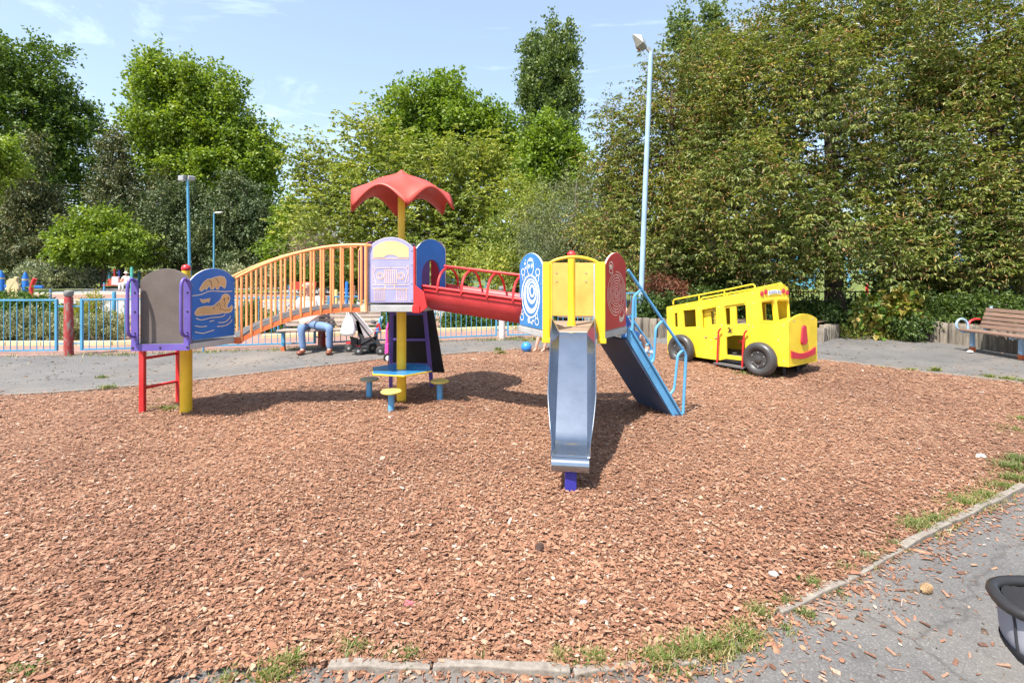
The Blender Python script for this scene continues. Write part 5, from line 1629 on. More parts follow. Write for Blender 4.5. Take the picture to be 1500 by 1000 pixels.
MB().add([fN.p(-.03, DS - .15, -.0), fN.p(RUN - .09, .0, -.0), fFr.p(RUN - .09, .0, 0), fFr.p(-.03, DS - .15, 0), fN.p(-.01, DS - .13, -.0), fN.p(RUN - .07, .02, -.0), fFr.p(RUN - .07, .02, 0), fFr.p(-.01, DS - .13, 0)], [(0, 1, 2, 3), (7, 6, 5, 4), (0, 4, 5, 1), (1, 5, 6, 2), (2, 6, 7, 3), (3, 7, 4, 0)]).build('back_plate', paint('shaded_navy', (0.05, 0.075, 0.14), .55, .1), st)  # shade of the stair underside put into the plate's dark colour
for k in range(1, 6):
    z = DS * k / 6; a = RUN * (1 - k / 6) - .02
    MB().add([fN.p(a - .03, z, 0), fN.p(a + .09, z, 0), fFr.p(a + .09, z, 0), fFr.p(a - .03, z, 0), fN.p(a - .03, z - .02, 0), fN.p(a + .09, z - .02, 0), fFr.p(a + .09, z - .02, 0), fFr.p(a - .03, z - .02, 0)], [(0, 1, 2, 3), (7, 6, 5, 4), (0, 4, 5, 1), (1, 5, 6, 2), (2, 6, 7, 3), (3, 7, 4, 0)]).build('tread', BLUEL, st)
for f in (fN, fFr):
    hr = [f.p(.01, 1.655, 0), f.p(.79, .735, 0), f.p(.815, .69, 0), f.p(.815, .64, 0), f.p(.775, .03, 0), f.p(.77, -.05, 0)]
    MB().tube(hr, .017, 10).build('handrail', BLUEL, st, True)
    for pts in ([(940, 424), (933, 430), (928, 440), (926, 486), (921, 497)], [(970, 470), (962, 479), (960, 490), (958, 522), (955, 530), (948, 538)], [(1001, 512), (994, 519), (992, 528), (988, 565), (985, 573), (978, 581)]):
        loc = [fN.px(*p) for p in pts]
        MB().tube(catmull([f.p(a, z, 0) for a, z in loc], 3), .0145, 8).build('baluster', BLUEL, st, True)
MB().bar(fN.p(RUN + .0, .0, .0), fFr.p(RUN + .0, .0, .0), .06, .03).build('bottom_bar', BLUEL, st)

# --- stools round the table
for px, py, lab, mt, zt in ((541, 586, 'blue post stool with a mossy round top beside the canopy table', STOOLM, .272), (573, 608, 'blue post stool with a yellowish round top in front of the canopy table', STOOLY, .275), (644, 590, 'blue post stool with a yellow round top near the dark climbing panel', STOOLY, .275)):
    c = G(px, py)
    t = thing('stool', lab, 'stool', (c.x, c.y, 0), 'stools round the hexagonal table')
    MB().lathe([(.037, -.06), (.037, zt - .02)], c, n=14).build('post', BLUEL, t, True)
    MB().lathe([(.10, zt - .022), (.116, zt - .014), (.118, zt - .002), (.11, zt + .006), (.03, zt + .009)], c, n=22).build('seat', mt, t, True)

# ------------------------------------------------------------------ yellow play bus
def play_bus():
    A = Vector((4.08, 7.62, 0))
    e = Vector((.55, -.835, 0)).normalized()          # forward
    pz = Vector((-e.y, e.x, 0)); pz = Vector((.835, .55, 0)).normalized()   # across, away from the camera
    root = thing('play_bus', 'bright yellow wooden school bus on springs with black wheels and a smiling red mouth', 'play bus', (3.6, 8.6, 0))
    fs_ = Frame((A.x, A.y), -e, -pz)                  # side: s runs rearwards, n towards the camera
    def zp(l): return [fs_.px(960 + x / 5.554, 390 + y / 5.554) for x, y in l]
    wd = .84
    outline = zp([(100, 705), (90, 332), (150, 318), (400, 272), (640, 226), (830, 186), (848, 462), (1000, 452), (1066, 452), (1066, 818), (745, 790), (745, 772), (575, 752), (520, 765)])
    holes = [zp(h) for h in (
        [(155, 382), (178, 378), (182, 490), (166, 497), (158, 488)],
        [(226, 360), (325, 350), (331, 490), (234, 495)],
        [(378, 345), (492, 325), (497, 498), (384, 500)],
        [(566, 342), (605, 337), (610, 472), (574, 475)],
        [(655, 326), (734, 314), (740, 466), (661, 469)],
        [(576, 575), (640, 560), (728, 562), (726, 738), (578, 720)])]
    sp_ = MB().prism(outline, holes, fs_, -.03, 0).build('side_panel', YELP, root, bevel=.003)
    # door leaf with its own small window inside the third opening, trims over the window heads
    f_in = Frame((A.x + pz.x * .06, A.y + pz.y * .06), -e, -pz)
    MB().prism(zp([(372, 335), (498, 318), (500, 505), (380, 508)]), [zp([(432, 365), (455, 362), (462, 472), (438, 476)])], f_in, -.02, 0).build('door', YELP, root)
    for l in ([(378, 346), (492, 326), (492, 332), (378, 354)], [(562, 312), (728, 283), (728, 297), (562, 322)]):
        MB().prism(zp(l), [], fs_, .001, .02).build('window_hood', YELP, root)
    for x, y in ((412, 574), (494, 580)):
        MB().prism(zp([(x - 12, y - 6), (x + 12, y - 9), (x + 12, y + 4), (x - 10, y + 8)]), [], fs_, .0, .012).build('door_pull', ORG, root)
    far = Frame((A.x + pz.x * wd, A.y + pz.y * wd), -e, -pz)
    h2 = [h for h in holes[:5]]
    MB().prism(outline, h2, far, -.03, 0).build('side_panel', YELP, root, bevel=.003)
    mb = MB()
    for x, y in ((130, 345), (257, 312), (447, 272), (643, 235), (790, 220), (800, 300), (795, 490), (1045, 480), (1045, 770), (780, 770), (130, 500), (110, 560), (455, 600), (458, 660), (350, 700), (540, 480), (355, 340), (350, 500), (760, 480), (520, 330), (1000, 600)):
        q_ = fs_.px(960 + x / 5.554, 390 + y / 5.554)
        mb.lathe([(.011, 0), (.011, .004), (.006, .006)], fs_.p(q_[0], q_[1], .0), fs_.n, 8)
    mb.build('panel_bolts', GREYM, sp_, kind='stuff')
    mb = MB()
    for l in ([(368, 505), (372, 745)], [(505, 500), (508, 752)], [(745, 480), (742, 560)], [(850, 462), (1000, 455)]):
        mb.stroke(zp(l), .006, fs_, .0012)
    mb.build('panel_joints', paint('dark_joint', (.30, .20, .02), .7, .05), sp_, kind='stuff')  # dark strokes drawn along the panel seams
    # graffiti scribbles
    mb = MB(); rd = random.Random(8)
    for cx, cy, w, h, n in ((482, 410, 14, 60, 9), (610, 525, 26, 24, 8)):
        for k in range(n):
            pts = [(cx + rd.uniform(-w, w), cy + (k / n * 2 - 1) * h + rd.uniform(-8, 8)) for _ in range(3)]
            mb.stroke(zp(pts), .012, fs_, .002)
    mb.build('graffiti', BLACK, sp_, kind='stuff')
    def at(s, z, d=0.0, w=0.0): return fs_.p(s, z, d) + pz * w
    # rear panel, roof, floor, front
    zr0 = fs_.px(976, 450)[1]; s_rear = fs_.px(976.5, 450)[0]
    s_cab, z_cab = fs_.px(960 + 830 / 5.554, 390 + 186 / 5.554)
    s_cb, z_cb = fs_.px(960 + 848 / 5.554, 390 + 462 / 5.554)
    zb0 = outline[0][1]; zb1 = outline[9][1]
    def cross(pts_sz, name, th=.03, mat=YELP, w0=.0, w1=None):
        w1 = wd if w1 is None else w1
        P = [at(s, z, 0, w0) for s, z in pts_sz]; Q = [at(s, z, 0, w1) for s, z in pts_sz]
        n = len(P)
        return MB().add(P + Q, [tuple(range(n)), tuple(range(2 * n - 1, n - 1, -1))] + [(i, (i + 1) % n, n + (i + 1) % n, n + i) for i in range(n)]).build(name, mat, root, bevel=.003)
    cross([(s_rear - .002, zb0), (s_rear - .002, zr0 - .005), (s_rear - .035, zr0 - .002), (s_rear - .035, zb0)], 'rear_panel', w0=.031, w1=wd - .001)
    rl = [(s_rear - .04, zr0 - .035), (s_cab + .02, z_cab - .05), (s_cab + .02, z_cab - .07), (s_rear - .04, zr0 - .055)]
    cross(rl, 'roof', w0=.031, w1=wd - .001)
    cross([(s_rear - .04, zb0 + .07), (.05, zb1 + .07), (.05, zb1 + .045), (s_rear - .04, zb0 + .045)], 'floor_board', mat=DGREY, w0=.031, w1=wd - .001)
    # windscreen panel: a leaning board across the cab with two openings
    tw = Vector(at(s_cab, z_cab)); bw_ = Vector(at(s_cb, z_cb))
    upv = (tw - bw_)
    hgt = upv.length; upv.normalize()
    nrm = upv.cross(pz).normalized()
    if nrm.dot(e) < 0: nrm = -nrm
    def wp(x, t, d=0.0): return bw_ + pz * x + upv * (t * hgt) + nrm * d
    class WF:
        def p(s, a, z, d=0.0): return wp(a, z, d)
    wf = WF()
    top_arc = [(wd * k / 10, 1.0 + .10 * math.sin(PI * k / 10)) for k in range(10, -1, -1)]
    out = [(0, -.12), (wd, -.12)] + top_arc
    hl = [(.055, .08), (.38, .03), (.36, .62), (.045, .60)]
    hr = [(.50, .03), (.80, .08), (.80, .60), (.48, .62)]
    scr = MB().prism(out, [hl, hr], wf, .002, .03).build('windscreen_panel', YELP, root, bevel=.003)
    for x0, x1, z0, z1 in ((.03, .37, .64, .675), (.49, .81, .675, .64)):
        MB().prism([(x0, z0), (x1, z1), (x1, z1 + .045), (x0, z0 + .045)], [], wf, .031, .05).build('windscreen_hood', YELP, scr)
    for x, t in ((.055, .86), (.165, .91), (.675, .91), (.785, .86)):
        MB().prism(ell(x, t, .040, .075, 18), [], wf, .031, .046).build('headlamp', REDW, scr, bevel=.004)
    pts = [(.245, .80), (.42, .835), (.595, .80), (.60, .925), (.42, .965), (.24, .925)]
    lo = [(x, .81 + .035 * math.sin(PI * (x - .24) / .36)) for x in [.24 + .36 * k / 10 for k in range(11)]]
    hi = [(x, z + .115) for x, z in lo][::-1]
    sg = MB().prism(lo + hi, [], wf, .031, .042).build('sign_board', WHITEP, scr)
    cu = bpy.data.curves.new('lettering', 'FONT')
    cu.body = 'SCHOOL BUS'; cu.size = .062; cu.align_x = 'CENTER'; cu.extrude = .0008
    cu.materials.append(paint('sign_blue', (0.16, 0.22, 0.50), .5, .02))
    tmp = bpy.data.objects.new('lettering_curve', cu); COL.objects.link(tmp)
    me = bpy.data.meshes.new_from_object(tmp.evaluated_get(bpy.context.evaluated_depsgraph_get()))
    bpy.data.objects.remove(tmp)
    tx = bpy.data.objects.new('lettering', me); COL.objects.link(tx)
    tx.parent = sg
    M = Matrix((pz, upv, nrm)).transposed().to_4x4()
    M.translation = wp(.42, .85, .0445) - wloc(sg)
    tx.matrix_local = M
    # bonnet and nose
    cross([(s_cb - .02, z_cb - .01), (.0, outline[8][1] - .0), (.0, outline[8][1] - .03), (s_cb - .02, z_cb - .04)], 'bonnet', w0=.031, w1=wd - .001)
    class NF:
        def p(s, a, z, d=0.0): return at(0, z, 0, a) + e * d
    nf = NF()
    zt = fs_.px(960 + 1066 / 5.554, 390 + 452 / 5.554)[1]
    nose_w = wd
    arc = [(nose_w * (1 - k / 12), zt + .10 * math.sin(PI * k / 12) ** .8) for k in range(13)]
    nose = MB().prism([(0, zb1), (nose_w, zb1 + .0)] + arc, [], nf, .002, .035).build('nose_panel', YELP, root, bevel=.004)
    cz = (zt + zb1) / 2
    k_ = zt - zb1
    drop = [(.42 + .054 * math.cos(a), zb1 + k_ * .82 + .050 * math.sin(a)) for a in [PI * i / 10 for i in range(11)]]
    drop += [(.42 + .088 * math.cos(a), zb1 + k_ * .54 + .062 * math.sin(a)) for a in [PI * .93 + PI * 1.14 * i / 14 for i in range(15)]]
    MB().prism(drop, [], nf, .036, .06).build('nose_shape', REDW, nose, bevel=.006)
    mouth = [(.06 + .70 * t, zb1 + k_ * (.36 - .10 * math.sin(PI * t))) for t in [i / 12 for i in range(13)]] + [(.07 + .68 * t, zb1 + k_ * (.20 - .06 * math.sin(PI * t))) for t in [1 - i / 12 for i in range(13)]]
    MB().prism(mouth, [], nf, .036, .055).build('mouth_shape', REDW, nose, bevel=.006)
    for x in (.15, .70):
        MB().lathe([(.012, 0), (.012, .004)], nf.p(x, zt + .01, .035), e, 8).build('bolt', GREYM, nose)
    # wheels
    def wheel(px, py, w=0.0, sg=1):
        s, z = fs_.px(px, py)
        c = at(s, z, .10 * sg if w == 0 else -.02, w)
        axis = -pz if w == 0 else pz
        r = .262
        pr_ = [(.03, -.07), (r - .10, -.075), (r - .03, -.065), (r, -.03), (r, .03), (r - .025, .068), (r - .06, .080), (r - .10, .070), (r - .125, .040), (r - .14, .030)]
        wl_ = MB().lathe(pr_, c, axis, 40).build('wheel', TYRE, root, True)
        hp_ = [(r - .125, .028), (.125, .048), (.10, .050), (.095, .042), (.055, .044), (.05, .058), (.03, .066), (.0, .068)]
        MB().lathe(hp_, c, axis, 32).build('hub', TYRE, wl_, True)
        mb = MB()
        for k in range(6):
            a = 2 * PI * k / 6
            X = Vector((0, 0, 1)); Y_ = axis.cross(X)
            mb.lathe([(.009, .045), (.009, .055)], c + (X * math.cos(a) + Y_ * math.sin(a)) * .108, axis, 6)
        mb.build('wheel_bolts', GREYM, wl_, kind='stuff')
    wheel(1118.4, 525); wheel(1003, 510.5)
    wheel(1118.4, 525, wd); wheel(1003, 510.5, wd)
    # roof rails
    for w in (.02, wd - .02):
        pl = [(140, 312), (140, 290), (150, 272), (190, 263), (400, 224), (600, 186), (770, 150), (795, 152), (805, 170), (806, 196)]
        P = [at(*fs_.px(960 + x / 5.554, 390 + y / 5.554), .0, w) for x, y in pl]
        MB().tube(catmull(P, 4), .0135, 8).build('roof_rail', YELP, root, True)
        mb = MB()
        for x, y0, y1 in ((350, 234, 286), (556, 195, 245)):
            MB().tube([at(*fs_.px(960 + x / 5.554, 390 + y0 / 5.554), 0, w), at(*fs_.px(960 + x / 5.554, 390 + y1 / 5.554), 0, w)], .012, 8).build('rail_stanchion', YELP, root, True)
    P = [tw + pz * (.62) + Vector((0, 0, .01)), tw + pz * .64 + Vector((0, 0, .05)), tw + pz * .74 + Vector((0, 0, .05)), tw + pz * (wd - .03) + Vector((0, 0, .02)), tw + pz * wd + Vector((0, 0, -.03))]
    MB().tube(catmull(P, 4), .013, 8).build('cab_rail', YELP, root, True)
    # door handrails, step, seats and springs
    for pts in ([(552, 506), (540, 512), (530, 540), (524, 640), (518, 812)], [(762, 522), (748, 532), (738, 560), (730, 660), (722, 836)]):
        P = [at(*fs_.px(960 + x / 5.554, 390 + y / 5.554), .055) for x, y in pts]
        MB().tube(catmull(P, 4), .015, 8).build('door_rail', RED, root, True)
    s0, z0 = fs_.px(960 + 500 / 5.554, 390 + 820 / 5.554); s1, z1 = fs_.px(960 + 745 / 5.554, 390 + 852 / 5.554)
    zs = .10
    MB().add([at(s0, zs, .10), at(s1, zs, .10), at(s1, zs, .10, .3), at(s0, zs, .10, .3), at(s0, zs - .025, .10), at(s1, zs - .025, .10), at(s1, zs - .025, .10, .3), at(s0, zs - .025, .10, .3)], [(0, 1, 2, 3), (7, 6, 5, 4), (0, 4, 5, 1), (1, 5, 6, 2), (2, 6, 7, 3), (3, 7, 4, 0)]).build('step', DGREY, root, bevel=.004)
    MB().add([at(s0 - .05, zs + .03, -.035), at(s1 + .03, zs + .03, -.035), at(s1 + .03, .235, -.035), at(s0 - .05, .22, -.035), at(s0 - .05, zs + .03, -.05), at(s1 + .03, zs + .03, -.05), at(s1 + .03, .235, -.05), at(s0 - .05, .22, -.05)], [(0, 1, 2, 3), (7, 6, 5, 4), (0, 4, 5, 1), (1, 5, 6, 2), (2, 6, 7, 3), (3, 7, 4, 0)]).build('step_riser', DGREY, root)
    sm_, zm_ = fs_.px(960 + 690 / 5.554, 390 + 620 / 5.554)
    MB().box(at(sm_, .46, 0, .30), (.30, .26, .03), rz=math.atan2(e.y, e.x)).build('bench_seat', RED, root, bevel=.004)
    MB().box(at(sm_ - .11, .36, 0, .30), (.03, .26, .20), rz=math.atan2(e.y, e.x)).build('seat_support', RED, root)
    MB().box(at(s_cab + .12, .62, 0, .60), (.03, .34, .40), rz=math.atan2(e.y, e.x)).build('driver_seat_back', YELP, root)
    for s in (.16, outline[0][0] * .62, outline[0][0] * .35):
        for w in (.22, wd - .22):
            c = at(s, 0, 0, w)
            MB().lathe([(.05, -.02), (.05, .02), (.03, .04), (.03, .24)], c, n=10).build('spring_post', BLACK, root, True)
play_bus()

# ------------------------------------------------------------------ railings and bollards
def railing(a, b, label, n, h=1.08, gap0=.14, gap1=.14, shadowed=False):
    a, b = Vector((*a, 0)), Vector((*b, 0))
    d = (b - a).normalized()
    a2, b2 = a + d * gap0, b - d * gap1
    mid = (a2 + b2) / 2
    root = thing('fence_panel', label, 'fence', (a2.x, a2.y, 0), 'blue railing panels along the path')
    MB().bar(a2 + Vector((0, 0, h - .02)), b2 + Vector((0, 0, h - .02)), .035, .035).build('top_rail', BLUEF, root, bevel=.004)
    MB().bar(a2 + Vector((0, 0, .10)), b2 + Vector((0, 0, .10)), .035, .03).build('bottom_rail', BLUEF, root, bevel=.004)
    for p in (a2, b2):
        MB().bar(p + Vector((0, 0, .085)), p + Vector((0, 0, h)), .045, .045, (0, 1, 0)).build('end_post', BLUEF, root, bevel=.004)
    L = (b2 - a2).length
    n = int(L / .118)
    bar = MB().tube([Vector((0, 0, .11)), Vector((0, 0, h - .035))], .0085, 6, False).build('bar', BLUEF, root, True)
    bar.location = a2 + d * (L / n) - root.location
    for k in range(2, n):
        c = bar.copy(); COL.objects.link(c)
        c.parent = root; c.location = a2 + d * (L * k / n) - root.location
    for p, q in ((a2, a2 - d * gap0), (b2, b2 + d * gap1)):
        for z in (.22, h - .14):
            MB().bar(p + Vector((0, 0, z)), q + Vector((0, 0, z)), .02, .025).build('bracket', BLUEF, root)
    k = int(L / 2.2)
    for i in range(1, k + 1):
        p = a2 + d * (L * i / (k + 1))
        MB().tube([p + Vector((0, 0, -.05)), p + Vector((0, 0, .10))], .02, 8).build('foot', BLUEF, root, True)

bol = [(-8.52, 9.84), (-4.02, 10.82), (-.235, 12.02), (3.15, 12.5)]
def lerp2(p, q, t): return (p[0] + (q[0] - p[0]) * t, p[1] + (q[1] - p[1]) * t)
railing((-13.0, 9.5), bol[0], 'sunlit blue railing panel left of the flaking red bollard', 30, gap1=.22)
railing(bol[0], bol[1], 'blue railing panel running from the flaking bollard to behind the bridge', 30, gap0=.22)
railing(bol[1], bol[2], 'blue railing panel behind the bench, the pushchair and the dark climbing panel', 30)
railing(bol[2], bol[3], 'blue railing panel behind the slide tower beyond the pale bollard', 30)
for (x, y), lab, m in ((bol[0], 'flaking red bollard with a grey domed cap between two railing panels', WORN), (bol[1], 'faded red bollard with a grey cap seen between the bridge bars', WORN), (bol[2], 'bollard bleached almost white with a rusty foot behind the red tunnel', paint('bleached_bollard', (0.62, 0.52, 0.50), .7, .3, dirt=(.45, .1, .08)))):
    t = thing('bollard', lab, 'bollard', (x, y, 0), 'bollards between the railing panels')
    MB().lathe([(.085, -.05), (.078, .05), (.072, 1.08), (.066, 1.10), (.058, 1.13)], (x, y, 0), n=16).build('bollard_post', m, t, True)
    MB().lathe([(.060, 1.128), (.076, 1.15), (.080, 1.20), (.076, 1.225), (.055, 1.24), (.01, 1.245)], (x, y, 0), n=16).build('bollard_cap', paint('weathered_cap', (.20, .19, .185), .8, .2), t, True)

# ------------------------------------------------------------------ kerbs of the planting bed beyond the railing
def far_kerb(pts, label, h=.10, w=.14, seg=.75):
    root = thing('bed_kerb', label, 'kerb', (pts[0][0], pts[0][1], 0))
    root['kind'] = 'structure'
    for a, b in zip(pts[:-1], pts[1:]):
        a, b = Vector((*a, 0)), Vector((*b, 0))
        n = max(1, int((b - a).length / seg))
        for k in range(n):
            p, q = a.lerp(b, k / n), a.lerp(b, (k + .98) / n)
            MB().bar(p + Vector((0, 0, h / 2 - .02)), q + Vector((0, 0, h / 2 - .02)), w, h, ).build('kerb_stone', KERBY, root, bevel=.01)
far_kerb([(-12.5, 11.15), (-8.7, 11.2), (-7.2, 11.6), (-6.6, 12.6), (-6.9, 13.8)], 'buff stone kerb round the silvery hedge bed')
far_kerb([(-6.0, 12.3), (-4.6, 12.6), (-3.0, 13.2), (-.5, 13.9), (1.2, 14.2)], 'buff stone kerb in front of the dark shrubs behind the railing')

# ------------------------------------------------------------------ benches
def bench(o, u, L, label, slat_m, arm_m, arm_tip, seat_z=.43, depth=.44, back_n=5, lean=.16):
    """o front-left corner on the ground, u along the bench, n = u turned towards the back"""
    o = Vector((*o, 0)); u = Vector((*u, 0)).normalized(); n = Vector((-u.y, u.x, 0))
    root = thing('park_bench', label, 'bench', (o.x, o.y, 0))
    for k in range(4):
        q = o + n * (.04 + k * .112) + Vector((0, 0, seat_z - .006 * k))
        MB().bar(q, q + u * L, .098, .036).build('seat_slat', slat_m, root, bevel=.006)
    for k in range(back_n):
        q = o + n * (depth + .015 + lean * (k + .5) / back_n) + Vector((0, 0, seat_z + .07 + k * .083))
        upv = Vector((0, 0, 1)) + n * (lean / (.083 * back_n)) * 1.0
        MB().bar(q, q + u * L, .03, .072, upv).build('back_slat', slat_m, root, bevel=.005)
    for t in (.03, .5, .97):
        p = o + u * (L * t)
        MB().bar(p + n * .02 + Vector((0, 0, seat_z - .04)), p + n * (depth + .03) + Vector((0, 0, seat_z - .05)), .045, .035).build('seat_bearer', arm_m, root, bevel=.004)
        MB().bar(p + n * (depth + .045) + Vector((0, 0, seat_z - .06)), p + n * (depth + .05 + lean) + Vector((0, 0, seat_z + .47)), .04, .03, n).build('back_bearer', arm_m, root, bevel=.004)
        MB().bar(p + n * (depth * .55) + Vector((0, 0, -.05)), p + n * (depth * .55) + Vector((0, 0, seat_z - .05)), .065, .065, (0, 1, 0)).build('leg', arm_m, root, bevel=.005)
        MB().bar(p + n * (depth * .55) + Vector((0, 0, -.05)), p + n * (depth * .55) + Vector((0, 0, .09)), .075, .075, (0, 1, 0)).build('leg_foot', ORD, root, bevel=.004)
    for t in (-.02, 1.02):
        p = o + u * (L * t)
        path = [p + n * .10 + Vector((0, 0, seat_z - .03)), p + n * .015 + Vector((0, 0, seat_z + .03)), p - n * .0 + Vector((0, 0, seat_z + .12)), p + n * .06 + Vector((0, 0, seat_z + .20)), p + n * .16 + Vector((0, 0, seat_z + .20)), p + n * .235 + Vector((0, 0, seat_z + .12)), p + n * .245 + Vector((0, 0, seat_z - .02))]
        MB().tube(catmull(path, 4), .021, 9).build('armrest', arm_m, root, True)
        path = [p + n * .25 + Vector((0, 0, seat_z + .10)), p + n * .31 + Vector((0, 0, seat_z + .17)), p + n * .40 + Vector((0, 0, seat_z + .205)), p + n * .50 + Vector((0, 0, seat_z + .20))]
        MB().tube(catmull(path, 4), .021, 9).build('arm_brace', arm_tip, root, True)
    return root
# the man's bench: faces the camera
bench((-4.66, 10.12), (1, .12), 1.95, 'wooden slatted bench with blue arms on which the man sits', SLATG, BLUEF, PALEB)
bench((9.02, 10.35), (.055, -1), 2.0, 'brown slatted bench with a blue loop arm and red brace beside the log wall', SLATB, PALEB, RED)

# ------------------------------------------------------------------ skin-modifier bodies
def skin_mesh(name, chains, mat, parent, sub=2, root_i=0):
    """chains: lists of (point, radius); a point repeated within 1 mm joins the chains"""
    vs, rad, es, key = [], [], [], {}
    def vid(p, r):
        k = (round(p[0] * 1000), round(p[1] * 1000), round(p[2] * 1000))
        if k not in key:
            key[k] = len(vs); vs.append(tuple(p)); rad.append(r)
        return key[k]
    for ch in chains:
        prev = None
        for p, r in ch:
            i = vid(p, r)
            if prev is not None and prev != i: es.append((prev, i))
            prev = i
    me = bpy.data.meshes.new(name)
    me.from_pydata(vs, es, [])
    o = link_mesh(name, me, mat, parent)
    sk_ = o.modifiers.new('skin', 'SKIN')
    sk_.use_smooth_shade = True
    sk_.branch_smoothing = .6
    d = me.skin_vertices[0].data
    for i, r in enumerate(rad):
        rr = r if isinstance(r, (tuple, list)) else (r, r)
        d[i].radius = rr
        d[i].use_root = (i == root_i)
    s = o.modifiers.new('smooth', 'SUBSURF'); s.levels = sub; s.render_levels = sub
    return o

def hand_chains(w, d, nrm, sc=1.0, curl=.5, side=1):
    """wrist w, finger direction d, palm normal nrm: palm plus five fingers"""
    w, d, nrm = Vector(w), Vector(d).normalized(), Vector(nrm).normalized()
    s = d.cross(nrm).normalized() * side
    palm = w + d * .055 * sc
    ch = [[(w, .026 * sc), (palm, (.036 * sc, .018 * sc))]]
    for k, (o, l) in enumerate(((-.032, .068), (-.011, .078), (.011, .074), (.031, .058))):
        b = palm + s * o * sc + d * .03 * sc
        m = b + d * l * .5 * sc + nrm * curl * .02 * sc
        t = b + d * l * (1 - .4 * curl) * sc + nrm * curl * .055 * sc
        ch.append([(palm, (.036 * sc, .018 * sc)), (b, .0105 * sc), (m, .0095 * sc), (t, .0075 * sc)])
    tb_ = w + d * .02 * sc - s * .03 * sc
    ch.append([(w, .026 * sc), (tb_, .013 * sc), (tb_ + d * .035 * sc - s * .015 * sc + nrm * .02 * sc, .0105 * sc), (tb_ + d * .06 * sc + nrm * .035 * sc, .008 * sc)])
    return ch

def head(c, fwd, r, parent, hair, hair_m, bald=True):
    """face features on a head whose skull centre is c; fwd is where it looks"""
    f = Vector(fwd).normalized(); s = Vector((f.y, -f.x, 0)).normalized(); u = s.cross(f) * -1
    if u.z < 0: u = -u
    mb = MB()
    for sg in (-1, 1):
        mb.sphere(c + f * r * .83 + s * sg * r * .36 + u * r * .05, r * .11, 8, 6)
    mb.build('eyes', DGREY, parent, True, kind='stuff')
    hb = MB().sphere((0, 0, 0), r * 1.06, 18, 10, (1, 1, 1))
    vs = []
    o = MB()
    return f, s, u

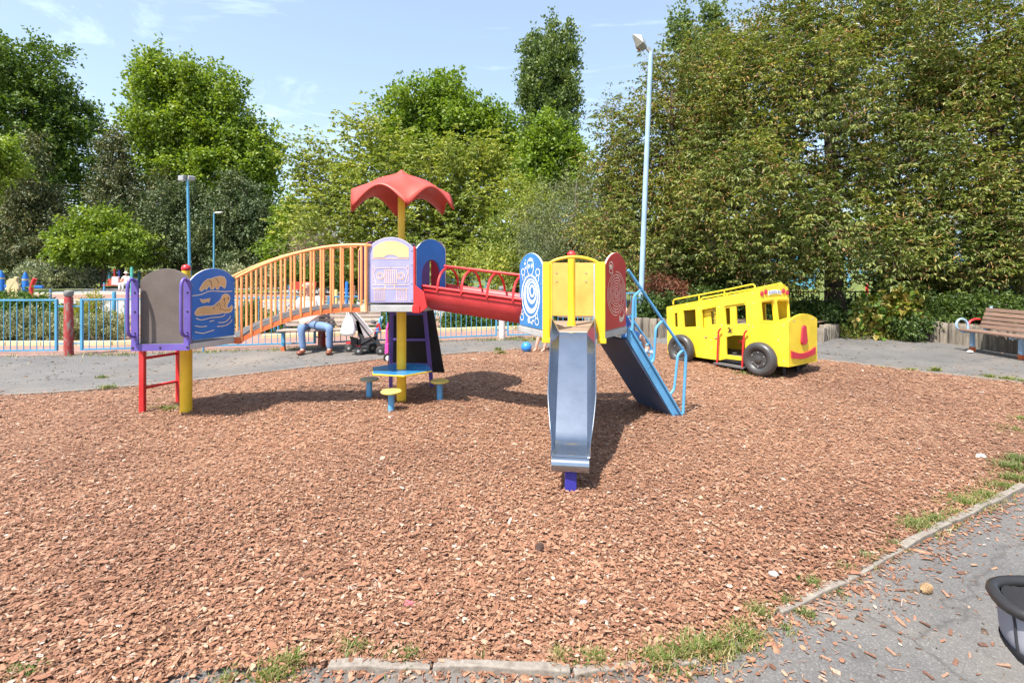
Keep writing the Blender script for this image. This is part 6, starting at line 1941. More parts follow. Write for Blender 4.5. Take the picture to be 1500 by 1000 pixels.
def seated_man():
    px0 = 446
    root = thing('person', 'elderly man in white shirt, blue jeans and brown boots sitting with hands folded', 'person', PT(446, 519, 10.1) * 1)
    root.location.z = 0
    X = lambda px, py, Y: PT(px, py, Y)
    hip = Vector((-4.10, 10.42, .53)); 
    chest = hip + Vector((-.03, .06, .38)); neck = chest + Vector((-.02, -.02, .20)); hd = neck + Vector((-.01, -.05, .17))
    kL, kR = X(441, 481, 9.93), X(483, 480, 9.98)
    kL.z = kR.z = .51
    aL, aR = X(444, 511, 9.95), X(483, 510, 9.99)
    aL.z = aR.z = .10
    shL, shR = chest + Vector((-.20, -.01, .12)), chest + Vector((.20, .02, .12))
    eL, eR = chest + Vector((-.30, -.12, -.14)), chest + Vector((.31, -.10, -.14))
    hands = Vector((hip.x + .02, 10.03, .605))
    wL, wR = hands + Vector((-.09, .06, .02)), hands + Vector((.10, .06, .03))
    body = [[(hip, (.15, .12)), (hip + Vector((-.01, .04, .20)), (.155, .12)), (chest, (.17, .12)), (chest + Vector((0, 0, .13)), (.12, .09)), (neck, .055), (neck + Vector((0, -.02, .06)), .055), (hd + Vector((0, 0, -.03)), (.075, .085)), (hd + Vector((0, 0, .05)), (.08, .095)), (hd + Vector((0, 0, .10)), (.055, .065))],
            [(chest + Vector((0, 0, .13)), (.12, .09)), (shL, .058), (eL, .042), (wL, .026)],
            [(chest + Vector((0, 0, .13)), (.12, .09)), (shR, .058), (eR, .042), (wR, .026)],
            [(hip, (.15, .12)), (hip + Vector((-.09, -.08, -.02)), .085), (kL, .06), (aL, .042), (aL + Vector((-.005, -.10, -.05)), .034)],
            [(hip, (.15, .12)), (hip + Vector((.09, -.08, -.02)), .085), (kR, .06), (aR, .042), (aR + Vector((.01, -.10, -.05)), .034)]]
    body += hand_chains(wL, Vector((.8, -.55, -.15)), Vector((.3, .4, -.9)), 1.0, .7, 1)
    body += hand_chains(wR, Vector((-.8, -.55, -.12)), Vector((-.3, .4, -.9)), 1.0, .7, -1)
    skin_mesh('body', body, SKIN, root)
    # face and hair
    f = Vector((.05, -1, -.12)).normalized(); s = Vector((1, .05, 0)).normalized()
    c = hd + Vector((0, 0, .02))
    MB().lathe([(.018, 0), (.012, .03), (.004, .05)], c + f * .082 + Vector((0, 0, -.01)), f + Vector((0, 0, -.5)), 8).build('nose', SKIN, root, True)
    for sg in (-1, 1):
        MB().sphere(c + s * .082 * sg + Vector((0, .01, -.005)), .028, 10, 6, (.4, .7, 1.1)).build('ear', SKIN, root, True)
        MB().sphere(c + f * .086 + s * .032 * sg + Vector((0, 0, .022)), .011, 8, 6).build('eye', DGREY, root, True)
    MB().bar(c + f * .092 - s * .025 + Vector((0, 0, -.058)), c + f * .092 + s * .025 + Vector((0, 0, -.058)), .006, .010).build('mouth', paint('lip', (.42, .16, .13), .5, .02), root)
    hb = MB()
    for k in range(26):
        a = PI * k / 25
        hb.sphere(c + Vector((.084 * math.cos(a), .012 + .085 * math.sin(a), .02 + .02 * math.sin(3 * k))), .026, 7, 5)
    hb.build('hair', HAIRG, root, True, kind='stuff')
    # shirt, jeans, boots
    m_ = lambda a, b, t: Vector(a).lerp(Vector(b), t)
    skin_mesh('shirt', [[(hip + Vector((0, -.02, -.04)), (.172, .15)), (hip + Vector((-.01, .0, .16)), (.20, .175)), (chest, (.20, .15)), (chest + Vector((0, 0, .12)), (.14, .105)), (neck + Vector((0, 0, -.045)), .075)],
                        [(chest + Vector((0, 0, .12)), (.14, .105)), (shL, .078), (m_(shL, eL, .75), .072)],
                        [(chest + Vector((0, 0, .12)), (.14, .105)), (shR, .078), (m_(shR, eR, .75), .072)]], SHIRT, root)
    skin_mesh('jeans', [[(hip + Vector((0, 0, .06)), (.165, .13)), (hip, (.165, .135)), (hip + Vector((-.10, -.10, -.02)), .105), (m_(hip, kL, .6) + Vector((-.03, 0, .0)), .092), (kL, .08), (m_(kL, aL, .5), .068), (m_(kL, aL, 1.08), .064)],
                        [(hip, (.165, .135)), (hip + Vector((.10, -.10, -.02)), .105), (m_(hip, kR, .6) + Vector((.03, 0, .0)), .092), (kR, .08), (m_(kR, aR, .5), .068), (m_(kR, aR, 1.08), .064)]], JEANS, root)
    for a, dx in ((aL, -.02), (aR, .05)):
        b = Vector((a.x, a.y, 0))
        skin_mesh('boot', [[(b + Vector((0, 0, .14)), .056), (b + Vector((0, 0, .055)), (.060, .058)), (b + Vector((dx * .4, -.11, .05)), (.062, .048)), (b + Vector((dx, -.21, .045)), (.056, .042))]], BOOT, root)
seated_man()

def climbing_child():
    # on the stairs, mostly hidden by the maze panel, holding the rail
    root = thing('person', 'small child in blue shorts and white shoes climbing the blue stairs behind the maze panel', 'person', (1.25, 5.75, 0))
    P = lambda px, py, Y: PT(px, py, Y)
    hip = P(922, 487, 5.82); hip = Vector((hip.x, 5.84, hip.z))
    chest = hip + Vector((-.14, .02, .25)); neck = chest + Vector((-.03, 0, .13)); hd = neck + Vector((-.02, 0, .13))
    kn = P(941, 495, 5.80); an = P(943, 509, 5.82)
    kn2 = hip + Vector((-.02, .16, -.2)); an2 = kn2 + Vector((.05, .02, -.16))
    sh1 = chest + Vector((.03, -.11, .08)); el1 = P(921, 462, 5.66); wr1 = P(925.5, 442, 5.63)
    sh2 = chest + Vector((-.02, .13, .07)); el2 = sh2 + Vector((-.1, .05, -.12)); wr2 = el2 + Vector((-.12, -.0, .02))
    ch = [[(hip, (.085, .075)), (hip.lerp(chest, .5), (.085, .075)), (chest, (.09, .075)), (chest + Vector((0, 0, .08)), (.07, .055)), (neck, .035), (hd + Vector((0, 0, -.04)), (.06, .065)), (hd + Vector((0, 0, .04)), (.068, .075)), (hd + Vector((0, 0, .09)), (.045, .05))],
          [(chest + Vector((0, 0, .08)), (.07, .055)), (sh1, .034), (el1, .027), (wr1, .018)],
          [(chest + Vector((0, 0, .08)), (.07, .055)), (sh2, .034), (el2, .027), (wr2, .018)],
          [(hip, (.085, .075)), (hip + Vector((.03, -.04, -.03)), .058), (kn, .042), (an, .026), (an + Vector((.07, -.02, -.03)), .022)],
          [(hip, (.085, .075)), (hip + Vector((0, .05, -.04)), .058), (kn2, .042), (an2, .026), (an2 + Vector((.05, 0, -.03)), .022)]]
    ch += hand_chains(wr1, Vector((.25, -.1, .95)), Vector((.9, -.3, .1)), .62, .9, 1)
    ch += hand_chains(wr2, Vector((-1, 0, .1)), Vector((0, 0, -1)), .62, .5, -1)
    skin_mesh('body', ch, SKIN, root)
    skin_mesh('t_shirt', [[(hip + Vector((-.02, 0, .02)), (.098, .088)), (hip.lerp(chest, .5), (.10, .09)), (chest, (.105, .088)), (chest + Vector((0, 0, .075)), (.08, .066)), (neck + Vector((0, 0, -.03)), .05)], [(chest + Vector((0, 0, .075)), (.08, .066)), (sh1, .05), (sh1.lerp(el1, .45), .046)], [(chest + Vector((0, 0, .075)), (.08, .066)), (sh2, .05), (sh2.lerp(el2, .5), .046)]], TSHIRT, root)
    skin_mesh('shorts', [[(hip + Vector((-.02, 0, .05)), (.098, .088)), (hip, (.10, .09)), (hip + Vector((.03, -.05, -.03)), .076), (hip.lerp(kn, .85), .066)], [(hip, (.10, .09)), (hip + Vector((0, .05, -.04)), .076), (hip.lerp(kn2, .7), .066)]], SHORTS, root)
    for a in (an, an2):
        skin_mesh('shoe', [[(a + Vector((-.01, .0, .0)), .032), (a + Vector((.0, 0, -.035)), (.036, .034)), (a + Vector((.06, -.02, -.045)), (.034, .028)), (a + Vector((.105, -.03, -.052)), (.030, .022))]], WHITEP, root)
    hb = MB()
    hb.sphere(hd + Vector((.012, 0, .03)), .078, 14, 9, (1, 1, 1.02))
    hb.build('hair', paint('brown_hair', (.10, .055, .03), .7, .05), root, True)
    for sg in (-1, 1):
        MB().sphere(hd + Vector((-.065, .028 * sg, .0)), .009, 8, 6).build('eye', DGREY, root, True)
    MB().sphere(hd + Vector((-.078, 0, -.02)), .014, 8, 6).build('nose', SKIN, root, True)
climbing_child()

def standing_child():
    # legs seen under the deck, body hidden behind the slide tower
    c = G(790, 516)
    root = thing('person', 'small barefoot child standing behind the slide tower beside the blue ball', 'person', (c.x, c.y, 0))
    def q(x, y, z): return Vector((c.x + x, c.y + y, z))
    hip = q(.08, .03, .46); ch_ = q(.10, .05, .68); nk = q(.10, .05, .82); hd = q(.10, .03, .95)
    chs = [[(hip, (.085, .07)), (ch_, (.09, .07)), (q(.10, .05, .75), (.07, .055)), (nk, .034), (hd - Vector((0, 0, .03)), (.06, .065)), (hd + Vector((0, 0, .05)), (.066, .072)), (hd + Vector((0, 0, .10)), (.04, .045))]]
    for sx, fx in ((-.06, -.075), (.06, .06)):
        chs.append([(hip, (.085, .07)), (hip + Vector((sx, 0, -.05)), .058), (q(.06 + sx * 1.4, .0, .25), .04), (q(.02 + fx * 1.2, .0, .06), .027), (q(-.02 + fx * 1.3 - .03, -.07, .025), .022)])
    arms = []
    for sg in (-1, 1):
        sh_ = q(.10 + .115 * sg, .05, .76); el = sh_ + Vector((.03 * sg, -.04, -.15)); wr = el + Vector((0, -.10, -.07))
        chs.append([(q(.10, .05, .75), (.07, .055)), (sh_, .032), (el, .025), (wr, .018)])
        chs += hand_chains(wr, Vector((0, -.6, -.8)), Vector((-sg, 0, 0)), .6, .5, sg)
        arms.append((sh_, el))
    skin_mesh('body', chs, SKIN, root)
    skin_mesh('t_shirt', [[(hip + Vector((0, 0, .04)), (.10, .085)), (ch_, (.105, .085)), (q(.10, .05, .75), (.08, .066)), (nk - Vector((0, 0, .03)), .048)]] + [[(q(.10, .05, .75), (.08, .066)), (a, .048), (a.lerp(b, .5), .045)] for a, b in arms], WHITEP, root)
    skin_mesh('shorts', [[(hip + Vector((0, 0, .05)), (.10, .085)), (hip, (.10, .085)), (hip + Vector((-.06, 0, -.06)), .072), (hip + Vector((-.075, 0, -.13)), .066)], [(hip, (.10, .085)), (hip + Vector((.06, 0, -.06)), .072), (hip + Vector((.08, 0, -.13)), .066)]], PINKC, root)
    MB().sphere(hd + Vector((0, .014, .04)), .075, 14, 9).build('hair', MATS['brown_hair'], root, True)
    for sg in (-1, 1): MB().sphere(hd + Vector((.028 * sg, -.066, .01)), .009, 8, 6).build('eye', DGREY, root, True)
    MB().sphere(hd + Vector((0, -.074, -.01)), .013, 8, 6).build('nose', SKIN, root, True)
standing_child()

b = G(771, 517)
o = MB().sphere((b.x, b.y, .115), .105, 28, 18).build('ball', BALLB, None, True)
tag(o, 'blue play ball lying on the edge of the bark mulch', 'ball')

# ------------------------------------------------------------------ pushchair with shopping bag
def pushchair():
    c = G(528, 517)
    Yc = 10.05
    root = thing('pushchair', 'dark folding pushchair with a clear rain cover parked at the end of the bench', 'pushchair', (PT(528, 500, Yc).x, Yc, 0))
    P = lambda px, py, dy=0.0: PT(px, py, Yc + dy)
    w = .21
    for dy in (-w, w):
        MB().tube([P(511, 452, dy), P(540, 490, dy), P(561, 512, dy)], .012, 8).build('frame_tube', BLACK, root, True)
        MB().tube([P(552, 491, dy), P(535, 500, dy), P(512, 512, dy)], .012, 8).build('frame_tube', BLACK, root, True)
        MB().tube(catmull([P(512, 456, dy), P(507, 450, dy), P(503, 452, dy)], 4), .016, 8).build('handle', DKF, root, True)
    def quadpanel(name, pts, mat, th=.012):
        A = [P(x, y, -w + .01) for x, y in pts]; B = [P(x, y, w - .01) for x, y in pts]
        n = len(A)
        return MB().add(A + B, [tuple(range(n)), tuple(range(2 * n - 1, n - 1, -1))] + [(i, (i + 1) % n, n + (i + 1) % n, n + i) for i in range(n)]).build(name, mat, root, bevel=.008)
    quadpanel('seat', [(522, 498), (530, 495), (548, 493), (553, 497), (548, 503), (530, 507), (522, 505)], DKF)
    quadpanel('seat_back', [(520, 470), (525, 468), (534, 494), (527, 498)], DKF)
    quadpanel('basket', [(512, 492), (524, 495), (526, 508), (516, 508)], BLACK)
    quadpanel('leg_cloth', [(546, 494), (552, 492), (560, 508), (553, 504)], DKF)
    rc = quadpanel('rain_cover', [(511, 451), (517, 451), (549, 488), (547, 490)], FILM)
    quadpanel('canopy', [(509, 453), (516, 452), (547, 488), (537, 494), (525, 488), (514, 470)], SILV)
    MB().tube(catmull([P(543, 488, 0), P(548, 485, -.1), P(558, 486, 0), P(548, 487, .1), P(543, 488, 0)], 4), .014, 8).build('bumper_bar', GREYM, root, True)
    MB().lathe([(.05, -.02), (.062, .0), (.055, .03), (.02, .045)], P(547, 472, 0), (0.4, 0, .9), 12).build('toy_bowl', DGREY, root, True)
    MB().tube(catmull([P(549, 489, 0), P(552, 480, .0), P(555, 474, .0), P(557, 484, .0)], 4), .018, 8).build('toy_ring', RED, root, True)
    MB().box(P(553, 484, 0), (.05, .05, .10)).build('toy_bottle', BALLB, root, bevel=.01)
    for px, py, dy, hm in ((511, 513, w, RED), (511, 513, w - .07, RED), (525, 514.5, -w, RED), (525, 514.5, -w + .07, RED), (557, 513, -w, GREYM), (557, 513, -w + .07, GREYM), (546, 510, w, GREYM), (546, 510, w - .07, GREYM)):
        q = P(px, py, dy); q.z = .082
        wl_ = MB().lathe([(.03, -.018), (.07, -.02), (.082, -.012), (.082, .012), (.07, .02), (.03, .018)], q, (.15, -1, 0), 20).build('wheel', TYRE, root, True)
        MB().lathe([(.028, -.022), (.028, .022)], q, (.15, -1, 0), 10).build('hub', GREYM, wl_, True)
    for px, dy in ((511, w - .035), (525, -w + .035)):
        q = P(px, 505, dy); q.z = .175
        MB().box(q, (.10, .07, .05)).build('fork_cover', RED, root, bevel=.012)
    # bag
    bg_ = thing('shopping_bag', 'bulging white carrier bag hanging from the pushchair handle', 'bag', P(510, 490, -.26))
    bg_.location.z = P(510, 492, 0).z
    cx = P(510, 478, -.28)
    rd = random.Random(3)
    vs, n = [], 16
    rows = [(462, 3.2, .03), (467, 6, .055), (474, 8.5, .08), (482, 10.5, .10), (488, 11.5, .11), (492, 9, .08)]
    for j, (y, hw, dp) in enumerate(rows):
        for k in range(n):
            a = 2 * PI * k / n
            m = 1 + .10 * math.sin(3 * a + j) + rd.uniform(-.05, .05)
            p = P(510.5, y, -.28)
            vs.append(p + Vector((hw / F * 10 * math.cos(a) * m, dp * math.sin(a) * m, rd.uniform(-.006, .006))))
    fs = [(j * n + k, j * n + (k + 1) % n, (j + 1) * n + (k + 1) % n, (j + 1) * n + k) for j in range(len(rows) - 1) for k in range(n)] + [tuple(range(n))[::-1], tuple((len(rows) - 1) * n + k for k in range(n))]
    o = MB().add(vs, fs).build('bag_body', WHITEP, bg_, True)
    s = o.modifiers.new('soft', 'SUBSURF'); s.levels = 1; s.render_levels = 1
    for d in (-2, 2):
        MB().tube(catmull([P(510 + d, 464, -.28), P(509 + d * .6, 457, -.25), P(508 + d * .3, 452, -.20)], 4), .008, 6).build('bag_handle', WHITEP, bg_, True)
pushchair()

# ------------------------------------------------------------------ pink ride-on car behind the climbing panel
def toy_car():
    c = Vector((-1.95, 9.3, 0))
    root = thing('toy_car', 'pink plastic ride-on car half hidden by the dark climbing panel', 'toy car', c)
    W2, L2 = .23, .34
    fr = Frame((c.x, c.y - W2), (1, 0), (0, -1))
    side = [(-.31, .10), (-.20, .10), (-.17, .17), (-.08, .17), (-.05, .10), (.08, .10), (.11, .17), (.20, .17), (.23, .10), (.34, .12), (.34, .30), (.22, .36), (-.20, .38), (-.31, .34)]
    MB().prism(side, [], fr, -W2 * 2, 0).build('body', PINK, root, bevel=.03)
    for d in (-.02, -W2 * 2 + .02):
        MB().tube(catmull([fr.p(-.27, .34, d), fr.p(-.27, .58, d), fr.p(-.22, .68, d)], 4), .022, 8).build('pillar', PINK, root, True)
        MB().tube(catmull([fr.p(.14, .35, d), fr.p(.08, .58, d), fr.p(.03, .68, d)], 4), .022, 8).build('pillar', PINK, root, True)
    MB().prism([(-.28, .66), (.08, .66), (.06, .71), (-.10, .735), (-.25, .71)], [], fr, -W2 * 2, 0).build('roof', PINK, root, bevel=.02)
    for x in (-.235, .165):
        for d in (.012, -W2 * 2 - .012):
            q = fr.p(x, .085, d)
            wl_ = MB().lathe([(.05, -.025), (.08, -.028), (.088, -.015), (.088, .015), (.08, .028), (.05, .025)], q, (0, -1, 0), 20).build('wheel', BLACK, root, True)
            MB().lathe([(.05, -.03), (.045, .03), (.01, .036)], q, (0, -1 if d > 0 else 1, 0), 16).build('hub', WHITEP, wl_, True)
toy_car()

# ------------------------------------------------------------------ pram corner close to the camera
def pram():
    Yc = 1.72
    P = lambda px, py, Y: PT(px, py, Y)
    root = thing('pram', 'grey cloth pram carrycot with black padded rim parked on the near asphalt', 'pram', (2.15, 1.65, 0))
    # rim: oval tray seen from its end
    C = Vector((1.815, 1.366, .72))
    a_, b_ = .402, .138
    ang = math.radians(-24)
    def ring(sx, sz, z, n=44, p=3.0):
        out = []
        for k in range(n):
            t = 2 * PI * k / n
            x = math.copysign(abs(math.cos(t)) ** (2 / p), math.cos(t)) * a_ * sx
            y = math.copysign(abs(math.sin(t)) ** (2 / p), math.sin(t)) * b_ * sz
            out.append(C + Vector((x * math.cos(ang) - y * math.sin(ang), x * math.sin(ang) + y * math.cos(ang), z + .02 * (x / a_))))
        return out
    rim = ring(1, 1, 0)
    MB().tube(rim + [rim[0], rim[1]], .0165, 10, False).build('rim', LEATH, root, True)
    n = 44
    outer = [ring(.985, .97, -.013), ring(.975, .97, -.042), ring(.965, .96, -.092), ring(.95, .93, -.135), ring(.91, .85, -.155)]
    inner = [ring(.95, .93, -.0), ring(.91, .88, -.07), ring(.85, .80, -.12)]
    def sheet(rings, name, m, cap):
        vs = [p for r in rings for p in r]
        fs = [(j * n + k, j * n + (k + 1) % n, (j + 1) * n + (k + 1) % n, (j + 1) * n + k) for j in range(len(rings) - 1) for k in range(n)]
        if cap: fs.append(tuple((len(rings) - 1) * n + k for k in range(n)))
        return MB().add(vs, fs).build(name, m, root, True)
    sheet(outer, 'carrycot_cloth', GREYF, True)
    sheet(inner, 'lining', DKF, True)
    # dark lower end patch of the cloth
    band = [ring(.963, .952, -.118), ring(.954, .934, -.137), ring(.915, .86, -.158)]
    vs = [p + Vector((-.004, -.003, 0)) for r in band for p in r[12:31]]
    m = 19
    MB().add(vs, [(j * m + k, j * m + k + 1, (j + 1) * m + k + 1, (j + 1) * m + k) for j in range(2) for k in range(m - 1)]).build('dark_patch', DKF, root, True)
    for k in (17, 24, 29):
        MB().tube([o_[k] for o_ in outer[:4]], .004, 6).build('seam', DKF, root, True)
    # crumpled cloth inside
    def R_(x, y, z): return C + Vector((x * math.cos(ang) - y * math.sin(ang), x * math.sin(ang) + y * math.cos(ang), z))
    nr_, nt_ = 9, 36
    vs = []
    for q in range(nr_ + 1):
        for p_ in ring(.88 * q / nr_ + .001, .84 * q / nr_ + .001, 0, nt_):
            d_ = p_ - C
            vs.append(C + Vector((d_.x, d_.y, -.065 + .014 * math.sin(d_.x * 31 + d_.y * 12) * math.cos(d_.y * 38 - d_.x * 9) + .008 * math.sin(d_.x * 70 + 2) - .03 * (q / nr_) ** 3)))
    MB().add(vs, [(q * nt_ + k, q * nt_ + (k + 1) % nt_, (q + 1) * nt_ + (k + 1) % nt_, (q + 1) * nt_ + k) for q in range(nr_) for k in range(nt_)]).build('blanket', paint('dark_blanket', (.055, .055, .06), .95, .05), root, True)
    # chassis, out of the picture to the side
    def Gd(x, y): p_ = R_(x, y, 0); return Vector((p_.x, p_.y, .125))
    for dy in (-.15, .15):
        MB().tube([R_(.12, dy * .8, -.15), R_(.30, dy, -.42), Gd(.46, dy)], .013, 8).build('chassis_tube', GREYM, root, True)
        MB().tube([R_(.30, dy * .6, -.15), R_(.24, dy, -.35), Gd(.12, dy)], .013, 8).build('chassis_tube', GREYM, root, True)
        for x in (.12, .46):
            q = Gd(x, dy * 1.18)
            MB().lathe([(.06, -.02), (.11, -.022), (.125, 0), (.11, .022), (.06, .02)], q, R_(0, 1, 0) - C, 24).build('wheel', TYRE, root, True)
    MB().tube(catmull([R_(.24, -.14, -.03), R_(.50, -.15, .22), R_(.60, -.14, .32), R_(.63, 0, .335), R_(.60, .14, .32), R_(.50, .15, .22), R_(.24, .14, -.03)], 5), .013, 10).build('push_handle', LEATH, root, True)
pram()

# ------------------------------------------------------------------ lamp posts
def flood_head(root, c, aim, sc=1.0, roll=0.0):
    aim = Vector(aim).normalized()
    x = aim.cross(Vector((0, 0, 1))).normalized(); z = x.cross(aim)
    M = Matrix((x, aim, z)).transposed()
    h = MB().box(c, (.40 * sc, .20 * sc, .28 * sc), M=M)
    h = h.build('lamp_housing', GREYM, root, bevel=.02)
    MB().box(c + aim * .105 * sc, (.36 * sc, .012, .24 * sc), M=M).build('lamp_glass', GREYM, h)
    MB().box(c - aim * .12 * sc, (.26 * sc, .08, .18 * sc), M=M).build('gear_box', DGREY, h, bevel=.01)
def post(root, base, top, r0, r1, m):
    MB().tube([Vector(base) - Vector((0, 0, .2)), Vector(base).lerp(Vector(top), .5), top], [r0, (r0 + r1) / 2, r1], 12).build('lamp_column', m, root, True)

bt = PT(940, 405, 13.4); tp_ = PT(953.5, 76, 13.4)
bs = bt + (bt - tp_) * ((bt.z - .3) / (tp_.z - bt.z))
t = thing('lamp_post', 'tall pale blue floodlight post rising in front of the cherry crowns', 'lamp post', bs)
post(t, bs, tp_, .072, .062, PALEB)
PBX = paint('lamp_white', (.72, .72, .70), .5, .05)
hd_c = PT(938, 62, 13.35)
dv = (PT(922, 47, 13.0) - PT(948, 70, 13.5)).normalized()
xx = dv.cross(Vector((0, -1, .5))).normalized(); zz_ = xx.cross(dv)
Mx = Matrix((dv, xx, zz_)).transposed()
hs = MB().add([hd_c + Mx @ Vector(v) for v in [(-.20, -.12, -.10), (.05, -.13, -.12), (.05, .13, -.12), (-.20, .12, -.10), (-.20, -.12, .06), (.05, -.13, .10), (.05, .13, .10), (-.20, .12, .06)]], [(0, 1, 2, 3), (4, 7, 6, 5), (0, 4, 5, 1), (1, 5, 6, 2), (2, 6, 7, 3), (3, 7, 4, 0)]).build('lamp_housing', GREYM, t, bevel=.012)
MB().add([hd_c + Mx @ Vector(v) for v in [(.055, -.13, -.12), (.34, -.03, -.02), (.055, .13, -.12), (.055, -.13, .10), (.055, .13, .10), (.34, .03, .02)]], [(0, 1, 2), (3, 4, 5), (0, 3, 5, 1), (0, 2, 4, 3), (1, 5, 4, 2)]).build('lamp_reflector', PBX, hs)
MB().box(hd_c + Mx @ Vector((-.10, 0, -.14)), (.16, .14, .06), M=Mx).build('gear_box', BRICKT, hs, bevel=.008)
MB().bar(PT(948, 70, 13.38), PT(954, 78, 13.4), .06, .10).build('bracket', GREYM, t, bevel=.006)
MB().box(PT(957.5, 83, 13.36), (.05, .06, .12)).build('cable_box', DGREY, t, bevel=.005)

B_ = G(279, 449); T_ = PT(275, 264, B_.y)
t = thing('lamp_post', 'slender blue post with two grey floodlights against the dark conifers', 'lamp post', B_)
post(t, B_, T_, .065, .055, BLUEF)
MB().bar(T_ + Vector((-.2, 0, 0)), T_ + Vector((.2, 0, 0)), .06, .06).build('cross_arm', DGREY, t)
for dx, aim, s_ in ((-.20, (-.35, -1, .0), .8), (.19, (.75, -.6, -.3), .65)):
    flood_head(t, T_ + Vector((dx, -.05, .08)), aim, s_)
B2 = G(313, 434); T2_ = PT(313.5, 312, B2.y)
t = thing('lamp_post', 'small far blue street lamp with a flat white head on a short arm', 'lamp post', B2)
post(t, B2, T2_, .055, .04, BLUEF)
MB().prism([(0, 0), (.16, .06), (.46, .07), (.48, .03), (.14, -.02)], [], Frame((T2_.x, T2_.y), (1, 0), (0, -1)), -.08, .08).build('lamp_head', WHITEP, t, bevel=.01).location.z += T2_.z
B3 = PT(1401, 452, 21.0); B3.z = 0; T3 = PT(1404, 330, 21)
t = thing('lamp_post', 'pale lamp post standing between the cherry stems behind the bench', 'lamp post', B3)
post(t, B3, T3, .11, .10, PALEB)
flood_head(t, T3 + Vector((0, -.1, .15)), (0, -1, -.3), .8)

# ------------------------------------------------------------------ far playground pieces on the left
def far_post(name, label, cat, px, y0, y1, Y, w, mat, bz=None, group=None, tip=False, bend=0.0):
    top = PT(px, y0, Y)
    z0 = (th(top.x, Y) if bz is None else bz)
    root = thing(name, label, cat, (top.x, Y, z0), group)
    r = w / F * Y / 2
    b = Vector((top.x, Y, z0 - .1))
    if bend:
        P = catmull([b, b.lerp(top, .4) + Vector((bend, 0, 0)), b.lerp(top, .75) + Vector((-bend, 0, 0)), top], 5)
        MB().tube(P, r, 10).build('post_body', mat, root, True)
    else:
        MB().lathe([(r, 0), (r, top.z - b.z - (r * 2.2 if tip else r * .8)), (r * (.2 if tip else .7), top.z - b.z)], b, n=12).build('post_body', mat, root, True)
        if tip: MB().lathe([(r * 1.06, top.z - b.z - r * 3.4), (r * 1.06, top.z - b.z - r * 2.8)], b, n=12).build('post_band', STRAW, root, True)
    return root
Y1 = 15.5
far_post('carved_post', 'thick blue timber post with a pointed tip at the picture edge behind the hedge', 'post', 2, 396, 450, Y1, 7.5, BLUEP, group='blue timber posts of the sensory frame', tip=True)
far_post('carved_post', 'thick blue timber post with a slanted tip beside the wavy red pole', 'post', 37, 398, 450, Y1, 7.5, BLUEP, group='blue timber posts of the sensory frame', tip=True)
t = thing('cross_beam', 'blue beam joining the two thick blue timber posts', 'beam', PT(20, 420, Y1))
MB().bar(PT(-10, 418.5, Y1 + .02), PT(63, 420, Y1 + .02), .07, .075).build('beam_bar', BLUEP, t, bevel=.006)
t = thing('straw_figure', 'straw coloured rough board figure hung on the blue beam', 'play panel', PT(20, 433, Y1))
fz = Frame((PT(20, 420, Y1 - .12).x, Y1 - .12), (1, 0), (0, -1))
def sfp(l): return [((x - 20) / F * Y1, H - (y - YH) / F * Y1) for x, y in l]
MB().prism(sfp([(11, 411), (16, 408), (21, 409), (22, 405), (27, 406), (25, 411), (29, 418), (29, 434), (25, 434), (23, 422), (20, 436), (17, 422), (14, 432), (11, 430)]), [], fz, -.04, .04).build('figure_board', STRAW, t, bevel=.01)
far_post('wavy_pole', 'wavy red pole standing beside the blue timber post', 'post', 51, 408, 448, 15.0, 5.5, RED, bend=.10)
far_post('timber_post', 'short slate blue post behind the railing left of the flaking bollard', 'post', 74, 423, 455, 16.0, 3.2, paint('slate_blue', (.12, .20, .30), .5, .1), group='low posts beyond the railing')
far_post('timber_post', 'thin slate blue post behind the shrub bed beyond the bollard', 'post', 148, 432, 470, 14.5, 2.2, MATS['slate_blue'], group='low posts beyond the railing')
far_post('timber_post', 'rounded light blue post behind the railing beside the left tower', 'post', 167, 427, 480, 13.6, 5.2, BLUEF, group='low posts beyond the railing')
far_post('timber_post', 'rounded sea green post between the far red bench and the left tower', 'post', 193, 391, 425, 30.0, 3.6, TEAL, group='low posts beyond the railing')
o = thing('plastic_sack', 'crumpled white plastic sack caught on the hedge behind the railing', 'sack', PT(148, 467, 12.6))
mb = MB().sphere(PT(149, 462, 12.6), .085, 12, 8, (1.1, .7, .62))
for i in range(len(mb.v)):
    x, y, z = mb.v[i]; mb.v[i] = (x + random.uniform(-.014, .014), y + random.uniform(-.014, .014), z + random.uniform(-.014, .014))
mb.build('sack_body', WHITEP, o, True)

def play_tower(px, Y, label, board, cols):
    x = (px - 750) / F * Y; z0 = th(x, Y)
    root = thing('far_play_frame', label, 'play frame', (x, Y, z0), 'far climbing frames on the lawn')
    k = Y / F
    for dx, m in cols:
        MB().bar(Vector((x + dx * k, Y, z0 - .1)), Vector((x + dx * k, Y, z0 + 18 * k)), 2.4 * k, 2.4 * k, (0, 1, 0)).build('post', m, root)
    if board is not None:
        f = Frame((x, Y - .1), (1, 0), (0, -1))
        hs_ = [[(c + 1.6 * k * math.cos(a), z0 + h_ * k + 1.1 * k * math.sin(a)) for a in [2 * PI * i / 8 for i in range(8)]] for c, h_ in ((-.6 * k, 12), (1.2 * k, 6))]
        MB().prism([(-4.5 * k, z0), (4.5 * k, z0), (4.5 * k, z0 + 16 * k), (-4.5 * k, z0 + 16 * k)], hs_, f, -.05, .05).build('climbing_board', board, root)
    for h_, m in ((13, BLUEF), (6, BLUEF)):
        MB().bar(Vector((x + cols[0][0] * k, Y + .03, z0 + h_ * k)), Vector((x + cols[-1][0] * k, Y + .03, z0 + h_ * k)), .9 * k, .9 * k).build('cross_bar', m, root)
YLB = paint('pale_yellow_board', (.66, .55, .20), .6, .1)
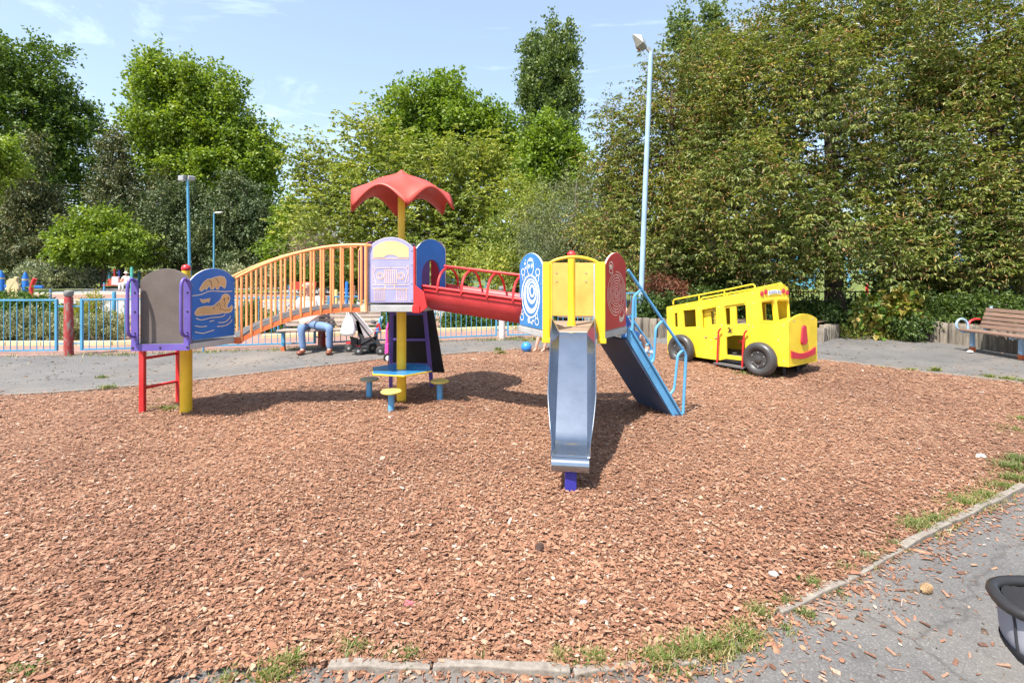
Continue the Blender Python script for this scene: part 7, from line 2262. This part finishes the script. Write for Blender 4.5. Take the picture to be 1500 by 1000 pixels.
play_tower(101, 46, 'far climbing frame with a holed pale yellow board between blue posts', YLB, [(-12, RED), (-7, BLUEF), (7, BLUEF), (12, REDF)])
play_tower(45, 46, 'far low blue bars on the lawn left of the yellow climbing board', None, [(-3, BLUEF), (5, BLUEF), (12, BLUEF)])
play_tower(160, 48, 'far dark blue and red climbing frame in the conifer shade', None, [(-16, BLUED), (-10, RED), (0, BLUEF), (8, RED), (15, BLUED)])
play_tower(213, 47, 'far climbing frame with a small yellow board just above the grey back board', YLB, [(-9, BLUEF), (8, BLUEF)])
play_tower(428, 42, 'far play frame with pale posts seen high between the bridge bars', WHITEP, [(-9, BLUEF), (-5, BLUEF), (8, BLUEF)])
play_tower(500, 42, 'far blue play frame seen beside the end of the bridge rail', None, [(-14, BLUEF), (-4, BLUEF), (6, BLUEF), (12, WHITEP)])
play_tower(690, 38, 'far blue climbing posts seen under the hoops of the red tunnel', None, [(-26, BLUEF), (-10, BLUEF), (12, BLUEF), (22, BLUEF), (34, BLUEF)])

def far_bench(px, Y, label, w, people=False):
    x = (px - 750) / F * Y; z0 = th(x, Y)
    root = thing('park_bench', label, 'bench', (x, Y, z0), 'red benches across the paving')
    for k in range(4):
        MB().bar(Vector((x - w, Y + .30 + .02 * k, z0 + .50 + .11 * k)), Vector((x + w, Y + .30 + .02 * k, z0 + .50 + .11 * k)), .03, .085).build('back_slat', REDF, root)
    for k in range(3):
        MB().bar(Vector((x - w, Y - .12 + .14 * k, z0 + .44)), Vector((x + w, Y - .12 + .14 * k, z0 + .44)), .11, .04).build('seat_slat', REDF, root)
    for s in (-1, 1):
        MB().bar(Vector((x + s * w, Y + .05, z0 - .05)), Vector((x + s * w, Y + .05, z0 + .62)), .09, .12, (0, 1, 0)).build('leg', BLUEF, root)
    return x, z0
bx, bz = far_bench(172, 37.0, 'red slatted far bench on which a person in a sun hat sits', .98)
far_bench(442, 30.0, 'red slatted far bench seen through the bridge bars above the man', .72)
def sitter():
    Y = 36.85
    c = Vector((PT(184, 420, Y).x, Y, 0))
    root = thing('person', 'far person in white clothes and a pale sun hat sitting on the red bench', 'person', c)
    q = lambda x, y, z: Vector((c.x + x, c.y + y, z))
    hip, ch_, nk, hd = q(0, .02, .54), q(0, .10, .90), q(0, .08, 1.10), q(0, .03, 1.24)
    chs = [[(hip, (.15, .12)), (ch_, (.17, .11)), (q(0, .09, 1.02), (.12, .09)), (nk, .05), (hd, (.08, .09)), (hd + Vector((0, 0, .08)), (.06, .07))]]
    for s in (-1, 1):
        chs.append([(hip, (.15, .12)), (q(.10 * s, -.10, .52), .085), (q(.12 * s, -.42, .52), .062), (q(.12 * s, -.42, .10), .042), (q(.12 * s, -.55, .04), .034)])
        w_ = q(.10 * s, -.34, .72)
        chs.append([(q(0, .09, 1.02), (.12, .09)), (q(.19 * s, .08, 1.03), .055), (q(.27 * s, -.06, .80), .04), (w_, .026)])
        chs += hand_chains(w_, Vector((-.5 * s, -.8, 0)), Vector((0, 0, -1)), 1, .6, s)
    skin_mesh('body', chs, SKIN, root)
    skin_mesh('shirt', [[(hip, (.165, .135)), (ch_, (.185, .125)), (q(0, .09, 1.02), (.135, .10)), (nk - Vector((0, 0, .05)), .07)]] + [[(q(0, .09, 1.02), (.135, .10)), (q(.19 * s, .08, 1.03), .07), (q(.25 * s, -.02, .86), .06)] for s in (-1, 1)], SHIRT, root)
    skin_mesh('trousers', [[(hip, (.165, .135)), (q(.11 * s, -.12, .53), .10), (q(.12 * s, -.42, .53), .08), (q(.12 * s, -.42, .14), .06)] for s in (-1, 1)], SHIRT, root)
    MB().lathe([(.16, .0), (.15, .015), (.095, .02), (.085, .09), (.03, .11)], hd + Vector((0, 0, .06)), n=16).build('sun_hat', WHITEP, root, True)
    MB().sphere(hd + Vector((0, -.10, -.01)), .018, 8, 6).build('nose', SKIN, root, True)
    o = thing('coat', 'pale pink coat draped over the back of the far red bench', 'coat', (PT(169, 405, 36.8).x, 36.9, .4))
    p = PT(169, 408, 36.9)
    MB().prism([(-.26, .42), (.26, .42), (.24, .98), (.20, 1.03), (-.2, 1.03), (-.24, .98)], [], Frame((p.x, 36.95), (1, 0), (0, -1)), -.06, .10).build('coat_cloth', PINKC, o, bevel=.03)
sitter()
far_post('toy_totem', 'small yellow and pink carved totem beyond the railing between the bridge bars', 'post', 492, 424, 455, 14.6, 6, YLB)
far_post('timber_post', 'blue post beyond the railing close to the last bridge bars', 'post', 508, 412, 455, 14.8, 4.5, BLUEP, group='low posts beyond the railing')
far_post('timber_post', 'rust coloured post beyond the railing next to the purple back board', 'post', 518, 418, 455, 14.8, 5.5, BRICKT, group='low posts beyond the railing')

# ------------------------------------------------------------------ beyond the cherries on the right
def low_railing():
    root = thing('low_railing', 'dark green low railing running behind the cherry trunks', 'fence', (8, 18.6, 0))
    Yr = 18.6
    x0, x1 = 8.5, 21.0
    MB().bar((x0, Yr, .80), (x1, Yr, .80), .04, .04).build('top_rail', GREEND, root)
    MB().bar((x0, Yr, .16), (x1, Yr, .16), .04, .04).build('bottom_rail', GREEND, root)
    bar = MB().tube([Vector((0, 0, -.05)), Vector((0, 0, .86))], .014, 5, False).build('bar', GREEND, root)
    n = int((x1 - x0) / .19)
    bar.location = Vector((x0, Yr, 0)) - root.location
    for k in range(1, n + 1):
        c = bar.copy(); COL.objects.link(c)
        c.parent = root; c.location = Vector((x0 + .19 * k, Yr, 0)) - root.location
low_railing()
def swing(px, Y, label, sw):
    x = (px - 750) / F * Y; z0 = th(x, Y)
    root = thing('swing_frame', label, 'swing', (x, Y, z0), 'blue swings beyond the cherry trees')
    zt = 2.6
    for sx in (-1, 1):
        for dy in (-.9, .9):
            MB().tube([Vector((x + sx * sw, Y + dy * .0, z0 + zt)), Vector((x + sx * (sw + .35), Y + dy, z0 - .05))], .055, 8).build('leg', BLUEF if dy < 0 else PALEB, root, True)
    MB().tube([Vector((x - sw - .1, Y, z0 + zt)), Vector((x + sw + .1, Y, z0 + zt))], .055, 8).build('top_beam', BLUEF, root, True)
    for s in (-.5, .5):
        xs = x + s * sw
        for d in (-.2, .2):
            MB().tube([Vector((xs + d, Y, z0 + zt)), Vector((xs + d, Y, z0 + .5))], .012, 5).build('chain', GREYM, root, True)
        MB().box((xs, Y, z0 + .48), (.46, .2, .04)).build('seat', BLACK, root, bevel=.01)
swing(1262, 30, 'blue swing frame seen between the thick cherry trunk and the bench', 1.0)
swing(1195, 33, 'blue and white swing frame seen above the bus hood', 1.3)
t = thing('play_wall', 'low light blue play wall beyond the dark railing', 'play wall', (PT(1174, 425, 29).x, 29, 0))
MB().box((PT(1174, 420, 29).x, 29, .55), (1.5, .15, 1.3)).build('wall_board', paint('cyan_board', (.12, .42, .60), .5, .1), t, bevel=.02)
MB().box((PT(1174, 420, 29).x, 28.95, 1.22), (1.54, .2, .08)).build('wall_cap', BLUEP, t, bevel=.01)
t = thing('blue_fence', 'far blue mesh fence behind the swings', 'fence', (PT(1300, 420, 36).x, 36, th(26, 36)))
za = th(26, 36)
for z in (za + .15, za + 1.0):
    MB().bar((17, 36, z), (34, 36, z), .06, .06).build('rail', BLUEF, t)
for k in range(12):
    MB().bar((17 + k * 1.5, 36, za - .1), (17 + k * 1.5, 36, za + 1.05), .07, .07, (0, 1, 0)).build('post', BLUEF, t)
for px, lab in ((1210, 'small red post beyond the railing beside the thick cherry trunk'), (1270, 'small red post on the lawn below the swing frame')):
    far_post('marker_post', lab, 'post', px, 416, 432, 27, 4, RED, group='red posts on the far lawn')
def far_house():
    x, Y = PT(1412, 410, 90).x, 90
    root = thing('brick_house', 'far orange brick house glimpsed between the cherry stems', 'house', (x, Y, 1.5))
    f = Frame((x, Y - 4), (1, 0), (0, -1))
    wins = [[(a, 4.2), (a + 1.3, 4.2), (a + 1.3, 5.7), (a, 5.7)] for a in (-6, -2.5, 1, 4.5)] + [[(a, 1.9 - .4), (a + 1.3, 1.9 - .4), (a + 1.3, 3.2), (a, 3.2)] for a in (-6, -2.5, 1, 4.5)]
    MB().prism([(-8, -1), (8, -1), (8, 6.6), (-8, 6.6)], wins, f, -.3, 0).build('wall', BRICKT, root)
    for w in wins:
        w_ = MB().prism([(w[0][0] + .02, w[0][1] + .02), (w[1][0] - .02, w[1][1] + .02), (w[2][0] - .02, w[2][1] - .02), (w[3][0] + .02, w[3][1] - .02)], [], f, -.2, -.15).build('window', WHITEP, root)
        MB().prism([(w[0][0] + .12, w[0][1] + .12), (w[1][0] - .12, w[1][1] + .12), (w[2][0] - .12, w[2][1] - .12), (w[3][0] + .12, w[3][1] - .12)], [], f, -.148, -.13).build('pane', DGREY, w_)
    MB().add([f.p(-8.3, 6.5, .3), f.p(8.3, 6.5, .3), f.p(8.3, 9.4, -4), f.p(-8.3, 9.4, -4), f.p(-8.3, 6.5, -8), f.p(8.3, 6.5, -8)], [(0, 1, 2, 3), (3, 2, 5, 4), (0, 3, 4), (1, 5, 2), (0, 4, 5, 1)]).build('roof', DGREY, root)
far_house()

# ------------------------------------------------------------------ cones, stones, scraps
def cone(px, py, r, label, m1, rot):
    c = G(px, py); z0 = .0 if not inside(np.array([[c.x, c.y]]))[0] else .02
    root = thing('pine_cone', label, 'pine cone', (c.x, c.y, z0))
    mb = MB()
    ax_ = Vector((math.cos(rot), math.sin(rot), .25)).normalized()
    x = ax_.cross(Vector((0, 0, 1))).normalized(); y = ax_.cross(x)
    ctr = Vector((c.x, c.y, z0 + r * .9))
    for k in range(80):
        t = k / 80
        a = k * 2.39996
        rr_ = r * math.sin(PI * (.12 + .82 * t)) ** .8
        rad = x * math.cos(a) + y * math.sin(a)
        p = ctr + ax_ * (t - .5) * r * 2.6 + rad * rr_ * .55
        tip = ctr + ax_ * (t - .40) * r * 2.6 + rad * rr_ * 1.05
        w = rad.cross(ax_) * r * .26
        nrm_ = ax_ * r * .09
        mb.add([p - w * .6, p + w * .6, tip + w, tip - w, tip + ax_ * r * .12 + rad * r * .06, p + nrm_], [(0, 1, 2, 3), (3, 2, 4), (0, 3, 4, 5), (1, 5, 4, 2)])
    mb.build('scales', m1, root, kind='stuff')
    MB().sphere(ctr, r * .62, 10, 7, (1, 1, 1)).build('core', BOOT, root, True)
cone(1356, 868, .024, 'tan pine cone lying on the grey asphalt', paint('cone_tan', (.36, .23, .12), .8, .1), .2)
cone(790, 814, .025, 'dark open pine cone lying alone on the bark mulch', paint('cone_dark', (.06, .03, .02), .8, .1), 1.2)
def pebble(px, py, r, label, m):
    c = G(px, py)
    z0 = .035 if inside(np.array([[c.x, c.y]]))[0] else 0
    mb = MB().sphere((c.x, c.y, z0 + r * .4), r, 10, 7, (1.2, .9, .6))
    rd = random.Random(px)
    for i in range(len(mb.v)):
        a = mb.v[i]; mb.v[i] = tuple(v + rd.uniform(-r, r) * .12 for v in a)
    tag(mb.build('stone', m, None, True), label, 'stone')
STO = paint('pale_stone', (.55, .52, .47), .9, .1)
pebble(573, 617, .028, 'pale stone on the mulch in front of the yellow stool', STO)
pebble(1133, 852, .022, 'pale grey stone on the mulch near the grassy edging', STO)
pebble(1437, 676, .035, 'flat pale stone among the weeds at the mulch edge', STO)
pebble(855, 895, .018, 'small grey blue stone on the open mulch', paint('blue_grey_stone', (.38, .40, .44), .9, .1))
c = G(598, 899)
tag(MB().add([(c.x - .02, c.y, .045), (c.x + .02, c.y + .005, .05), (c.x + .025, c.y + .03, .04), (c.x - .015, c.y + .025, .055), (c.x - .02, c.y, .035), (c.x + .02, c.y + .005, .038), (c.x + .025, c.y + .03, .03), (c.x - .015, c.y + .025, .035)], [(0, 1, 2, 3), (7, 6, 5, 4), (0, 4, 5, 1), (1, 5, 6, 2), (2, 6, 7, 3), (3, 7, 4, 0)]).build('litter_scrap', paint('faded_red_paper', (.50, .12, .14), .8, .1)), 'small faded red scrap of litter on the mulch', 'litter')
c = PT(1421, 516, 10.1)
c = G(1421, 517)
mb = MB().sphere((c.x, c.y, .03), .05, 10, 6, (1.2, .8, .5))
tag(mb.build('litter_paper', WHITEP, None, True), 'crumpled white paper on the path in front of the brown bench', 'litter')
